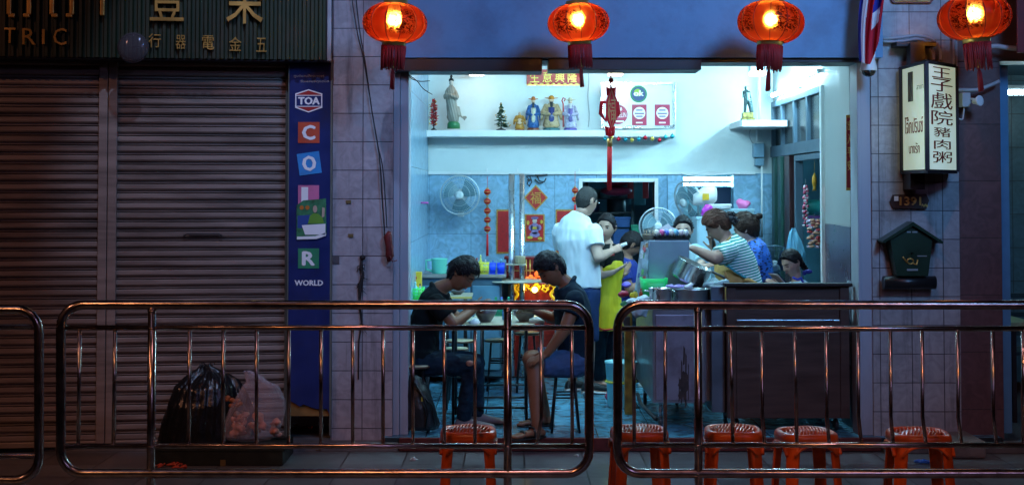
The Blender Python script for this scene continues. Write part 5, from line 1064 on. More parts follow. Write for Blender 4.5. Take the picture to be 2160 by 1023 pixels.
poster('diamond_poster', 'red diamond-shaped poster with gold border and pattern on the back wall', [(1130, 390), (1156, 417), (1130, 445), (1105, 417)], YB - .012, (m_pg_, m_pr, m_pg_), [('福', 1119, 405, 1141, 430)])
t, PL, (cx, cz) = poster('deity_poster', 'square red poster of a robed figure with gold border below the diamond poster', [(1107, 452), (1149, 452), (1149, 510), (1107, 510)], YB - .012, (m_pg_, m_pr, m_pg_))
def blob(name, col, bits, d):
    mb = MB(PL.mat)
    for x, y, rx, ry in bits: u, z = PL.uz(x, y); mb.prism([(u + rx / 220 * math.cos(a), z + ry / 220 * math.sin(a)) for a in [i * .63 for i in range(10)]], -d - .001, -d)
    mb.build(name, M(name + '_ink', col, .5, var=.3, scale=60), t)
blob('figure_robe', (.30, .22, .45), [(1128, 482, 9, 13), (1120, 480, 5, 6), (1137, 480, 5, 6), (1128, 495, 11, 6)], .003); blob('figure_head', (.6, .5, .42), [(1128, 466, 5, 5)], .0045); blob('figure_hat', (.15, .12, .3), [(1128, 460, 8, 3)], .006); blob('figure_belt', (.65, .45, .05), [(1128, 481, 5, 3), (1118, 501, 6, 3), (1139, 503, 5, 3), (1114, 470, 3, 5), (1142, 468, 3, 4)], .0075)
poster('scroll_poster', 'tall narrow red scroll poster with gold border left of the steel posts', [(1047, 442), (1086, 442), (1086, 535), (1047, 535)], YB - .012, (m_pg_, m_pr, m_pg_))
poster('scroll_poster', 'red poster with gold border half hidden behind the man in the white shirt', [(1172, 442), (1214, 442), (1214, 535), (1172, 535)], YB - .012, (m_pg_, m_pr, m_pg_))
t, PL, _ = poster('door_strip', 'narrow red vertical strip with gold characters on the cream wall inside the right jamb', [(1785, 243), (1798, 243), (1798, 402), (1785, 402)], 10.29, (m_pg_, M('strip_red', (.30, .012, .01), .5), m_gold), [(ch, 1788, 255 + k * 28, 1795.5, 276 + k * 28) for k, ch in enumerate('出入平安')])
# black wrought ornament high on the tiles
mb = MB()
def sc(pts, r=.006): mb.tube([P(x, y, YB - .03) for x, y in pts], r, 6)
sc([(1110, 372), (1116, 378), (1112, 388), (1118, 394)]); sc([(1118, 372), (1122, 384), (1117, 392)]); sc([(1128, 370), (1140, 370), (1155, 369)], .009); sc([(1133, 372), (1138, 382), (1148, 384), (1152, 376)]); sc([(1128, 378), (1136, 386), (1146, 386)]); mb.ell(P(1116, 380, YB - .03), (.02, .01, .012), 8)
mb.tube([P(x, y, YB - .03) for x, y in ((1110, 372), (1130, 370))], .004, 6)
single('wall_ornament', mb, m_dark, 'black curly metal ornament on the tiles above the diamond poster', 'ornament')
t = thing('electric_box', 'grey electric box with pipes under the corner shelf', 'electric box', P(1600, 350, 13.4)); x0, z0, x1, z1 = rect(1590, 303, 1611, 350, 13.5)
mb = MB(); mb.box((x0, 13.46, z0 + .08), (x1, YB - .005, z1), .008); mb.box((x0 + .02, 13.48, z0), (x1, YB - .006, z0 + .07), .006); mb.build('box', M('box_blue_grey', (.18, .30, .40), .4), t)
mb = MB(); mb.cyl(P(1597, 300, 13.5), P(1597, 272, 13.5), .012); mb.cyl(P(1602, 253, 13.5), P(1602, 130, 13.5), .012); mb.cyl(P(1607, 350, 13.5), P(1607, 500, 13.5), .008); mb.build('pipes', m_wht, t)
cable('cable', 'loose bunch of pale cables running under the shelf line to the alcove', [(1436, 366, 13.4), (1470, 371, 13.4), (1520, 368, 13.4), (1560, 366, 13.4)], .006, m_wht)

# ---- rack of steel posts with trays
t = thing('steel_rack', 'rack of two bright steel posts carrying a round tray and a small shelf', 'rack', P(1089, 640, 12.95)); YK = 12.95; zt_ = P(1089, 367, YK).z
for x, r in ((1079, .027), (1101, .024)): mb = MB(); p = P(x, 500, YK); mb.cyl((p.x, YK, 0.001), (p.x, YK, zt_), r, n=20); mb.build('post', m_steel, t)
m_cream = M('cream_laminate', (.55, .50, .38), .4); p = P(1088, 590, YK)
mb = MB(); mb.lathe([(.01, -.014), (.27, -.014), (.275, -.004), (.27, .0), (.01, .0)], (p.x, YK - .05, p.z), 40); mb.build('round_tray', m_cream, t)
mb = MB(); p = P(1088, 556, YK); mb.box((p.x - .09, YK - .12, p.z - .008), (p.x + .09, YK + .06, p.z), .003); mb.build('small_shelf', m_cream, t)
mb = MB(); p2 = P(1097, 556, YK - .08); mb.lathe([(.042, 0.001), (.046, .06), (.05, .066), (.05, .072), (.044, .072), (.04, .008)], (p2.x, YK - .08, p.z), 20); 
for k in range(10): a = k * .63; mb.box((p2.x + .046 * math.cos(a) - .002, YK - .08 + .046 * math.sin(a) - .002, p.z + .004), (p2.x + .046 * math.cos(a) + .002, YK - .08 + .046 * math.sin(a) + .002, p.z + .06))
single('cup', mb, M('cream_plastic', (.5, .42, .25), .5), 'small cream ribbed cup on the small shelf of the steel rack', 'cup')

# ---- back counter with jug, baskets and bottles
t = thing('back_counter', 'dark blue-grey back counter against the tiled wall behind the seated men', 'counter', P(980, 700, 13)); YQ = 12.7; zq = P(980, 579, YQ).z; m_cd = M('counter_dark', (.05, .10, .14), .4, var=.2); x0, x1 = P(868, 0, YQ).x, P(1068, 0, YQ).x
mb = MB(); mb.box((x0, YQ, zq - .03), (x1, YB - .01, zq), .004); mb.build('countertop', M('counter_top', (.25, .22, .20), .35), t)
mb = MB(); mb.box((x0, YQ + .03, .06), (x1 - .04, YB - .012, zq - .032)); mb.build('cabinet_body', m_cd, t)
for k in range(3): a = x0 + .02 + k * (x1 - x0 - .06) / 3; mb = MB(); mb.box((a, YQ + .012, .12), (a + (x1 - x0 - .06) / 3 - .02, YQ + .028, zq - .10), .004); mb.build('cabinet_door', M('cabinet_blue', (.10, .22, .30), .35, var=.2), t)
def bottle(label, px, bot, hpx, rpx, Y, col, cap, z=None, trans=0.0, group='bottles', name='bottle', cat='bottle'):
    p = P(px, bot, Y); z = p.z if z is None else z; h = hpx / S(Y); r = rpx / S(Y); t = thing(name, label, cat, (p.x, Y, z), group=group)
    mb = MB(); mb.lathe([(r * .9, 0.001), (r, .01), (r, h * .55), (r * .85, h * .65), (r * .38, h * .78), (r * .36, h * .86)], (p.x, Y, z), 18); mb.build('bottle_body', M('bottle_%d_%d_%d' % tuple(int(c * 99) for c in col), col, .2, var=.1, trans=trans), t)
    mb = MB(); mb.lathe([(r * .45, h * .86), (r * .45, h * .95), (r * .2, h)], (p.x, Y, z), 14); mb.build('cap', M('cap_%d_%d_%d' % tuple(int(c * 99) for c in cap), cap, .35), t); return t
def basket(label, x0, y0, x1, y1, Y, col, dep=.16, z=None, cat='basket', name='basket', solid=False, group=None):
    a, b_ = P(x0, y1, Y), P(x1, y0, Y); z0 = a.z if z is None else z; h = b_.z - z0; t = thing(name, label, cat, ((a.x + b_.x) / 2, Y + dep / 2, z0), group=group); m = M('basket_%d_%d_%d' % tuple(int(c * 99) for c in col), col, .35, var=.1)
    X0, X1 = a.x, b_.x; ins = (X1 - X0) * .07; mb = MB()
    mb.box((X0 + ins, Y + ins, z0 + .001), (X1 - ins, Y + dep - ins, z0 + .008))
    if solid:
        mb.loft([(Vector(((X0 + X1) / 2, Y + dep / 2, z0 + .009)), ((X1 - X0) / 2 - ins, 0, 0), (0, dep / 2 - ins, 0)), (Vector(((X0 + X1) / 2, Y + dep / 2, z0 + h)), ((X1 - X0) / 2, 0, 0), (0, dep / 2, 0)), (Vector(((X0 + X1) / 2, Y + dep / 2, z0 + h)), ((X1 - X0) / 2 - .008, 0, 0), (0, dep / 2 - .008, 0)), (Vector(((X0 + X1) / 2, Y + dep / 2, z0 + .012)), ((X1 - X0) / 2 - ins - .008, 0, 0), (0, dep / 2 - ins - .008, 0))], 40, power=5)
    else:
        n = 9
        for k in range(n + 1):
            f = k / n; xb = X0 + ins + f * (X1 - X0 - 2 * ins); xt = X0 + f * (X1 - X0)
            for ya, yb in ((Y + ins, Y), (Y + dep - ins, Y + dep)): mb.tube([(xb, ya, z0 + .006), (xt, yb, z0 + h)], .0045, 4)
        for k in range(1, 5):
            f = k / 5
            for xa, xb in ((X0 + ins, X0), (X1 - ins, X1)): mb.tube([(xa, Y + f * dep, z0 + .006), (xb, Y + f * dep, z0 + h)], .0045, 4)
        for f in (.08, .36, .64, 1.0): i2 = ins * (1 - f); mb.tube([(X0 + i2, Y + i2, z0 + h * f), (X1 - i2, Y + i2, z0 + h * f), (X1 - i2, Y + dep - i2, z0 + h * f), (X0 + i2, Y + dep - i2, z0 + h * f)], .0065 if f == 1 else .004, 6, True)
    mb.build('basket_body', m, t); return t
t = thing('water_jug', 'pale green translucent water jug with a handle on the back counter', 'jug', P(927, 585, YQ + .12)); p = P(927, 579, YQ + .12); h = P(927, 545, YQ + .12).z - zq; m_jug = M('jug_green', (.20, .75, .55), .25, var=.05, trans=.15)
mb = MB(); mb.lathe([(.062, .001), (.066, .01), (.072, h * .95), (.074, h), (.068, h), (.06, .012)], (p.x, YQ + .12, zq), 28); mb.build('jug_body', m_jug, t)
mb = MB(); mb.tube([(p.x - .065, YQ + .12, zq + h * .9), (p.x - .12, YQ + .12, zq + h * .88), (p.x - .12, YQ + .12, zq + h * .3), (p.x - .063, YQ + .12, zq + h * .15)], .011, 8); mb.build('handle', m_jug, t)
basket('yellow slotted condiment basket on the back counter', 1002, 556, 1031, 577, YQ + .05, (.80, .72, .05), z=zq)
for k, (x, h_, c1, c2) in enumerate(((1006, 32, (.25, .12, .05), (.5, .05, .02)), (1014, 38, (.75, .7, .1), (.8, .75, .2)), (1024, 28, (.6, .7, .7), (.8, .8, .8)))): bottle(('brown sauce bottle', 'tall yellow sauce bottle', 'small white bottle')[k] + ' standing in the yellow condiment basket', x, 577, h_, 3.6, YQ + .1, c1, c2, z=zq + .009, group='bottles on the back counter')
for k, (a, b_) in enumerate(((1031, 1046), (1048, 1065))): basket(('left', 'right')[k] + ' of two solid blue condiment boxes on the back counter', a, 555, b_, 577, YQ + .05, (.01, .06, .75), .1, z=zq, solid=True, cat='box', name='condiment_box', group='blue condiment boxes')
bottle('dark capped bottle standing in the right blue condiment box', 1057, 575, 28, 4.5, YQ + .1, (.02, .12, .3), (.2, .6, .7), z=zq + .014, group='bottles on the back counter'); bottle('blue spout bottle standing in the left blue condiment box', 1040, 575, 26, 3.5, YQ + .1, (.02, .12, .55), (.03, .15, .6), z=zq + .014, group='bottles on the back counter')

# left side stand
YV = 11.5; t = thing('side_table', 'narrow side table behind the left jamb carrying condiments', 'table', P(880, 800, YV)); z1 = P(880, 632, YV).z; x0, x1 = P(845, 0, YV).x, P(905, 0, YV).x
mb = MB(); mb.box((x0, YV - .05, z1 - .02), (x1, YV + .5, z1), .004); mb.build('tabletop', m_cream, t)
for x in (x0 + .03, x1 - .03):
    for y in (YV - .02, YV + .46): mb = MB(); mb.box((x - .012, y - .012, 0), (x + .012, y + .012, z1 - .021)); mb.build('leg', m_dark, t)
basket('bright green basket of condiments behind the left jamb', 861, 610, 892, 632, YV, (.05, .75, .10), .2, z=z1)
bottle('bottle with a pale blue body in the green basket', 876, 632, 34, 5, YV + .08, (.25, .6, .65), (.3, .7, .7), z=z1 + .009, group='bottles on the side table'); bottle('green bottle in the green basket', 865, 632, 36, 4.5, YV + .1, (.05, .5, .08), (.05, .5, .1), z=z1 + .009, group='bottles on the side table'); bottle('clear bottle with black cap in the green basket', 886, 632, 30, 4, YV + .09, (.6, .65, .5), (.03, .03, .03), z=z1 + .009, group='bottles on the side table')
t = thing('yellow_box', 'yellow box behind the left jamb above the green basket', 'box', P(873, 600, YV + .4)); x0, z0, x1, z1_ = rect(858, 557, 889, 598, YV + .38); mb = MB(); mb.box((x0, YV + .38, z1 + .001), (P(876, 0, YV + .38).x, YV + .48, z1_), .004); mb.box((P(876, 0, YV + .38).x + .001, YV + .385, z1 + .001), (x1, YV + .48, P(0, 574, YV + .38).z), .004); mb.build('box_body', M('box_yellow', (.75, .50, .03), .45), t)
mb = MB(); q = P(872, 586, YV + .37); mb.ell(q, (.03, .004, .02), 12); mb.build('printed_mark', m_red, t)
bottle('dark bottle with a red cap before the yellow box', 873, 592, 34, 6.5, YV + .3, (.03, .02, .02), (.55, .02, .03), z=z1 + .001, group='bottles on the side table')

# ---- floor shrine with glowing gold front
t = thing('floor_shrine', 'glowing red and gold floor shrine at the back wall behind the right seated man', 'shrine', P(1128, 700, 13.3)); YH = 13.2
x0, z0, x1, z1 = rect(1068, 547, 1165, 592, YH); mb = MB(); mb.box((x0, YH, z0), (x1, YH + .3, z1)); mb.box((x0 - .02, YH - .02, z1 + .001), (x1 + .02, YH + .3, z1 + .02), .004); mb.build('red_house', M('shrine_red', (.22, .01, .01), .4, var=.3, scale=30), t)
mb = MB()
for x in (1074, 1110, 1118, 1160): q = P(x, 570, YH - .01); mb.cyl((q.x, YH - .012, z0), (q.x, YH - .012, z1), .006)
mb.tube([P(1070, 571, YH - .012), P(1162, 571, YH - .012)], .005, 6); mb.build('rails', m_gold, t)
x0, z0, x1, z1 = rect(1075, 596, 1170, 650, YH - .1); mb = MB(); mb.box((x0, YH - .1, 0.001), (x1, YH + .3, z1), .01); mb.build('shrine_base', M('shrine_dark_red', (.25, .015, .01), .4, var=.4, scale=30), t)
random.seed(9); mb = MB(); cc = P(1128, 612, YH - .12)
for k in range(60):
    a = random.uniform(-1.4, 1.4); x = 1128 + 38 * math.sin(a) * random.uniform(.6, 1.05); y = 612 + random.uniform(-12, 4); q = P(x, y, YH - .12); mb.tube([q, q + Vector((random.uniform(-.03, .03), -.012, random.uniform(.005, .03)))], [.010, .004], 5)
for x, s_ in ((1088, -1), (1166, 1)):
    for k in range(16): y = 602 + k * 2.4; q = P(x + s_ * 4 * math.sin(k * .6), y, YH - .12); mb.ell(q, (.016, .01, .012), 6)
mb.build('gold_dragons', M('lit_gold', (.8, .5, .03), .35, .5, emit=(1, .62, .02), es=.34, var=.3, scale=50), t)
mb = MB(); mb.ell(P(1128, 611, YH - .16), (.028, .02, .028), 12); mb.build('lit_lamp', M('lit_yellow', (1, .9, .4), emit=(1, .8, .25), es=6), t)
mb = MB()
for x, y, r in ((1135, 578, .035), (1120, 584, .022), (1128, 588, .018), (1112, 587, .018), (1140, 590, .015)): mb.ell(P(x, y, YH - .05), r, 12)
mb.build('lit_oranges', M('lit_orange', (.9, .2, .03), emit=(1, .18, .03), es=.9, var=.3, scale=30), t)
lamp('shrine_lamp_light', 'POINT', P(1128, 611, YH - .22), (1, .7, .2), 1.0, shadow_soft_size=.03)

# ---- tables and round stools
m_tabw = M('tabletop_laminate', (.5, .46, .32), .35, var=.05); m_tabe = M('yellow_edge', (.55, .42, .10), .4); m_leg = M('black_leg', (.012, .012, .014), .35, .4)
YT2 = 10.38
def table(label, x0, x1, row, Y, dep, bars=True, legs=None):
    a, b_ = P(x0, row, Y), P(x1, row, Y); z = a.z; t = thing('folding_table', label, 'table', ((a.x + b_.x) / 2, Y + dep / 2, 0), group='folding tables in the eatery')
    mb = MB(); mb.box((a.x, Y, z - .022), (b_.x, Y + dep, z), .005); mb.build('tabletop', m_tabw, t); mb = MB(); mb.box((a.x - .004, Y - .005, z - .02), (b_.x + .004, Y - .0005, z - .003)); mb.build('table_edge', m_tabe, t)
    for x in (a.x + .06, b_.x - .06):
        for y in (Y + .05, Y + dep - .05): mb = MB(); mb.cyl((x, y, 0.001), (x, y, z - .0225), .011, n=10); mb.build('leg', m_leg, t)
    if bars:
        mb = MB()
        for y in (Y + .05, Y + dep - .05): mb.cyl((a.x + .06, y, .13), (b_.x - .06, y, .13), .008)
        mb.build('crossbars', m_leg, t)
    return t, z
t, TZ = table('folding table between the two seated men, holding their bowls', 938, 1128, 684, YT2, .62)
table('folding table in the middle of the room behind the bowls', 1000, 1160, 668, 11.6, .6); TZ2 = P(1000, 668, 11.6).z
table('small folding table beyond the man in black, near the left side wall', 925, 995, 625, 12.1, .45); TZ3 = P(950, 625, 12.1).z
def rstool(label, px, row, Y, rpx=30, z=None):
    p = P(px, row, Y); z = p.z if z is None else z; r = rpx / S(Y); t = thing('round_stool', label, 'stool', (p.x, Y, 0), group='round stools in the eatery')
    mb = MB(); mb.lathe([(.01, -.022), (r, -.022), (r + .003, -.012), (r, -.001), (.01, 0)], (p.x, Y, z), 32); mb.build('seat', M('stool_seat', (.45, .40, .25), .4, var=.1), t)
    mb = MB(); mb.tube([(p.x + (r + .002) * math.cos(a), Y + (r + .002) * math.sin(a), z - .012) for a in [i * 2 * math.pi / 32 for i in range(32)]], .008, 6, True); mb.build('seat_rim', M('stool_rim', (.12, .045, .02), .4), t)
    for k in range(4): a = math.pi / 4 + k * math.pi / 2; mb = MB(); mb.cyl((p.x + r * .75 * math.cos(a), Y + r * .75 * math.sin(a), z - .023), (p.x + r * 1.2 * math.cos(a), Y + r * 1.2 * math.sin(a), .001), .009, n=8); mb.build('leg', m_leg, t)
    mb = MB()
    for zz, f in ((z * .55, .95), (z * .60, .93)): mb.tube([(p.x + r * f * math.cos(math.pi / 4 + k * math.pi / 2), Y + r * f * math.sin(math.pi / 4 + k * math.pi / 2), zz) for k in range(4)], .006, 6, True)
    mb.build('crossbars', m_leg, t); return t
rstool('round wooden-topped stool under the seated man in black', 872, 768, 10.28, 37)
rstool('round black-legged stool under the seated man in shorts', 1192, 776, 10.2, 34)
rstool('yellow-topped round stool right of the knees of the man in black, further back', 970, 716, 11.6, 28)
rstool('second yellow-topped round stool, lower and nearer than the one behind it', 962, 733, 11.1, 24)
rstool('round stool at the middle table, seen behind the steel post of the barrier', 1050, 715, 12.3, 26)
rstool('round stool in the middle of the room behind the knee of the man in shorts', 1112, 700, 12.2, 26)
# bowls and condiments on the table
def bowl(label, px, bot, wpx, hpx, Y, z):
    p = P(px, bot, Y); r = wpx / S(Y) / 2; h = hpx / S(Y); t = thing('bowl', label, 'bowl', (p.x, Y, z), group='grey bowls on the table')
    mb = MB(); mb.lathe([(r * .45, .001), (r * .5, .006), (r * .8, h * .55), (r, h), (r * .95, h), (r * .72, h * .5), (r * .4, .012)], (p.x, Y, z), 36); mb.build('bowl_body', M('grey_melamine', (.10, .085, .085), .35, var=.1), t)
    mb = MB(); mb.lathe([(r * .86, h * .72), (r * .5, h * .75), (.005, h * .76)], (p.x, Y, z), 30); mb.build('porridge', M('porridge_white', (.6, .55, .45), .4, bump=.5, var=.1), t); return t
bowl('grey bowl on the table before the man in black', 1024, 684, 50, 25, YT2 + .2, TZ + .001); bowl('grey bowl on the table before the man in shorts', 1107, 684, 52, 24, YT2 + .22, TZ + .001)
bottle('clear bottle with a blue and white label between the two bowls', 1065, 684, 32, 6, YT2 + .35, (.05, .25, .55), (.6, .7, .8), z=TZ + .001, group='bottles on the table')
mb = MB(); q = P(1000, 684, YT2 + .05); mb.loft([(q, (.04, 0, 0), (0, .04, 0)), (q + Vector((0, 0, .02)), (.045, 0, 0), (0, .03, 0)), (q + Vector((.01, 0, .045)), (.012, 0, 0), (0, .02, 0))], 9); single('napkin', mb, m_wht, 'crumpled white napkin on the table left of the bowl', 'napkin')
mb = MB(); q = P(1132, 684, YT2 + .1); mb.loft([(Vector((q.x, q.y, TZ + .001)), (.06, 0, 0), (0, .05, 0)), (Vector((q.x, q.y, TZ + .03)), (.055, 0, 0), (0, .045, 0)), (Vector((q.x, q.y, TZ + .045)), (.02, 0, 0), (0, .02, 0))], 12); single('white_bun_plate', mb, M('off_white', (.55, .5, .45), .5), 'small off-white folded packet on the table at the right bowl', 'packet')
mb = MB(); q = P(1158, 684, YT2 + .1); mb.lathe([(.02, .001), (.022, .04), (.01, .045)], (q.x, q.y, TZ), 14); single('sauce_cup', mb, M('brown_cup', (.2, .08, .03), .3), 'small brown sauce cup near the right edge of the table', 'cup')
basket('dark green basket of condiments on the middle table', 1035, 646, 1084, 668, 11.65, (.02, .25, .14), .3, z=TZ2, solid=True)
for k, (x, c1, c2) in enumerate(((1046, (.03, .4, .2), (.02, .3, .1)), (1058, (.2, .6, .7), (.2, .3, .8)), (1073, (.05, .45, .25), (.04, .4, .2)))): bottle(('green', 'pale blue', 'second green')[k] + ' bottle in the dark green basket', x, 668, 34, 6, 11.8, c1, c2, z=TZ2 + .013, group='bottles on the middle table')
mb = MB(); q = P(1017, 660, 11.75); mb.loft([(Vector((q.x, q.y, TZ2 + .001)), (.05, 0, 0), (0, .05, 0)), (Vector((q.x, q.y, TZ2 + .05)), (.055, 0, 0), (0, .04, 0)), (Vector((q.x + .02, q.y, TZ2 + .08)), (.02, 0, 0), (0, .02, 0))], 10); single('pink_bag', mb, M('pink_plastic', (.65, .15, .50), .4, bump=.4), 'pink plastic packet on the middle table by the left bowl', 'packet', 'pink packets')
mb = MB(); q = P(1096, 660, 11.75); mb.loft([(Vector((q.x, q.y, TZ2 + .001)), (.05, 0, 0), (0, .05, 0)), (Vector((q.x, q.y, TZ2 + .055)), (.05, 0, 0), (0, .04, 0)), (Vector((q.x - .02, q.y, TZ2 + .09)), (.02, 0, 0), (0, .02, 0))], 10); single('pink_bag', mb, M('pink_plastic', (.65, .15, .50)), 'pink plastic packet on the middle table by the right bowl', 'packet', 'pink packets')
bowl('shallow yellow-rimmed bowl on the small table beyond the man in black', 965, 625, 34, 9, 12.3, TZ3 + .001)
# backpack under the left stool
t = thing('backpack', 'black backpack lying on the floor under the stool of the man in black', 'backpack', P(893, 905, 10.1)); YP = 10.12
def qp(x, y, d=0): p = P(x, y, YP); return Vector((p.x, YP + d, max(p.z, .01)))
mb = MB(); mb.loft([(qp(890, 905), (.11, 0, 0), (0, .10, 0)), (qp(893, 895), (.115, 0, 0), (0, .12, 0)), (qp(888, 860), (.10, 0, .02), (0, .12, 0)), (qp(880, 825), (.075, 0, .03), (0, .10, 0)), (qp(872, 800), (.04, 0, .02), (0, .07, 0)), (qp(869, 790), (.015, 0, .0), (0, .03, 0))], 24, power=2.6); mb = remesh(mb, .008, 2, .5, lambda p, n: .010 * noise.noise(Vector((p.x * 14, p.y * 14, p.z * 8)))); mb.build('bag_body', M('backpack_nylon', (.010, .013, .017), .4, var=.3, bump=.4, bscale=40), t)
mb = MB(); mb.tube([qp(875, 800, -.1), qp(895, 830, -.14), qp(905, 865, -.15), qp(900, 895, -.12)], .008, 6); mb.tube([qp(880, 815, -.11), qp(912, 850, -.1), qp(918, 890, -.08)], .007, 6); mb.build('straps', m_leg, t)
mb = MB(); q = qp(893, 834, -.135); mb.box((q.x - .006, q.y, q.z - .02), (q.x + .006, q.y + .006, q.z + .01)); mb.build('yellow_tag', M('tag_yellow', (.5, .5, .05), .5), t)

# ---- food cart and wooden counter
t = thing('food_cart', 'stainless steel food cart on casters left of the wooden counter', 'cart', P(1420, 880, 10.5)); YA1 = 10.2; zc = P(1420, 640, YA1).z; zb = P(1420, 850, YA1).z; x0, x1 = P(1374, 0, YA1).x, P(1484, 0, YA1).x; x1b = P(1500, 0, YA1).x
m_ss2 = M('worn_stainless', (.36, .38, .42), .34, .85, var=.15, scale=5, bump=.05, bscale=80, dirt=(.10, .09, .10), dscale=5, damt=.5)
m_door = M('cart_door_metal', (.27, .25, .30), .42, .6, var=.1, dirt=(.08, .04, .05), dscale=4, damt=.5)
mb = MB(); mb.box((x0, YA1, zb), (x1, YA1 + 1.35, zc - .04), .006); mb.build('cart_body', m_ss2, t)
mb = MB(); mb.box((x0 - .02, YA1 - .02, zc - .038), (x1b + .05, YA1 + 1.4, zc), .006); mb.build('worktop', m_ss2, t)
mb = MB(); mb.box((x0 + .02, YA1 - .012, zb + .02), (x1 - .03, YA1 - .001, zc - .08), .004); dd = mb.build('front_door', m_door, t)
mb = MB(); random.seed(6); q = P(1443, 800, YA1 - .013)
mb.prism([(q.x + dx_ + .012 * math.cos(a) * random.uniform(.5, 1), q.z - .10 + .05 * math.sin(a)) for dx_ in (0,) for a in [i * .45 for i in range(14)]], YA1 - .0139, YA1 - .0136)
for dx_, zt__, zb__, ww in ((-.035, .0, -.16, .005), (-.018, .12, -.18, .006), (.012, .17, -.20, .007), (.03, .10, -.15, .004), (.0, .22, .1, .008)): mb.prism([(q.x + dx_ - ww, q.z + zb__), (q.x + dx_ + ww * .6, q.z + zb__ + .01), (q.x + dx_ + ww, q.z + zt__), (q.x + dx_ - ww * .4, q.z + zt__ + .02)], YA1 - .0136, YA1 - .0132)
vs_ = [(q.x + .045 * math.cos(a) * random.uniform(.5, 1.0) - (.02 if math.sin(a) < -.5 else 0), q.z - .04 + .11 * math.sin(a) * random.uniform(.75, 1)) for a in [i * .35 for i in range(18)]]; mb.prism(vs_, YA1 - .0135, YA1 - .0122); mb.build('rust_stain', M('rust_black', (.035, .018, .015), .7, var=.6, scale=30), dd)
mb = MB(); mb.box((x1 + .001, YA1 + .10, zb), (x1b, YA1 + 1.3, zc - .045), .004); mb.build('side_cabinet', m_ss2, t)
for x, y in ((x0 + .06, YA1 + .06), (x1 - .06, YA1 + .06), (x0 + .06, YA1 + 1.25), (x1 - .06, YA1 + 1.25)):
    mb = MB(); mb.cyl((x - .012, y, .048), (x + .012, y, .048), .046, n=20); c_ = mb.build('caster', m_dark, t); mb = MB(); mb.tube([(x, y + .03, .05), (x, y + .035, .10), (x, y, zb - .001)], .014, 8); mb.build('fork', m_steel, c_)
cable('wire', 'bundle of hoses lying under the left side of the food cart', [(1345, 830, 10.9), (1352, 850, 10.7), (1362, 862, 10.5), (1372, 872, 10.4), (1385, 884, 10.3)], .014, m_cab, 'hose')
t = thing('wooden_counter', 'dark reddish-brown wooden counter with recessed panels at the front right', 'counter', P(1660, 885, 10.15)); YW = 10.12; x0, x1 = P(1530, 0, YW).x, P(1786, 0, YW).x; zt_ = P(1660, 597, YW).z; zb2 = P(1660, 882, YW).z; XW0 = x0
m_wd = M('counter_wood', (.055, .027, .02), .42, var=.3, scale=3, stretch=(1, 1, 8), bump=.1, bscale=30, coat=.2)
def wp(x, y): p = P(x, y, YW); return p.x, p.z
mb = MB(); mb.box((x0 + .002, YW + .02, zb2), (x1 - .002, YW + .70, zt_ - .22)); mb.box((x0 + .002, YW + .02, zt_ - .219), (x1 - .002, YW + .045, zt_ - .025)); mb.build('carcass', m_wd, t)
mb = MB()
mb.box((x0, YW, zb2), (x0 + .065, YW + .019, zt_ - .025), .003); mb.box((x1 - .065, YW, zb2), (x1, YW + .019, zt_ - .025), .003)
z_a, z_b = wp(0, 676)[1], wp(0, 700)[1]
mb.box((x0 + .066, YW + .001, wp(0, 607)[1]), (x1 - .066, YW + .019, zt_ - .026), .003); mb.box((x0 + .066, YW + .001, z_b), (x1 - .066, YW + .019, z_a), .003); mb.box((x0 + .066, YW + .003, zb2), (x1 - .066, YW + .019, z_b - .001), .003); mb.build('panel_frame', m_wd, t)
mb = MB(); mb.box((x0 - .02, YW - .025, zt_ - .024), (x1 + .02, YW + .06, zt_), .005); mb.build('counter_top_board', M('counter_top_board', (.02, .012, .012), .5, spec=.2), t)
mb = MB(); mb.box((x0 + .07, YW - .004, z_a - .004), (x1 - .07, YW + .0, z_a + .006), .002); mb.build('chrome_strip', m_steel, t)
mb = MB(); mb.box((x0 - .10, YW + .08, zb2 + .03), (x0 - .003, YW + .65, zt_ - .03), .004); mb.build('steel_side', M('side_steel', (.12, .15, .18), .4, .6, var=.2), t)
for x in (x0 + .08, x1 - .08):
    for y in (YW + .1, YW + .64): mb = MB(); mb.cyl((x - .012, y, .046), (x + .012, y, .046), .044, n=20); c_ = mb.build('caster', m_dark, t); mb = MB(); mb.tube([(x, y + .03, .05), (x, y + .03, .09), (x, y, zb2 - .001)], .012, 8); mb.build('fork', m_steel, c_)
# things between counter and right jamb
bag_t = bag('plastic_bag', 'white plastic bag hanging between the wooden counter and the right jamb', 'plastic bag', [(592, 1792, 1800, .02), (600, 1785, 1806, .04), (625, 1784, 1802, .06), (645, 1786, 1792, .03)], M('thin_white_bag', (.45, .6, .7), .3, alpha=.7, bump=.5), 4, 10.3, .015)
# things on the cart: display case, eggs, pots, basin
t = thing('display_case', 'grey metal display case with magazine pages stuck on its left side', 'display case', P(1410, 620, 10.9)); YD = 10.75; zd0 = zc + .001
A_ = [P(1372, 508, YD), P(1453, 508, YD)]; xa, xb = A_[0].x, P(1452, 0, YD).x; za = P(1400, 507, YD).z
mb = MB(); mb.box((xa - .02, YD, zd0), (xb, YD + .32, za), .008); mb.build('case_body', M('case_grey', (.24, .34, .40), .4, .3, var=.08), t)
side = [Vector((xa - .022, YD - .01, za)), Vector((xa - .022, YD + .3, za)), Vector((xa - .16, YD + .28, zd0)), Vector((xa - .15, YD - .05, zd0))]
f0 = [P(1370, 508, YD - .01), P(1352, 510, YD + .1), P(1336, 632, YD + .1), P(1362, 632, YD - .01)]
mb = MB(); mb.add(f0 + [p + Vector((.004, .006, 0)) for p in f0], [(0, 1, 2, 3), (7, 6, 5, 4), (0, 4, 5, 1), (1, 5, 6, 2), (2, 6, 7, 3), (3, 7, 4, 0)]); sd = mb.build('paper_side', M('magazine_paper', (.28, .36, .45), .5, var=.6, scale=14), t)
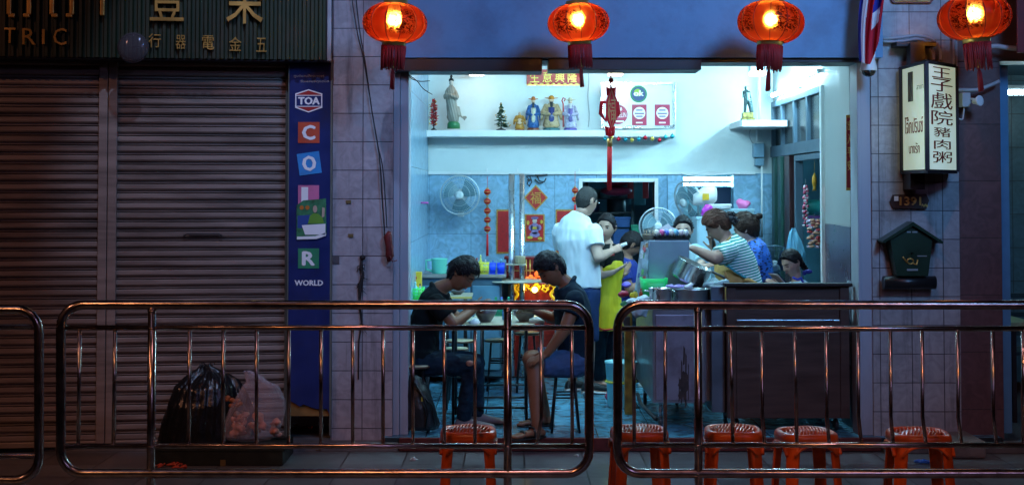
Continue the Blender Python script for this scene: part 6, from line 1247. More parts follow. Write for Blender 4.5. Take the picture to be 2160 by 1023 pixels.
random.seed(21); cs = [(.5, .1, .12), (.5, .45, .08), (.15, .4, .12), (.35, .18, .08), (.55, .58, .6), (.05, .1, .25)]
for k in range(11):
    u, v = random.uniform(.12, .85), random.uniform(.04, .92); 
    def bi(u, v): a = f0[0].lerp(f0[1], u); b = f0[3].lerp(f0[2], u); return a.lerp(b, v) + Vector((-.003, -.004, 0))
    du, dv = random.uniform(.08, .16), random.uniform(.03, .07); q4 = [bi(u - du, v - dv), bi(u + du, v - dv), bi(u + du, v + dv), bi(u - du, v + dv)]; off = Vector((0, -.0006 * k, 0)); mb = MB(); mb.add([p + off for p in q4] + [p + off + Vector((.001, .002, 0)) for p in q4], [(0, 1, 2, 3), (7, 6, 5, 4), (0, 4, 5, 1), (1, 5, 6, 2), (2, 6, 7, 3), (3, 7, 4, 0)]); mb.build('picture_patch', M('patch_%d' % (k % 6), cs[k % 6], .5, var=.4, scale=60), sd)
t = thing('egg_tray', 'black egg tray with white and pink eggs on the display case', 'egg tray', P(1415, 510, YD)); x0, x1 = P(1381, 0, YD).x, P(1452, 0, YD).x; n = 7; mb = MB(); w = (x1 - x0) / n
mb.box((x0, YD + .01, za + .001), (x1, YD + .28, za + .022))
for i in range(n + 1):
    for j in range(5): mb.loft([(Vector((x0 + i * w, YD + .02 + j * .06, za + .02)), (w * .42, 0, 0), (0, .026, 0)), (Vector((x0 + i * w, YD + .02 + j * .06, za + .052)), (w * .12, 0, 0), (0, .01, 0))], 8)
mb.build('tray', M('tray_black', (.012, .014, .018), .5), t)
ec = [(.75, .7, .6), (.7, .12, .3), (.12, .18, .6), (.7, .68, .62), (.15, .4, .55), (.75, .6, .6), (.7, .7, .68)]
for i in range(n):
    for j in range(2): mb = MB(); mb.ell((x0 + (i + .5) * w, YD + .05 + j * .06, za + .055), (.019, .019, .026), 12); mb.build('egg', M('egg_%d' % i, ec[i], .4), t)
mb = MB(); x = P(1369, 0, YD).x; mb.lathe([(.045, .001), (.055, .04), (.058, .045), (.053, .045), (.042, .006)], (x, YD + .06, za), 20)
for k in range(10): a = k * .7; mb.tube([(x + .03 * math.cos(a), YD + .06 + .02 * math.sin(a), za + .03), (x + .04 * math.cos(a), YD + .06 + .03 * math.sin(a), za + .075)], .003, 4)
single('wicker_basket', mb, M('wicker', (.35, .28, .2), .7, var=.3, scale=60), 'small wicker basket left of the egg tray', 'basket')
mb = MB(); q = P(1410, 492, YD + .2); mb.prism([(q.x - .07, q.z + .035), (q.x + .00, q.z + .075), (q.x + .02, q.z + .05), (q.x + .07, q.z + .03), (q.x + .05, q.z - .04), (q.x - .04, q.z - .04)], YD + .2, YD + .21); single('paper_pack', mb, m_wht, 'folded white paper standing behind the eggs', 'paper')
# small cup and pots
def pot(label, px, bot, wpx, hpx, Y, z, mat=m_steel, lid=False, name='pot', tilt=0.0):
    p = P(px, bot, Y); r = wpx / S(Y) / 2; h = hpx / S(Y); t = thing(name, label, 'pot', (p.x, Y, z)); ax = Vector((math.sin(tilt), -.15 if tilt else 0, math.cos(tilt)))
    mb = MB(); mb.lathe([(r * .92, .001), (r, .02), (r, h - .01), (r + .008, h), (r - .004, h), (r - .006, .02), (.01, .016)], (p.x, Y, z), 36, ax); mb.build('pot_body', mat, t)
    mb = MB()
    for s_ in (-1, 1):
        u = ax.cross(Vector((0, 1, 0))).normalized() * s_; c_ = Vector((p.x, Y, z)) + ax.normalized() * h * .8; mb.tube([c_ + u * r * -1 + Vector((0, -.03, 0)), c_ - u * (r + .035) + Vector((0, -.02, 0)), c_ - u * (r + .035) + Vector((0, .02, 0)), c_ - u * r + Vector((0, .03, 0))], .005, 6)
    mb.build('handles', m_steel, t)
    if lid: mb = MB(); mb.lathe([(r + .006, h + .001), (r * .6, h + .012), (.02, h + .016), (.018, h + .035), (.005, h + .038)], (p.x, Y, z), 30); mb.build('lid', m_steel, t)
    return t
pot('small steel pot on the front edge of the food cart', 1393, 637, 46, 30, YA1 + .10, zc + .001)
pot('wide shallow steel pan on the food cart before the tilted pot', 1458, 637, 76, 28, YA1 + .14, zc + .001, M('dull_steel', (.35, .38, .40), .3, .9, var=.2))
mb = MB(); q = P(1383, 616, YA1 + .45); basket('bright green plastic basin on the food cart', 1354, 588, 1411, 622, YA1 + .35, (.02, .62, .14), .25, z=zc, solid=True, name='basin', cat='basin')
# tilted stock pot
t = thing('stock_pot', 'large tilted steel stock pot with a dark scorched side on the food cart', 'pot', P(1455, 600, YA1 + .5)); Yp = YA1 + .40
A0 = P(1428, 600, Yp); c1_ = P(1450, 593, Yp); c2_ = P(1466, 560, Yp); ax = (c2_ - c1_).normalized(); ax = Vector((.42, -.12, .9)).normalized()
cb_ = P(1449, 592, Yp); r = .132
m_pot = M('scorched_steel', (.62, .62, .62), .25, .95, var=.15, scale=3, dirt=(.10, .07, .05), dscale=3.5, damt=.85)
mb = MB(); mb.lathe([(r * .9, -.005), (r, .015), (r * 1.02, .135), (r * 1.07, .14), (r * 1.0, .142), (r * .98, .02), (.01, .012)], cb_, 40, ax); mb.build('pot_body', m_pot, t)
mb = MB(); mb.box((cb_.x - .10, Yp - .05, zc + .001), (cb_.x + .12, Yp + .12, cb_.z - .05), .01); mb.build('pot_stand', m_dark, t)
mb = MB(); q = cb_ + ax * .14; u = ax.cross(Vector((0, 1, 0))).normalized(); mb.tube([q - u * r * 1.05, q - u * (r + .10), q - u * (r + .12) + Vector((0, 0, -.01))], .009, 8); mb.build('long_handle', m_dark, t)
# cloths, purple packet, spatula
def lump(name, label, cat, px, py, Y, size, mat, seed, z=None, n=5):
    random.seed(seed); mb = MB(); c = P(px, py, Y)
    if z is not None: c.z = z + size[2] * .55
    for k in range(n): mb.ell(c + Vector((random.uniform(-.5, .5) * size[0], random.uniform(-.5, .5) * size[1], random.uniform(-.3, .35) * size[2])), (size[0] * random.uniform(.4, .7), size[1] * random.uniform(.4, .7), size[2] * random.uniform(.35, .6)), 10)
    m_ = remesh(mb, min(size) * .14, 1, .4, lambda p, nn: min(size) * .35 * noise.noise(p * (3 / min(size)) * .35)); return single(name, m_, mat, label, cat)
m_rag = M('grey_rag', (.45, .52, .55), .7, bump=.5, var=.15)
lump('rag', 'pale wrinkled cloth hanging over the left corner of the food cart', 'cloth', 1352, 655, YA1 + .0, (.07, .05, .11), m_rag, 3)
lump('rag', 'crumpled pale cloth on the cart top beside the small pot', 'cloth', 1345, 632, YA1 + .18, (.10, .08, .05), m_rag, 4)
lump('purple_packet', 'pale violet plastic packet between the basin and the tilted pot', 'packet', 1425, 607, YA1 + .3, (.08, .06, .04), M('violet_plastic', (.42, .32, .70), .4), 6)
lump('white_packet', 'white folded packet on the rim of the shallow pan', 'packet', 1457, 604, YA1 + .2, (.05, .05, .035), m_wht, 7)
lump('plastic_wrap', 'clear crumpled plastic at the left end of the wooden counter', 'plastic wrap', 1508, 600, YA1 + .25, (.10, .08, .07), M('wrap_grey', (.35, .5, .52), .2, alpha=.75, bump=.6), 8)
lump('red_pepper_bag', 'round dark red bag hanging at the left of the cart', 'bag', 1312, 619, 10.8, (.05, .05, .05), M('deep_red_plastic', (.30, .01, .03), .3), 9, n=3)
lump('yellow_packet', 'yellow packet hanging left of the cart beside the red bag', 'packet', 1332, 624, 10.75, (.045, .03, .05), M('yellow_plastic', (.65, .45, .03), .3), 10, n=3)
lump('green_packet', 'blue and green packet below the red bag at the left of the cart', 'packet', 1322, 640, 10.8, (.05, .03, .03), M('green_plastic', (.08, .35, .12), .4, var=.5, scale=30), 12, n=3)
lump('purple_bucket_rim', 'violet plastic bag behind the display case side', 'bag', 1325, 603, 11.1, (.06, .05, .05), M('violet_bag', (.16, .10, .55), .35), 13, n=3)
# bucket on the floor left of cart
t = thing('bucket', 'white and turquoise paint bucket on the floor left of the food cart', 'bucket', P(1308, 800, 11.3)); p = G(1308, 800); x = P(1308, 0, 11.35).x
mb = MB(); mb.lathe([(.10, .001), (.105, .01), (.125, .34), (.13, .345), (.13, .36), (.12, .36), (.095, .012)], (x, 11.35, 0), 30); mb.build('bucket_body', M('bucket_turquoise', (.25, .62, .68), .35, var=.08), t)
mb = MB(); mb.tube([(x + .119 * math.cos(a), 11.35 + .119 * math.sin(a), .20) for a in [i * .262 for i in range(24)]], .011, 6, True); mb.build('label_band', M('band_yellow', (.6, .55, .08), .4), t)
lump('red_slipper_bag', 'small pinkish-red bundle on the floor beside the bucket', 'bundle', 1288, 770, 11.6, (.05, .05, .06), M('pinkish_red', (.45, .04, .10), .5), 14, z=.0, n=3)
t = thing('yellow_stand', 'thin yellow and black stand behind the left corner of the food cart', 'stand', P(1318, 700, 10.95)); mb = MB(); p = P(1325, 650, 10.95); mb.box((p.x - .03, 10.93, .001), (p.x + .03, 10.97, p.z + .02), .006); mb.build('stand_panel', M('panel_yellow_brown', (.22, .15, .03), .5, var=.6, scale=12), t); mb = MB(); mb.box((p.x - .04, 10.90, p.z - .13), (p.x + .01, 10.928, p.z - .06), .004); mb.build('label', m_dark, t)
# ---- passage things: toys, bag, stand
t = thing('hanging_bag', 'pale blue plastic bag hanging on the side door frame', 'plastic bag', P(1678, 540, 12.2)); t2 = bag('carrier_bag', 'pale blue carrier bag hanging on the side door leaf above the girl', 'plastic bag', [(482, 1671, 1674, .01), (492, 1668, 1680, .02), (510, 1663, 1689, .04), (535, 1659, 1697, .06), (556, 1660, 1699, .05)], M('pale_blue_bag', (.25, .62, .85), .3, alpha=.85, bump=.6, bscale=30), 7, 12.0, .02); bpy.data.objects.remove(t)
def ribbon(label, px, y0, y1, cols, Y, w, seed):
    random.seed(seed); t = thing('hanging_toys', label, 'toys', P(px, y0, Y)); n = int((y1 - y0) / 5)
    mb = MB(); mb.cyl(P(px, y0 - 12, Y), P(px, y1, Y), .003, n=6); mb.build('cord', m_dark, t)
    for ci, col in enumerate(cols):
        mb = MB()
        for k in range(n):
            y = y0 + (y1 - y0) * (k + .5) / n
            for s_ in (-1, 1):
                if (k + (s_ > 0) + ci) % len(cols) == 0 or True and random.random() < .35: mb.ell(P(px + s_ * w * random.uniform(.1, .8), y + random.uniform(-2, 2), Y - .004 * ci), (w / S(Y) * .5, .012, .012), 7)
        mb.build('packets', M('toy_%s_%d' % (label[:4], ci), col, .3, var=.3, scale=50), t)
ribbon('long strip of small pink and white packets hanging in the side door', 1699, 390, 478, [(.65, .55, .6), (.45, .06, .12)], 12.0, 6, 1)
ribbon('double strip of pink packets with red ends hanging lowest in the side door', 1717, 462, 522, [(.62, .45, .6), (.5, .05, .06), (.6, .3, .2)], 11.75, 13, 2)
ribbon('strip of dull pink packets at the right post of the side door', 1735, 400, 470, [(.4, .2, .3), (.3, .08, .1)], 11.7, 4, 3)
mb = MB(); p = P(1718, 384, 11.9); mb.loft([(p + Vector((0, 0, .075)), (.004, 0, 0), (0, .004, 0)), (p + Vector((0, 0, .04)), (.018, 0, 0), (0, .01, 0)), (p, (.022, 0, 0), (0, .012, 0)), (p - Vector((0, 0, .05)), (.010, 0, 0), (0, .006, 0)), (p - Vector((0, 0, .075)), (.02, 0, 0), (0, .004, 0))], 14); mb.cyl(p + Vector((0, 0, .07)), p + Vector((0, 0, .2)), .002, n=5); single('gold_fish', mb, M('gold_orange', (.7, .32, .04), .35, .4, var=.4, scale=60), 'small golden fish ornament hanging in the side door', 'ornament')
mb = MB(); p = P(1722, 430, 12.9); mb.lathe([(.16, 0), (.2, .1), (.12, .14)], p + Vector((0, .1, -.1)), 20); single('green_tub', mb, M('teal_tub', (.03, .35, .33), .4), 'teal plastic tub on a shelf beyond the side door', 'tub')
mb = MB(); mb.box((p.x - .2, 12.8, p.z - .13), (p.x + .4, 13.1, p.z - .11), .003); single('violet_shelf', mb, M('violet_shelf', (.35, .12, .5), .4), 'violet shelf beyond the side door under the teal tub', 'shelf')
# ---- kitchen doorway contents
def bx(name, label, cat, x0, y0, x1, y1, Y, dep, mat, group=None, r=.01):
    a, b_ = P(x0, y1, Y), P(x1, y0, Y); mb = MB(); mb.box((a.x, Y, a.z), (b_.x, Y + dep, b_.z), r); mb.box((a.x - .006, Y - .006, b_.z - .02), (b_.x + .006, Y + .002, b_.z + .003), .004); return single(name, mb, mat, label, cat, group)
YO = 14.4
t = thing('kitchen_rack', 'dark rack stacked with pots just inside the kitchen doorway', 'rack', P(1290, 700, YO)); m_kr = M('kitchen_dark', (.03, .05, .06), .4, .3, var=.5)
for x in (1238, 1335): mb = MB(); q = P(x, 500, YO); mb.box((q.x - .015, YO, 0.001), (q.x + .015, YO + .03, 1.9)); mb.build('upright', m_kr, t)
for y in (418, 448, 520, 560): mb = MB(); a = P(1238, y, YO); b_ = P(1335, y, YO); mb.box((a.x, YO + .031, a.z - .012), (b_.x, YO + .4, a.z)); mb.build('rack_shelf', m_kr, t)
m_bin = M('bin_blue', (.02, .08, .25), .4, var=.2)
for k, (x0, y0, x1, y1) in enumerate(((1297, 458, 1329, 480), (1293, 484, 1325, 519), (1296, 526, 1330, 559))): bx('storage_bin', ('upper', 'middle', 'lowest')[k] + ' of three dark blue bins stacked in the kitchen doorway', 'bin', x0, y0, x1, y1, YO - .35, .3, m_bin, 'blue bins in the kitchen doorway')
bx('green_bin', 'small green bin right of the blue bins in the kitchen doorway', 'bin', 1332, 475, 1350, 497, YO - .3, .2, M('bin_green', (.03, .35, .2), .4))
bx('pale_board', 'pale board leaning at the right inside the kitchen doorway', 'board', 1324, 386, 1362, 433, YO + .6, .03, M('board_pale_teal', (.12, .28, .30), .5))
for k, (x, y, w, h_) in enumerate(((1252, 408, 14, 20), (1275, 412, 12, 18), (1300, 436, 20, 40), (1318, 410, 9, 10), (1250, 440, 14, 18), (1262, 512, 22, 30))):
    q = P(x, y, YO + .15); mb = MB(); s_ = 1 / S(YO); mb.lathe([(w * s_ * .8, -h_ * s_ * .5), (w * s_, -h_ * s_ * .4), (w * s_, h_ * s_ * .4), (w * s_ * .9, h_ * s_ * .45), (w * s_ * .3, h_ * s_ * .55)], q, 20); single('kitchen_pot', mb, [m_kr, M('pot_teal_grey', (.12, .2, .22), .35, .5), m_kr, M('pot_white', (.35, .45, .48), .4), M('pot_navy', (.03, .08, .2), .4), m_kr][k], ('tall dark pot at the upper left of the kitchen doorway', 'grey-teal pot under the red umbrella in the kitchen doorway', 'large dark pot in the middle of the kitchen doorway', 'small pale tub high in the kitchen doorway', 'navy pot behind the neck of the man in white', 'dark pot behind the woman in the yellow apron')[k], 'pot')
mb = MB(); q = P(1300, 390, 14.0)
vs = []; n = 24
for i in range(n): a = 2 * math.pi * i / n; f = 1 if i % 3 else .86; vs.append((.01 * math.cos(a), .01 * math.sin(a), .02)); 
rg = [(.01, .02), (.10, .0), (.17, -.04), (.21, -.09)]; vs = [(r * (1 if i % 4 else .9) * math.cos(2 * math.pi * i / n) + q.x, r * (1 if i % 4 else .9) * math.sin(2 * math.pi * i / n) + q.y, -z * -1 + q.z) for r, z in [(a, -b) for a, b in rg] for i in range(n)]
mb.add(vs, [(i * n + k, i * n + (k + 1) % n, (i + 1) * n + (k + 1) % n, (i + 1) * n + k) for i in range(3) for k in range(n)], True); mb.ell(q + Vector((0, 0, -.06)), (.16, .12, .05), 14); single('red_bag', mb, M('dark_red_cloth', (.25, .01, .04), .5, var=.3, bump=.5), 'dark red crumpled bundle hanging at the top of the kitchen doorway', 'bundle')
for k, x in enumerate((1330, 1362)): q = P(x, 400, 14.3); mb = MB(); mb.box((q.x - .03, 14.3, q.z - .09), (q.x + .03, 14.31, q.z + .08), .003); single('red_packet', mb, m_red, ('left', 'right')[k] + ' of two red paper strips hanging in the kitchen doorway', 'paper strip', 'red strips in the kitchen doorway')
# fridge, pink hat, dark cabinet in the alcove
bx('white_fridge', 'pale blue refrigerator behind the woman in the striped shirt', 'refrigerator', 1471, 458, 1500, 700, 12.8, .5, M('fridge_pale', (.40, .58, .66), .35, var=.04), r=.02)
bx('dark_shelf_unit', 'dark blue recess under the bright tube in the alcove', 'shelf', 1478, 396, 1542, 432, 13.9, .4, M('recess_navy', (.01, .03, .08), .5))
bx('white_tray', 'white tray on top of the shelf behind the women', 'tray', 1497, 431, 1542, 441, 13.0, .3, m_wht)
bx('shelf_cabinet', 'pale cabinet carrying the white tray behind the women', 'cabinet', 1500, 441, 1590, 700, 13.02, .5, M('cabinet_pale', (.30, .45, .52), .4))
t = lump('pink_bag', 'crumpled pink plastic bag on top of the cabinet behind the women', 'plastic bag', 1560, 436, 13.15, (.10, .08, .10), M('bright_pink', (.75, .16, .40), .4), 15, n=4)
t = lump('magenta_bag', 'magenta plastic bag hanging below the white motor in the alcove', 'plastic bag', 1490, 445, 12.9, (.07, .05, .08), M('magenta_plastic', (.60, .05, .50), .4), 16, n=3)
mb = MB(); q = P(880, 428, 12.5); mb.cyl(q, q + Vector((.10, 0, .0)), .008); mb.box((q.x - .04, 12.47, q.z - .02), (q.x + .02, 12.53, q.z + .02), .008); single('pink_clip', mb, M('pink_clip', (.6, .08, .4), .4), 'pink and white clip holding out from the left wall by the edge-on fan', 'clip')
mb = MB(); a = P(881, 440, 13.3); mb.box((a.x - .02, 13.3, .9), (a.x + .02, 13.35, a.z), .004); mb.box((a.x + .035, 13.3, .9), (a.x + .05, 13.35, a.z - .2), .003); single('dark_pipes', mb, M('pipe_navy', (.03, .06, .09), .4), 'pair of dark vertical pipes in the left back corner', 'pipe')

# a little more of the cart's clutter
t = thing('ladle', 'steel ladle resting in the wide shallow pan on the food cart', 'ladle', P(1475, 622, YA1 + .14)); mb = MB(); a, c = P(1462, 628, YA1 + .14), P(1496, 606, YA1 + .16); mb.tube([a, a.lerp(c, .5) + Vector((0, 0, .01)), c, c + Vector((.015, 0, -.012))], .0045, 6); mb.build('handle', m_steel, t); mb = MB(); mb.lathe([(.004, -.022), (.022, -.016), (.034, 0), (.031, 0), (.02, -.013), (.003, -.018)], a, 16); mb.build('scoop', m_steel, t)
bk_ = [bowl(lab, 1403, 0, 40, 10, YA1 + .95, zc + .001 + .022 * k) for k, lab in enumerate(('lowest bowl of the small stack behind the green basin', 'middle bowl of the small stack behind the green basin', 'top bowl of the small stack behind the green basin'))]
for o_ in bk_: o_['group'] = 'stacked bowls behind the green basin'
for k, (x, h_, c1, c2) in enumerate(((1352, 24, (.35, .05, .02), (.5, .02, .02)), (1342, 20, (.5, .4, .05), (.05, .3, .08)))): bottle(('red', 'yellow')[k] + ' sauce bottle at the left corner of the food cart', x, 637, h_, 4, YA1 + .32, c1, c2, z=zc + .001, group='bottles on the cart')
cable('cable', 'thin grey cable tacked along the white wall above the shelf', [(1240, 140, 13.57), (1242, 170, 13.57), (1240, 205, 13.57), (1243, 240, 13.57), (1241, 268, 13.57)], .004, m_cond)
cable('cable', 'thin grey cable dropping from the corner shelf to the electric box', [(1585, 268, 13.55), (1580, 285, 13.55), (1586, 300, 13.55), (1594, 310, 13.5)], .004, m_cond)
# ================================================================= people
def gs(a, b): return math.exp(-(a / b) ** 2)
def headpt(th_, ph, fem=0.0):
    st_, ct = math.sin(th_), -math.cos(th_); low = ct < 0
    rr = st_ ** (.72 if low else .94) if st_ > 0 else 0
    x = .074 * rr * math.cos(ph); y = .095 * rr * math.sin(ph); z = .115 * ct; t = max(0, -z / .115)
    x *= 1 - (.34 + .06 * fem) * t ** 1.5
    if y < 0: y *= 1 - .42 * min(1, t * 1.3) ** 1.2
    else:
        y *= .97 - .07 * t
        y += gs(x, .011) * (.020 * gs(z + .026, .014) + .009 * gs(z + .006, .016)) + .004 * gs(x, .020) * gs(z + .03, .008)
        y -= .008 * gs(abs(x) - .031, .014) * gs(z - .004, .011)
        y += .004 * gs(z - .025, .008) * gs(x, .05) + .0065 * gs(x, .022) * gs(z + .055, .008) - .004 * gs(x, .03) * gs(z + .073, .006) + .006 * gs(x, .02) * gs(z + .099, .013)
        y += .003 * gs(abs(x) - .04, .016) * gs(z + .028, .018)
    return Vector((x, y, z))
class Frame:
    def __init__(s, c, F, U, k=1.0): s.c = Vector(c); s.F = Vector(F).normalized(); s.R = s.F.cross(Vector(U)).normalized(); s.U = s.R.cross(s.F).normalized(); s.k = k
    def __call__(s, p): return s.c + (s.R * p[0] + s.F * p[1] + s.U * p[2]) * s.k
def grid(mb, fn, nu=56, nv=40):
    vs = []; fs = []
    for i in range(nv + 1):
        th_ = math.pi * min(max(i / nv, .012), .988)
        for j in range(nu): vs.append(fn(th_, 2 * math.pi * j / nu))
    for i in range(nv):
        for j in range(nu): a = i * nu + j; b = i * nu + (j + 1) % nu; fs.append((a, b, b + nu, a + nu))
    fs.append(tuple(range(nu))[::-1]); fs.append(tuple(range(nv * nu, (nv + 1) * nu))); mb.add(vs, fs, True)
def head(mb, fr, fem=0.0):
    grid(mb, lambda t, p: fr(headpt(t, p, fem)))
    for s_ in (-1, 1):
        for dy, dz, r, a in ((-.004, .004, (.006, .016, .022), 0), (-.002, -.016, (.006, .009, .011), 0)): mb.ell(fr((s_ * .0785, dy - .006, dz)), tuple(q * fr.k for q in r), 12, (fr.R, fr.F, fr.U))
        mb.tube([fr((s_ * (.084 + .004 * math.sin(u)), -.010 + .017 * math.cos(u + .4), .004 + .025 * math.sin(u + .4))) for u in [i * .45 for i in range(11)]], .0045 * fr.k, 6)
def face(par, fr, eyes='open', lip=(.30, .08, .07), brow=(.02, .012, .01), fem=0.0):
    def yf(x, z):
        ct = z / .115; st_ = math.sqrt(max(0, 1 - ct * ct)); th_ = math.acos(-ct)
        best = max((headpt(th_, math.pi / 2 + d / 40, fem) for d in range(-40, 41)), key=lambda p: -abs(p.x - x)); return best.y
    m_e = M('eye_white', (.55, .55, .55), .25); m_i = M('iris_dark', (.012, .008, .006), .15); m_b = M('brow_%d' % int(brow[0] * 999), brow, .8); m_l = M('lips_%d_%d' % (int(lip[0] * 99), int(lip[1] * 99)), lip, .45)
    for s_ in (-1, 1):
        y = yf(s_ * .031, .004)
        if eyes == 'open':
            mb = MB(); mb.ell(fr((s_ * .031, y - .001, .004)), (.0125 * fr.k, .004 * fr.k, .0055 * fr.k), 12, (fr.R, fr.F, fr.U)); e = mb.build('eye', m_e, par); mb = MB(); mb.ell(fr((s_ * .031, y + .002, .004)), (.0068 * fr.k, .0035 * fr.k, .0062 * fr.k), 12, (fr.R, fr.F, fr.U)); mb.build('iris', m_i, e)
        mb = MB(); mb.tube([fr((s_ * (.031 + d), yf(s_ * (.031 + d), .004) + .002, .0095 - (3 if eyes == 'open' else -1) * d * d * 14 + (0 if eyes == 'open' else -.012))) for d in (-.013, -.006, 0, .007, .014)], [.001, .0026, .003, .0028, .0012], 5); mb.build('eyelid', m_i, par)
        mb = MB(); mb.tube([fr((s_ * (.031 + d), yf(s_ * (.031 + d), .024) + .002, .026 - d * d * 12)) for d in (-.016, -.006, .006, .018)], [.002, .0042, .0038, .0014], 5); mb.build('eyebrow', m_b, par)
    mb = MB(); y = yf(0, -.055)
    mb.ell(fr((0, y - .0005, -.052)), (.021 * fr.k, .0045 * fr.k, .0035 * fr.k), 12, (fr.R, fr.F, fr.U)); mb.ell(fr((0, y - .0005, -.0595)), (.017 * fr.k, .0045 * fr.k, .0042 * fr.k), 12, (fr.R, fr.F, fr.U)); mb.build('lips', m_l, par)
def hair(par, fr, col, thick=.016, line=0.0, seed=1, tufts=0, tlen=.03, comb=(0, 1, -.2), back=0.0, extra=None, name='hair', fem=0, rough=.5, side=0.0):
    pts = ((.10, .060), (.065, .046), (.045, .018), (.020, -.012), (-.015, -.030), (-.035, -.066), (-.12, -.095))
    def hl(y):
        for (a, b), (c, d) in zip(pts, pts[1:]):
            if y >= c: return b + (d - b) * min(1, max(0, (a - y) / (a - c)))
        return pts[-1][1]
    def fn(t, p):
        q = headpt(t, p, fem); h = hl(q.y) + line - (back if q.y < -.02 else 0) - (side if q.y < .04 else 0); m_ = min(1, max(0, (q.z - h) / .012)); m_ = m_ * m_ * (3 - 2 * m_)
        d = q.normalized(); tk = thick * (.30 + .70 * min(1, max(0, (q.z + .015) / .05))) if q.y > -.045 else thick; nz = noise.noise(Vector((d.x * 7 + seed, d.y * 3, d.z * 7))) * .20 + noise.noise(Vector((d.x * 26, d.y * 5 + seed, d.z * 26))) * .16
        return fr(q + d * (-.010 + m_ * (.010 + tk * (1 + nz) * (1 + .35 * max(0, d.z)))))
    mb = MB(); grid(mb, fn, 72, 52); random.seed(seed)
    cv = Vector(comb)
    for k in range(int(tufts * 2.2)):
        a = random.uniform(0, 6.28); t = math.pi * random.uniform(.52, .97); q = headpt(t, a, fem)
        if q.z < hl(q.y) + line + .006: continue
        d = q.normalized(); tan = (cv - d * cv.dot(d)); tan = tan.normalized() if tan.length > .01 else Vector((0, 1, 0)); tan = (tan + Vector((random.uniform(-.35, .35), random.uniform(-.3, .3), random.uniform(-.2, .2)))).normalized(); L = tlen * random.uniform(.6, 1.2); o_ = q + d * thick * .75
        mb.tube([fr(o_), fr(o_ + tan * L * .5 + d * .006), fr(o_ + tan * L + d * random.uniform(-.006, .006))], [.0042 * fr.k, .0034 * fr.k, .0004], 4)
    if extra: extra(mb, fr)
    return mb.build(name, M('hair_%d_%d' % (int(col[0] * 999), int(col[2] * 999)), col, rough, var=.35, scale=90, spec=.14, bump=.5, bscale=160), par)
def hand(mb, w, d, n, curl=.5, side=1, s=1.0, spread=1.0, thumb=.6):
    'palm and five fingers; d along the hand, n out of the back of the hand, side: +1 thumb towards d x n'
    w = Vector(w); d = Vector(d).normalized(); n = Vector(n); n = (n - d * n.dot(d)).normalized(); u = d.cross(n) * side
    mb.loft([(w - d * .02 * s, u * .025 * s, n * .020 * s), (w + d * .012 * s, u * .027 * s, n * .018 * s), (w + d * .05 * s, u * .038 * s, n * .016 * s), (w + d * .088 * s, u * .040 * s, n * .013 * s), (w + d * .096 * s, u * .034 * s, n * .009 * s)], 16)
    for k, (o_, L) in enumerate(((.030, .070), (.010, .080), (-.010, .074), (-.029, .058))):
        p = w + d * (.086 if k < 3 else .078) * s + u * o_ * s; dd = (d + u * o_ * 2.2 * spread).normalized(); r = (.0090, .0092, .0088, .0078)[k] * s; c = curl * (1 + .12 * k)
        for seg in (.44, .32, .24):
            q = p + dd * L * seg * s; mb.caps(p, q, r, r * .92, 8); p = q; r *= .92; dd = (dd * math.cos(c) - n * math.sin(c)).normalized()
    p = w + d * .022 * s + u * .024 * s; dd = (d * .62 + u * .75 - n * .25 * thumb).normalized()
    for L, r in ((.040, .0125), (.032, .0108), (.026, .0095)): q = p + dd * L * s; mb.caps(p, q, r * s, r * .9 * s, 8); p = q; dd = (dd + d * .35 - n * .25 * thumb).normalized()
def arm(mb, S_, E, W, r=(.050, .041, .042, .028)):
    S_, E, W = Vector(S_), Vector(E), Vector(W); mb.caps(S_, E, r[0], r[1], 16); m_ = E.lerp(W, .25); mb.caps(E, m_, r[1] * .97, r[2], 16); mb.caps(m_, W, r[2], r[3], 16)
def leg(mb, H, K, A, r=(.085, .062, .058, .037)):
    H, K, A = Vector(H), Vector(K), Vector(A); mb.caps(H, K, r[0], r[1], 18); m_ = K.lerp(A, .3); b = (A - K).normalized(); mb.caps(K, m_, r[1] * .95, r[2], 18); mb.caps(m_, A, r[2], r[3], 18)
def foot(mb, A, d, L=.25, w=.045, h=.07, z=0.002, sole=0.0):
    A = Vector(A); d = Vector((d[0], d[1], 0)).normalized(); u = Vector((-d.y, d.x, 0)); rings = []
    for f, ww, hh in ((-.26, .4, .35), (-.22, .7, .75), (-.1, .82, 1.0), (.1, .8, .95), (.35, .95, .66), (.6, 1.05, .48), (.75, .9, .38), (.8, .5, .25)): c = Vector((A.x, A.y, z)) + d * L * f; rings.append((c + Vector((0, 0, h * hh / 2)), u * w * ww, Vector((0, 0, h * hh / 2))))
    mb.loft(rings, 18, power=2.5)
def torso(mb, pts, U, n=28):
    P_ = [Vector(p[0]) for p in pts]; rg = []
    for i, p in enumerate(pts):
        t = (P_[min(i + 1, len(P_) - 1)] - P_[max(i - 1, 0)]).normalized(); u = Vector(p[3] if len(p) > 3 else U); u = (u - t * u.dot(t)).normalized(); v = t.cross(u); rg.append((P_[i], u * p[1], v * p[2]))
    mb.loft(rg, n, power=2.3)
def grow(pts, m_): return [(p[0], p[1] + m_, p[2] + m_) + tuple(p[3:]) for p in pts]
def folds(a=.006, fx=9, fz=3.0, seed=0): return lambda p, n: a * (noise.noise(Vector((p.x * fx * 2 + seed, p.y * fx * 2, p.z * fz * 2))) + .5 * noise.noise(Vector((p.x * fx * 5, p.y * fx * 5 + seed, p.z * fz * 6))))
def person(label, loc, group=None): return thing('person_root', label, 'person', loc, group=group)
def finish_body(mb, root, skin, voxel=.0068):
    m_ = remesh(mb, voxel, 3, .5); return m_.build('body', M('skin_%d' % int(skin[0] * 999), skin, .48, var=.1, scale=14, spec=.4, bump=.06, bscale=150), root)
def cloth(name, mb, root, mat, voxel=.009, f=None, smooth=2): return remesh(mb, voxel, smooth, .5, f or folds()).build(name, mat, root)
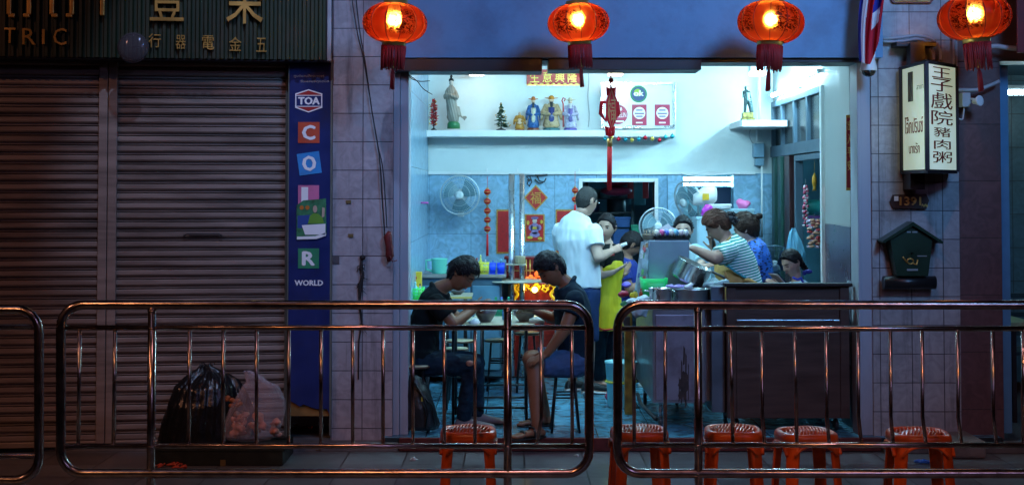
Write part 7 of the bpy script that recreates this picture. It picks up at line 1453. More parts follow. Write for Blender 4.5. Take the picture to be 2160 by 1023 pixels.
def cut(mb, p0, p1, r0, r1): mb.tube([p0, Vector(p0).lerp(Vector(p1), .5), p1], [r0, (r0 + r1) / 2, r1], 18)
sk1 = (.30, .155, .10); sk2 = (.21, .09, .045); sk3 = (.46, .29, .22); sk4 = (.36, .21, .15)

# ---- A: seated man in black, facing right, head bent over his bowl
r = person('seated man in a black shirt and ripped dark jeans, bent over his bowl, facing right', (P(890, 700, 10.4).x, 10.4, 0), 'seated diners')
fr = Frame(P(974, 579, 10.36), (.74, -.34, -.58), (.60, -.05, .80), 1.04)
tp = [(P(886, 762, 10.42), .165, .115), (P(890, 735, 10.42), .160, .115), (P(893, 700, 10.41), .155, .105), (P(904, 662, 10.40), .175, .105), (P(917, 632, 10.38), .165, .09), (P(930, 612, 10.37), .10, .065)]
S1, E1, W1 = P(921, 640, 10.19), P(957, 683, 10.17), P(1001, 652, 10.32); S2, E2, W2 = P(930, 634, 10.58), P(968, 676, 10.62), P(992, 652, 10.55)
mb = MB(); head(mb, fr); mb.caps(fr((0, -.022, -.088)), P(927, 608, 10.37), .047, .058); torso(mb, grow(tp, -.012), (0, 1, 0)); arm(mb, S1, E1, W1); arm(mb, S2, E2, W2); hand(mb, W1, (.75, .1, .35), (-.3, -.8, .5), .6, -1, .95); hand(mb, W2, (.7, -.4, .2), (0, .6, .7), .6, 1, .95)
K1, A1, K2, A2 = P(996, 770, 10.28), P(977, 880, 10.30), P(1003, 764, 10.55), P(1005, 872, 10.5); leg(mb, P(888, 765, 10.32), K1, A1); leg(mb, P(890, 763, 10.52), K2, A2); foot(mb, A1, (1, -.1)); foot(mb, A2, (1, 0)); mb.caps(A1, (A1.x, A1.y, .05), .036, .036); mb.caps(A2, (A2.x, A2.y, .05), .036, .036)
body = finish_body(mb, r, sk2)
face(r, fr, 'down'); hair(r, fr, (.010, .010, .012), .022, 0.004, 3, 260, .035, (0, .6, -.4), back=.03, side=.004)
mb = MB(); torso(mb, grow(tp[1:], .012) , (0, 1, 0)); torso(mb, grow(tp[:2], .022), (0, 1, 0)); cut(mb, S1, S1.lerp(E1, .62), .074, .066); cut(mb, S2, S2.lerp(E2, .62), .074, .064); mb.ell(S1, .072); mb.ell(S2, .072)
mb.tube([P(930, 612, 10.37) + Vector(v) for v in ((-.055, -.05, .035), (-.07, 0, .05), (-.055, .05, .035), (.0, .075, -.03), (.045, .03, -.065), (.045, -.03, -.065), (.0, -.075, -.03))], .016, 8, True)
cloth('shirt', mb, r, M('shirt_black', (.006, .009, .010), .85, var=.3, spec=.12), f=folds(.009, 6, 4, 3))
m_jean = M('jeans_dark', (.008, .020, .034), .85, var=.5, scale=14, spec=.12, bump=.2, bscale=300)
mb = MB(); mb.ell(P(888, 765, 10.42), (.14, .17, .10), 18); 
for H, K, A in ((P(888, 765, 10.32), K1, A1), (P(890, 763, 10.52), K2, A2)): mb.caps(H, K, .098, .074, 18); cut(mb, K, Vector(A) + Vector((0, 0, -.02)), .070, .053); mb.ell(K, .073)
cloth('jeans', mb, r, m_jean, f=folds(.010, 6, 9, 1))
mb = MB(); q = P(991, 766, 10.20); mb.ell(q, (.028, .014, .022), 12); mb.build('ripped_knee', M('ripped_skin', (.28, .12, .08), .6, var=.5, scale=70), r)
for A in (A1, A2): mb = MB(); foot(mb, A + Vector((0.01, 0, 0)), (1, -.1 if A is A1 else 0), .275, .050, .085, .001); mb.build('shoe', M('shoe_greybrown', (.16, .13, .13), .6, var=.2), r)
# ---- B: seated man in shorts, facing left
r = person('seated man in a navy shirt and blue shorts, head bent down, facing left', (P(1212, 700, 10.2).x, 10.2, 0), 'seated diners')
fr = Frame(P(1163, 569, 10.15), (-.74, -.32, -.58), (-.60, 0, .80), 1.04)
tp = [(P(1214, 762, 10.2), .165, .115), (P(1213, 735, 10.2), .16, .115), (P(1212, 700, 10.19), .155, .115), (P(1208, 655, 10.18), .175, .12), (P(1202, 622, 10.17), .165, .095), (P(1190, 600, 10.16), .10, .065)]
S1, E1, W1 = P(1214, 634, 9.98), P(1192, 694, 9.93), P(1155, 744, 9.93); S2, E2, W2 = P(1205, 634, 10.38), P(1168, 672, 10.42), P(1128, 655, 10.38)
mb = MB(); head(mb, fr); mb.caps(fr((0, -.022, -.088)), P(1196, 600, 10.16), .048, .060); torso(mb, grow(tp, -.012), (0, 1, 0)); arm(mb, S1, E1, W1, (.052, .044, .044, .030)); arm(mb, S2, E2, W2); hand(mb, W1, (-.75, -.05, -.45), (-.3, -.5, .8), .35, 1, .98); hand(mb, W2, (-.8, -.2, .05), (.1, .5, .8), .6, -1, .95)
K1, A1, K2, A2 = P(1129, 770, 10.0), P(1132, 893, 9.90), P(1120, 757, 10.32), P(1150, 872, 10.42); leg(mb, P(1214, 765, 10.1), K1, A1, (.085, .066, .060, .039)); leg(mb, P(1214, 763, 10.32), K2, A2, (.085, .066, .060, .039)); foot(mb, A1, (-.85, -.5), .25, .045, .06, .014); foot(mb, A2, (-.9, -.2), .25, .045, .06, .014); mb.caps(A1, (A1.x, A1.y, .045), .038, .036); mb.caps(A2, (A2.x, A2.y, .045), .038, .036)
for A, d in ((A1, Vector((-.85, -.5, 0)).normalized()), (A2, Vector((-.9, -.2, 0)).normalized())):
    u = Vector((-d.y, d.x, 0))
    for k in range(5): c = Vector((A.x, A.y, .022)) + d * (.20 - .008 * k) + u * (-.034 + .017 * k) * (1 if A is A2 else -1) * -1; mb.caps(c - d * .03, c + d * .012, .010 if k else .013, .009 if k else .012, 8)
finish_body(mb, r, sk2)
face(r, fr, 'down'); hair(r, fr, (.014, .014, .016), .020, .002, 7, 300, .032, (0, .9, .5), back=.03, side=.004)
mb = MB(); torso(mb, grow(tp, .014), (0, 1, 0)); cut(mb, S1, S1.lerp(E1, .5), .076, .070); cut(mb, S2, S2.lerp(E2, .5), .074, .066); mb.ell(S1, .074); mb.ell(S2, .072)
mb.tube([P(1192, 600, 10.16) + Vector(v) for v in ((.055, -.05, .035), (.07, 0, .05), (.055, .05, .035), (.0, .075, -.03), (-.045, .03, -.065), (-.045, -.03, -.065), (.0, -.075, -.03))], .016, 8, True)
cloth('shirt', mb, r, M('shirt_navy', (.007, .018, .030), .85, var=.3, spec=.12), f=folds(.009, 6, 4, 8))
mb = MB(); mb.ell(P(1212, 768, 10.2), (.14, .17, .09), 18)
for H, K in ((P(1214, 765, 10.1), K1), (P(1214, 763, 10.32), K2)): H = Vector(H); K = Vector(K); cut(mb, H, H.lerp(K, .86), .102, .088); mb.ell(H, .10)
cloth('shorts', mb, r, M('shorts_blue', (.035, .075, .17), .8, var=.3, scale=20, bump=.2, bscale=200), f=folds(.008, 6, 8, 4))
for A, d in ((A1, (-.85, -.5)), (A2, (-.9, -.2))):
    d = Vector((*d, 0)).normalized(); mb = MB(); u = Vector((-d.y, d.x, 0)); c = Vector((A.x, A.y, 0)); mb.loft([(c + d * .07 + Vector((0, 0, .001)), d * .14, u * .05), (c + d * .07 + Vector((0, 0, .013)), d * .142, u * .052)], 24, power=2.6); mb.tube([c + d * .12 - u * .045 + Vector((0, 0, .012)), c + d * .11 - u * .02 + Vector((0, 0, .052)), c + d * .11 + u * .02 + Vector((0, 0, .052)), c + d * .12 + u * .045 + Vector((0, 0, .012))], .010, 6); mb.tube([c + d * .03 - u * .044 + Vector((0, 0, .012)), c + d * .04 - u * .025 + Vector((0, 0, .078)), c + d * .04 + u * .025 + Vector((0, 0, .078)), c + d * .03 + u * .044 + Vector((0, 0, .012))], .009, 6); mb.build('sandal', M('sandal_black', (.012, .010, .010), .5), r)
# ---- C: standing man in white, back to the street
r = person('standing man in a white t-shirt and navy shorts, seen from behind', (P(1225, 800, 12.1).x, 12.1, 0), 'people standing inside')
YC_ = 12.1; fr = Frame(P(1237, 425, YC_), (.72, .62, -.22), (.12, .1, 1), 1.07)
U_ = (.80, -.60, 0); tp = [(P(1228, 606, YC_), .155, .115), (P(1228, 580, YC_), .150, .115), (P(1224, 545, YC_), .150, .115), (P(1217, 505, YC_), .178, .12), (P(1217, 484, YC_), .172, .105), (P(1219, 470, YC_), .138, .085), (P(1223, 459, YC_), .092, .068), (P(1226, 451, YC_), .064, .060)]
u_ = Vector(U_); S1 = P(1217, 488, YC_) + u_ * .165; S2 = P(1217, 488, YC_) - u_ * .165; E1, W1 = P(1262, 543, 11.90), P(1288, 531, 12.12); E2, W2 = P(1192, 545, 12.35), P(1235, 535, 12.48)
mb = MB(); head(mb, fr); mb.caps(fr((0, -.022, -.082)), P(1224, 455, YC_), .050, .064); torso(mb, grow(tp, -.012), U_); arm(mb, S1, E1, W1, (.054, .046, .046, .030)); arm(mb, S2, E2, W2); hand(mb, W1, (.7, .4, .3), (.1, -.8, .5), .9, -1, .95); hand(mb, W2, (.8, .3, .1), (0, .5, .8), .8, 1, .95)
K1, A1, K2, A2 = P(1240, 705, 12.0), P(1242, 812, 12.05), P(1212, 705, 12.2), P(1207, 806, 12.2); leg(mb, P(1240, 610, 12.05), K1, A1, (.09, .064, .060, .038)); leg(mb, P(1216, 610, 12.16), K2, A2, (.09, .064, .060, .038)); foot(mb, A1, (1, .1)); foot(mb, A2, (1, .2)); mb.caps(A1, (A1.x, A1.y, .05), .036, .036); mb.caps(A2, (A2.x, A2.y, .05), .036, .036)
finish_body(mb, r, sk3)
face(r, fr, 'down'); hair(r, fr, (.030, .028, .028), .0045, -.004, 5, 0, rough=.8)
mb = MB()      # glasses
for s_ in (-1, 1): mb.tube([fr((s_ * .075, -.005, .012)), fr((s_ * .070, .07, .012)), fr((s_ * .05, .098, .010))], .0018, 5)
mb.tube([fr((-.05, .098, .010)), fr((0, .104, .012)), fr((.05, .098, .010))], .002, 5); mb.build('glasses', m_steel, r)
mb = MB(); torso(mb, [(tp[0][0] + Vector((0, 0, .0)), .170, .132)] + grow(tp[1:], .016), U_); mb.ell(S1, .072); mb.ell(S2, .072); cut(mb, S1, S1.lerp(Vector(E1), .60), .082, .080); cut(mb, S2, S2.lerp(Vector(E2), .55), .082, .078)
cloth('t_shirt', mb, r, M('shirt_white', (.72, .76, .78), .8, var=.04, spec=.2), f=folds(.012, 6, 1.6, 2))
mb = MB(); mb.ell(P(1228, 618, YC_), (.155, .135, .10), 18); torso(mb, [(P(1228, 630, YC_), .158, .12), (P(1228, 600, YC_), .158, .12)], U_)
for H, K in ((P(1240, 615, 12.05), K1), (P(1216, 615, 12.16), K2)): cut(mb, H, Vector(H).lerp(Vector(K), 1.15), .105, .088)
cloth('shorts', mb, r, M('shorts_navy', (.008, .022, .075), .8, var=.2, spec=.2), f=folds(.010, 7, 2.5, 6))
for A, d in ((A1, (1, .1)), (A2, (1, .2))):
    mb = MB(); foot(mb, A + Vector((.01, 0, 0)), d, .28, .052, .085, .022); s_ = mb.build('shoe', M('sneaker_black', (.012, .014, .018), .6), r); mb = MB(); foot(mb, A + Vector((.01, 0, 0)), d, .285, .055, .034, .001); mb.build('sole', M('sole_white', (.55, .62, .66), .5), s_)
mb = MB(); q = W1 + Vector((.09, .02, .05)); mb.tube([q, q + Vector((.05, 0, .02))], [.018, .014], 6); single('tissue', mb, m_wht, 'white tissue held in the hand of the man in white', 'tissue')
# ---- D: woman in yellow apron
r = person('woman in a black shirt and bright yellow apron, looking back toward the man in white', (P(1276, 800, 12.45).x, 12.45, 0), 'people standing inside')
YD_ = 12.4; fr = Frame(P(1279, 481, YD_), (-.34, -.94, -.02), (.10, 0, 1), .99); U_ = (.62, .78, 0)
tp = [(P(1277, 655, YD_), .145, .11), (P(1280, 620, YD_), .12, .10), (P(1282, 590, YD_), .12, .10), (P(1283, 555, YD_), .145, .11), (P(1283, 530, YD_), .145, .09), (P(1283, 514, YD_), .07, .055)]
u_ = Vector(U_); S1 = P(1283, 537, YD_) - u_ * .15; S2 = P(1283, 537, YD_) + u_ * .15; E1, W1 = P(1262, 583, 12.22), P(1294, 574, 12.20); E2, W2 = P(1300, 590, 12.55), P(1312, 582, 12.4)
mb = MB(); head(mb, fr, 1); mb.caps(fr((0, -.022, -.082)), P(1283, 520, YD_), .038, .050); torso(mb, grow(tp, -.01), U_); arm(mb, S1, E1, W1, (.040, .034, .033, .023)); arm(mb, S2, E2, W2, (.040, .034, .033, .023)); hand(mb, W1, (.8, .1, .45), (.3, -.3, -.9), .30, 1, .92); hand(mb, W2, (.5, -.1, .75), (.5, .5, -.6), .3, -1, .9)
K1, A1, K2, A2 = P(1262, 735, 12.35), P(1264, 800, 12.4), P(1278, 735, 12.5), P(1275, 800, 12.5); leg(mb, P(1270, 668, 12.33), K1, A1, (.08, .058, .052, .035)); leg(mb, P(1285, 668, 12.48), K2, A2, (.08, .058, .052, .035)); foot(mb, A1, (1, -.1), .23); foot(mb, A2, (1, .1), .23); mb.caps(A1, (A1.x, A1.y, .05), .034, .034); mb.caps(A2, (A2.x, A2.y, .05), .034, .034)
finish_body(mb, r, sk3)
face(r, fr, 'open', (.42, .10, .12), fem=1)
hair(r, fr, (.012, .010, .012), .013, .012, 9, 160, .04, (0, -1, .1), fem=1, extra=lambda mb, f: (mb.ell(f((0, -.10, -.02)), (.04, .035, .045), 12)), side=.01)
mb = MB(); torso(mb, grow(tp, .006), U_); mb.ell(S1, .052); mb.ell(S2, .052); cut(mb, S1, S1.lerp(Vector(E1), .55), .056, .050); cut(mb, S2, S2.lerp(Vector(E2), .55), .056, .050); cloth('shirt', mb, r, M('shirt_black', (.010, .014, .016)), f=folds(.004))
mb = MB(); torso(mb, [(P(1275, 694, YD_), .175, .15), (P(1276, 660, YD_), .165, .145), (P(1278, 622, YD_), .140, .122), (P(1280, 590, YD_), .136, .124), (P(1282, 562, YD_), .145, .136), (P(1284, 546, YD_), .10, .122)], U_); cloth('apron', mb, r, M('apron_yellow', (.72, .60, .02), .6, var=.12, scale=8), f=folds(.007, 9, 2.5, 5))
mb = MB(); mb.tube([P(x, y, YD_ - .165) for x, y in ((1257, 600), (1262, 575), (1270, 550), (1281, 540), (1296, 537))], .010, 6); mb.tube([P(x, y, YD_ - .17) for x, y in ((1256, 690), (1275, 696), (1294, 694))], .008, 6); mb.build('red_trim', m_red, r)
mb = MB(); mb.ell(P(1277, 672, YD_), (.13, .11, .08), 14)
for H, K, A in ((P(1270, 672, 12.33), K1, A1), (P(1285, 672, 12.48), K2, A2)): cut(mb, H, K, .09, .066); cut(mb, K, A, .064, .046); mb.ell(K, .066)
cloth('jeans', mb, r, m_jean)
for A, d in ((A1, (1, -.1)), (A2, (1, .1))): mb = MB(); foot(mb, A, d, .25, .047, .022, .001); mb.build('sandal', M('sandal_brown', (.08, .05, .04), .6), r)
# ---- E: man crouching behind, in blue
r = person('dark-haired man in a blue shirt sitting low behind the display case, mostly hidden', (P(1322, 800, 12.9).x, 12.9, 0), 'people sitting inside')
YE = 12.9; fr = Frame(P(1330, 517, YE), (.75, .25, -.45), (.3, 0, 1), 1.0); U_ = (.3, .95, 0); tp = [(P(1318, 660, YE), .16, .12), (P(1318, 620, YE), .15, .115), (P(1318, 580, YE), .17, .12), (P(1320, 557, YE), .17, .10), (P(1324, 545, YE), .08, .06)]
u_ = Vector(U_); S1 = P(1320, 562, YE) - u_ * .18; S2 = P(1320, 562, YE) + u_ * .18; E1, W1 = P(1328, 610, 12.7), P(1350, 600, 12.75); E2, W2 = P(1330, 610, 13.1), P(1352, 600, 13.0)
mb = MB(); head(mb, fr); mb.caps(fr((0, -.022, -.082)), P(1322, 548, YE), .047, .058); torso(mb, grow(tp, -.012), U_); arm(mb, S1, E1, W1); arm(mb, S2, E2, W2); hand(mb, W1, (1, 0, 0), (0, 0, 1), .5, 1); hand(mb, W2, (1, 0, 0), (0, 0, 1), .5, -1)
for dy in (-.1, .1): H, K = P(1318, 668, YE + dy), P(1318, 668, YE + dy) + Vector((.42, 0, 0)); A = Vector((K.x, K.y, .08)); leg(mb, H, K, A); foot(mb, A, (1, 0)); mb.caps(A, (A.x, A.y, .05), .036, .036)
finish_body(mb, r, sk1); hair(r, fr, (.012, .012, .012), .014, 0, 12, 60, .02)
mb = MB(); torso(mb, grow(tp, .012), U_); mb.ell(S1, .07); mb.ell(S2, .07); cut(mb, S1, S1.lerp(Vector(E1), .6), .072, .064); cut(mb, S2, S2.lerp(Vector(E2), .6), .072, .064); cloth('shirt', mb, r, M('shirt_blue', (.012, .03, .22), .7, var=.3), f=folds())
mb = MB()
for dy in (-.1, .1): H = P(1318, 668, YE + dy); K = H + Vector((.42, 0, 0)); mb.caps(H, K, .10, .076); cut(mb, K, (K.x, K.y, .10), .074, .056)
cloth('trousers', mb, r, m_jean)
mb = MB(); q = P(1318, 690, YE); mb.lathe([(.16, -.03), (.16, 0), (.15, .004)], (q.x, YE, max(q.z, .3)), 24); st_ = thing('round_stool', 'low stool under the hidden man in the blue shirt', 'stool', (q.x, YE, 0), group='round stools in the eatery'); mb.build('seat', M('stool_seat', (.45, .40, .25)), st_)
for k in range(4): a = .78 + k * 1.571; mb = MB(); mb.cyl((q.x + .12 * math.cos(a), YE + .12 * math.sin(a), max(q.z, .3) - .031), (q.x + .15 * math.cos(a), YE + .15 * math.sin(a), .001), .01, n=8); mb.build('leg', m_leg, st_)
# ---- F: young woman behind the cart facing the street
r = person('young dark-haired woman in a pale blue shirt facing the street behind the egg tray', (P(1455, 800, 12.2).x, 12.2, 0), 'people standing inside')
YF_ = 12.15; fr = Frame(P(1441, 487, YF_), (-.12, -.98, -.04), (-.05, 0, 1), 1.0); U_ = (1, .1, 0); tp = [(P(1458, 700, YF_), .16, .12), (P(1457, 640, YF_), .135, .10), (P(1455, 600, YF_), .13, .10), (P(1454, 560, YF_), .155, .11), (P(1452, 532, YF_), .165, .09), (P(1449, 518, YF_), .07, .055)]
S1 = P(1452, 540, YF_) + Vector((-.17, 0, 0)); S2 = P(1452, 540, YF_) + Vector((.155, 0, 0)); E1, W1 = P(1412, 570, 11.95), P(1405, 540, 11.75); E2, W2 = P(1470, 572, 11.85), P(1482, 562, 11.62)
mb = MB(); head(mb, fr, 1); mb.caps(fr((0, -.020, -.085)), P(1448, 524, YF_), .038, .050); torso(mb, grow(tp, -.01), U_); arm(mb, S1, E1, W1, (.042, .035, .034, .024)); arm(mb, S2, E2, W2, (.042, .035, .034, .024)); hand(mb, W1, (0, -.4, .9), (0, -.8, -.4), .4, 1, .9); hand(mb, W2, (.8, -.4, .2), (0, -.4, .8), .45, 1, .92)
for dx in (-.09, .09): H = P(1458, 705, YF_) + Vector((dx, 0, 0)); K = Vector((H.x, H.y, .48)); A = Vector((H.x, H.y + .03, .09)); leg(mb, H, K, A, (.085, .06, .055, .036)); foot(mb, A, (0, -1), .23); mb.caps(A, (A.x, A.y, .05), .034, .034)
finish_body(mb, r, sk3); face(r, fr, 'open', (.40, .12, .12), fem=1); hair(r, fr, (.008, .008, .010), .014, .014, 15, 160, .04, (0, -1, .1), fem=1, side=.02, back=.01)
mb = MB(); torso(mb, grow(tp, .012), U_); mb.ell(S1, .06); mb.ell(S2, .06); cut(mb, S1, S1.lerp(Vector(E1), .5), .066, .064); cut(mb, S2, S2.lerp(Vector(E2), .5), .066, .064); cloth('shirt', mb, r, M('shirt_pale_blue', (.32, .48, .55), .8, var=.08), f=folds())
mb = MB(); torso(mb, [(P(1458, 730, YF_), .17, .13), (P(1458, 690, YF_), .165, .125)], U_)
for dx in (-.09, .09): H = P(1458, 710, YF_) + Vector((dx, 0, 0)); cut(mb, H, (H.x, H.y + .02, .10), .095, .055)
cloth('trousers', mb, r, m_jean)
mb = MB(); d_ = (Vector(W2) - Vector(E2)).normalized(); mb.tube([Vector(W2) + Vector((0, .024 * math.cos(a), .024 * math.sin(a))) - d_ * .02 for a in [i * .52 for i in range(12)]], .006, 6, True); mb.build('bracelet', m_leg, r)
# ---- G: woman in striped shirt
stripe = bpy.data.materials.new('striped_jersey'); stripe.use_nodes = True; n, l, b = NL(stripe); g = n.new('ShaderNodeTexCoord'); mp = n.new('ShaderNodeMapping'); mp.inputs['Rotation'].default_value = (0, R(12), 0); l.new(g.outputs['Object'], mp.inputs[0]); wv = n.new('ShaderNodeTexWave'); wv.bands_direction = 'Z'; wv.inputs['Scale'].default_value = 14.5; wv.inputs['Distortion'].default_value = .35; wv.inputs['Detail Scale'].default_value = 2; l.new(mp.outputs[0], wv.inputs[0]); cr = n.new('ShaderNodeValToRGB'); cr.color_ramp.elements[0].position = .46; cr.color_ramp.elements[1].position = .54; cr.color_ramp.elements[0].color = (.004, .24, .20, 1); cr.color_ramp.elements[1].color = (.70, .74, .72, 1); l.new(wv.outputs[0], cr.inputs[0]); l.new(cr.outputs[0], b.inputs['Base Color']); b.inputs['Roughness'].default_value = .8
r = person('woman in a green and white striped shirt and tan apron at the cart', (P(1560, 800, 11.35).x, 11.35, 0), 'people standing inside')
YG = 11.35; fr = Frame(P(1514, 478, YG), (-.80, .22, -.50), (-.38, 0, .95), 1.0); U_ = (.12, 1, 0)
tp = [(P(1573, 640, YG), .17, .14), (P(1568, 605, YG), .165, .14), (P(1561, 575, YG), .155, .135), (P(1553, 545, YG), .17, .13), (P(1545, 520, YG), .165, .105), (P(1533, 503, YG), .085, .065)]
S1, E1, W1 = P(1536, 530, 11.15), P(1508, 545, 11.05), P(1461, 524, 11.10); S2, E2, W2 = P(1538, 525, 11.52), P(1525, 560, 11.58), P(1506, 530, 11.55)
mb = MB(); head(mb, fr, .6); mb.caps(fr((0, -.022, -.082)), P(1532, 508, YG), .044, .056); torso(mb, grow(tp, -.012), U_); arm(mb, S1, E1, W1, (.056, .050, .046, .027)); arm(mb, S2, E2, W2, (.05, .04, .04, .026)); hand(mb, W1, (-.95, 0, .15), (0, -.3, .9), .5, 1, .92); hand(mb, W2, (-.2, -.2, .9), (.6, .5, 0), .7, 1, .92)
for dy in (-.10, .10): H = P(1573, 650, YG + dy); K = Vector((H.x + .02, H.y, .48)); A = Vector((H.x + .04, H.y, .09)); leg(mb, H, K, A, (.09, .065, .06, .038)); foot(mb, A, (-1, 0), .23); mb.caps(A, (A.x, A.y, .05), .034, .034)
finish_body(mb, r, sk4); face(r, fr, 'down')
hair(r, fr, (.055, .022, .014), .024, 0, 17, 260, .045, (0, -1, 0), fem=.6, side=-.01)
def curls(mb, f):
    random.seed(4)
    for k in range(46): a, b_ = random.uniform(0, 6.28), random.uniform(-1.3, 1.3); rr = random.uniform(.030, .046); c = Vector((.0 + rr * math.cos(a) * math.cos(b_), -.125 + rr * .9 * math.sin(a) * math.cos(b_), .0 + rr * 1.15 * math.sin(b_))); mb.tube([f(c), f(c + Vector((random.uniform(-.02, .02), random.uniform(-.02, .02), random.uniform(-.02, .02)))), f(c * 1.0 + Vector((random.uniform(-.03, .03), random.uniform(-.03, .02), random.uniform(-.03, .03))))], [.010, .009, .004], 6)
    mb.ell(f((0, -.125, 0)), .04, 12)
mb = MB(); curls(mb, fr); mb.build('hair_scrunchie', M('scrunchie_black', (.008, .009, .014), .6, var=.4, scale=50), r)
mb = MB(); torso(mb, grow(tp, .014), U_); mb.ell(S1, .080); mb.ell(S2, .075); cut(mb, S1, Vector(S1).lerp(Vector(E1), .72), .084, .074); cut(mb, S2, Vector(S2).lerp(Vector(E2), .6), .078, .068); cloth('striped_shirt', mb, r, stripe, f=folds(.007, 7, 4, 3))
m_ap = M('apron_tan', (.48, .26, .07), .7, var=.12, scale=8)
mb = MB(); torso(mb, [(P(1566, 660, YG), .185, .165), (P(1560, 610, YG - .01), .182, .165), (P(1550, 585, YG - .01), .168, .15), (P(1538, 560, YG - .01), .135, .13), (P(1527, 543, YG - .0), .07, .09)], U_); mb.tube([P(x, y, YG - .20) for x, y in ((1570, 590), (1582, 592), (1597, 600))], .02, 8); cloth('apron', mb, r, m_ap, f=folds(.007, 7, 4, 9))
mb = MB(); mb.tube([P(x, y, YG - .10) for x, y in ((1541, 500), (1536, 506), (1528, 512))], .008, 6); mb.tube([P(1529, 573, YG - .215), P(1533, 592, YG - .215)], .012, 6); mb.build('apron_strap', m_ap, r)
mb = MB(); q = Vector(W2) + Vector((-.01, -.03, .07)); mb.box((q.x - .012, q.y - .035, q.z - .05), (q.x + .0, q.y + .035, q.z + .06), .003); single('mobile_phone', mb, m_dark, 'dark mobile phone held up by the woman in stripes', 'phone')
mb = MB()
for k in range(46): a, b_ = random.uniform(0, 6.28), random.uniform(-1, 1); 
mb.tube([P(x, y, YG - .20) for x, y in ((1535, 560), (1550, 572), (1566, 582), (1580, 590))], .010, 6); mb.build('shirt_frill', M('frill_teal', (.05, .30, .32), .8, var=.6, scale=60), r)
# ---- H: woman in blue behind
r = person('woman with a high bun and blue patterned top, just behind the woman in stripes', (P(1595, 800, 11.8).x, 11.8, 0), 'people standing inside')
YH_ = 11.8; fr = Frame(P(1573, 484, YH_), (-.86, .35, -.30), (-.25, 0, .97), 1.0); U_ = (.1, 1, 0); tp = [(P(1603, 650, YH_), .165, .13), (P(1600, 605, YH_), .15, .12), (P(1598, 570, YH_), .15, .115), (P(1593, 540, YH_), .165, .115), (P(1589, 520, YH_), .155, .09), (P(1584, 507, YH_), .075, .06)]
S1, E1, W1 = P(1590, 532, 11.62), P(1594, 585, 11.55), P(1560, 600, 11.6); S2, E2, W2 = P(1590, 532, 11.97), P(1590, 585, 12.05), P(1560, 600, 12.0)
mb = MB(); head(mb, fr, 1); mb.caps(fr((0, -.022, -.082)), P(1584, 512, YH_), .040, .052); torso(mb, grow(tp, -.012), U_); arm(mb, S1, E1, W1, (.046, .038, .036, .025)); arm(mb, S2, E2, W2, (.046, .038, .036, .025)); hand(mb, W1, (-1, 0, 0), (0, 0, 1), .5, 1, .9); hand(mb, W2, (-1, 0, 0), (0, 0, 1), .5, -1, .9)
for dy in (-.09, .09): H = P(1603, 655, YH_ + dy); K = Vector((H.x, H.y, .48)); A = Vector((H.x, H.y, .09)); leg(mb, H, K, A, (.09, .065, .06, .038)); foot(mb, A, (-1, 0), .23); mb.caps(A, (A.x, A.y, .05), .034, .034)
finish_body(mb, r, sk3); face(r, fr, 'down', fem=1)
def bun(mb, f):
    random.seed(8); q0 = P(1583, 470, YH_); q1 = P(1603, 455, YH_)
    for k in range(60): o_ = Vector((random.uniform(-.02, .02), random.uniform(-.04, .04), random.uniform(-.02, .02))); mb.tube([P(1566, 470, YH_) + o_ * 1.6, q0 + o_ + Vector((0, 0, .02)), q1 + o_ * .9], [.006, .009, .007], 5)
    mb.ell(P(1596, 459, YH_), (.035, .045, .024), 12)
    for k in range(20): a = random.uniform(0, 6.3); mb.tube([P(1588, 475, YH_), P(1592 + 8 * math.cos(a), 480 + 14 * math.sin(a), YH_ - .04)], [.01, .002], 5)
hair(r, fr, (.028, .014, .010), .028, 0, 21, 260, .05, (0, -1, .2), fem=1, extra=bun, side=.01)
m_pat = bpy.data.materials.new('blue_pattern'); m_pat.use_nodes = True; n, l, b = NL(m_pat); g = n.new('ShaderNodeTexCoord'); mp = n.new('ShaderNodeMapping'); mp.inputs['Scale'].default_value = (26, 26, 60); l.new(g.outputs['Object'], mp.inputs[0]); vo = n.new('ShaderNodeTexVoronoi'); vo.inputs['Scale'].default_value = 1; l.new(mp.outputs[0], vo.inputs['Vector']); cr = n.new('ShaderNodeValToRGB'); cr.color_ramp.elements[0].position = .3; cr.color_ramp.elements[1].position = .45; cr.color_ramp.elements[0].color = (.005, .01, .05, 1); cr.color_ramp.elements[1].color = (.03, .14, .52, 1); l.new(vo.outputs[0], cr.inputs[0]); l.new(cr.outputs[0], b.inputs['Base Color']); b.inputs['Roughness'].default_value = .7
mb = MB(); torso(mb, grow(tp, .012), U_); mb.ell(S1, .062); mb.ell(S2, .062); cut(mb, S1, Vector(S1).lerp(Vector(E1), .6), .066, .062); cut(mb, S2, Vector(S2).lerp(Vector(E2), .6), .066, .062); cloth('top', mb, r, m_pat, f=folds())
mb = MB(); torso(mb, [(P(1603, 690, YH_), .175, .14), (P(1602, 640, YH_), .17, .135)], U_)
for dy in (-.09, .09): H = P(1603, 665, YH_ + dy); cut(mb, H, (H.x, H.y, .10), .10, .058)
cloth('trousers', mb, r, m_jean)
mb = MB(); mb.tube([P(x, y, YH_ - .12) for x, y in ((1592, 508), (1603, 525), (1612, 550), (1616, 580))], .008, 6); mb.build('bag_strap', m_leg, r)
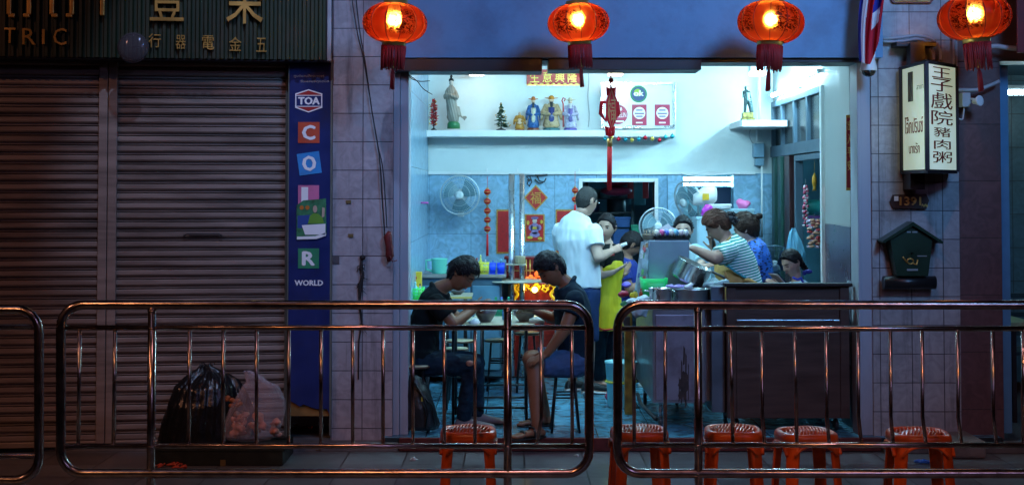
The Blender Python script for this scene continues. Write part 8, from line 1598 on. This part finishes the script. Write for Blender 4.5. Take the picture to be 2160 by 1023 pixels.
# ---- I: little girl
r = person('little girl in a pale top with dark braided hair, reading behind the wooden counter', (P(1684, 800, 11.15).x, 11.15, 0), 'people sitting inside')
YI = 11.15; fr = Frame(P(1670, 556, YI), (-.80, -.42, -.34), (-.2, -.05, 1), .86); U_ = (.45, -.9, 0); tp = [(P(1690, 690, YI), .12, .095), (P(1688, 660, YI), .115, .09), (P(1686, 630, YI), .115, .085), (P(1683, 606, YI), .12, .075), (P(1680, 593, YI), .055, .045)]
u_ = Vector(U_).normalized(); S1 = P(1683, 610, YI) + u_ * .12; S2 = P(1683, 610, YI) - u_ * .12; E1, W1 = P(1665, 645, 11.0), P(1645, 604, 11.0); E2, W2 = P(1672, 645, 11.3), P(1650, 604, 11.15)
mb = MB(); head(mb, fr, 1); mb.caps(fr((0, -.022, -.082)), P(1680, 597, YI), .034, .040); torso(mb, grow(tp, -.008), U_); arm(mb, S1, E1, W1, (.032, .027, .026, .019)); arm(mb, S2, E2, W2, (.032, .027, .026, .019)); hand(mb, W1, (-.8, 0, .4), (.3, -.6, .6), .4, 1, .75); hand(mb, W2, (-.8, 0, .4), (.3, .6, .6), .4, -1, .75)
for s_ in (-1, 1): H = P(1690, 694, YI) + u_ * .07 * s_; K = H + Vector((-.30, -.06, 0)); A = Vector((K.x, K.y, .12)); leg(mb, H, K, A, (.06, .045, .042, .028)); foot(mb, A, (-1, 0), .18, .035, .05, .03)
finish_body(mb, r, sk4, .006); face(r, fr, 'down', (.38, .14, .13), fem=1)
def braid(mb, f):
    random.seed(3)
    for k in range(9): mb.ell(f((.02 * (k % 2) - .01, -.10 - .004 * k, -.02 - .014 * k)), (.022, .022, .018), 8)
hair(r, fr, (.014, .010, .010), .018, .016, 25, 160, .03, (0, -1, .2), fem=1, extra=braid)
mb = MB(); torso(mb, grow(tp, .012), U_); mb.ell(S1, .044); mb.ell(S2, .044); cut(mb, S1, Vector(S1).lerp(Vector(E1), .5), .048, .046); cut(mb, S2, Vector(S2).lerp(Vector(E2), .5), .048, .046); cloth('top', mb, r, M('top_pale', (.42, .60, .68), .8, var=.1), voxel=.008, f=folds(.004))
mb = MB(); mb.tube([P(x, y, YI - .09) for x, y in ((1672, 585), (1682, 590), (1692, 586))], .010, 6); mb.tube([P(x, y, YI - .07) for x, y in ((1690, 588), (1697, 600), (1703, 612))], .009, 6); q = P(1705, 573, YI); mb.ell(q, (.035, .02, .018), 10); mb.ell(q + Vector((-.03, 0, -.01)), (.018, .02, .02), 8); mb.build('blue_bow', M('bow_blue', (.02, .03, .35), .5), r)
mb = MB(); torso(mb, [(P(1690, 705, YI), .13, .10), (P(1690, 680, YI), .125, .095)], U_)
for s_ in (-1, 1): H = P(1690, 696, YI) + u_ * .07 * s_; mb.caps(H, H + Vector((-.30, -.06, 0)), .07, .056)
cloth('skirt', mb, r, M('skirt_blue', (.03, .06, .2), .8))
stq = P(1690, 720, YI); mb = MB(); mb.lathe([(.15, -.03), (.15, 0), (.14, .004)], (stq.x, YI, stq.z), 24); st_ = thing('round_stool', 'stool under the little girl behind the wooden counter', 'stool', (stq.x, YI, 0), group='round stools in the eatery'); mb.build('seat', M('stool_seat', (.45, .40, .25)), st_)
for k in range(4): a = .78 + k * 1.571; mb = MB(); mb.cyl((stq.x + .11 * math.cos(a), YI + .11 * math.sin(a), stq.z - .031), (stq.x + .14 * math.cos(a), YI + .14 * math.sin(a), .001), .01, n=8); mb.build('leg', m_leg, st_)
mb = MB(); q = P(1640, 592, 11.05); mb.add([q + Vector(v) for v in ((-.07, .0, .06), (-.01, -.06, .055), (.07, -.02, -.03), (.02, .08, -.025))] + [q + Vector(v) + Vector((0, .002, -.008)) for v in ((-.07, .0, .06), (-.01, -.06, .055), (.07, -.02, -.03), (.02, .08, -.025))], [(0, 1, 2, 3), (7, 6, 5, 4), (0, 4, 5, 1), (1, 5, 6, 2), (2, 6, 7, 3), (3, 7, 4, 0)]); single('book', mb, M('book_page', (.5, .42, .38), .6, var=.3, scale=40), 'small open book held by the little girl', 'book')
for o in list(bpy.data.objects):
    if o.name.startswith('person_root'): o.name = 'person'
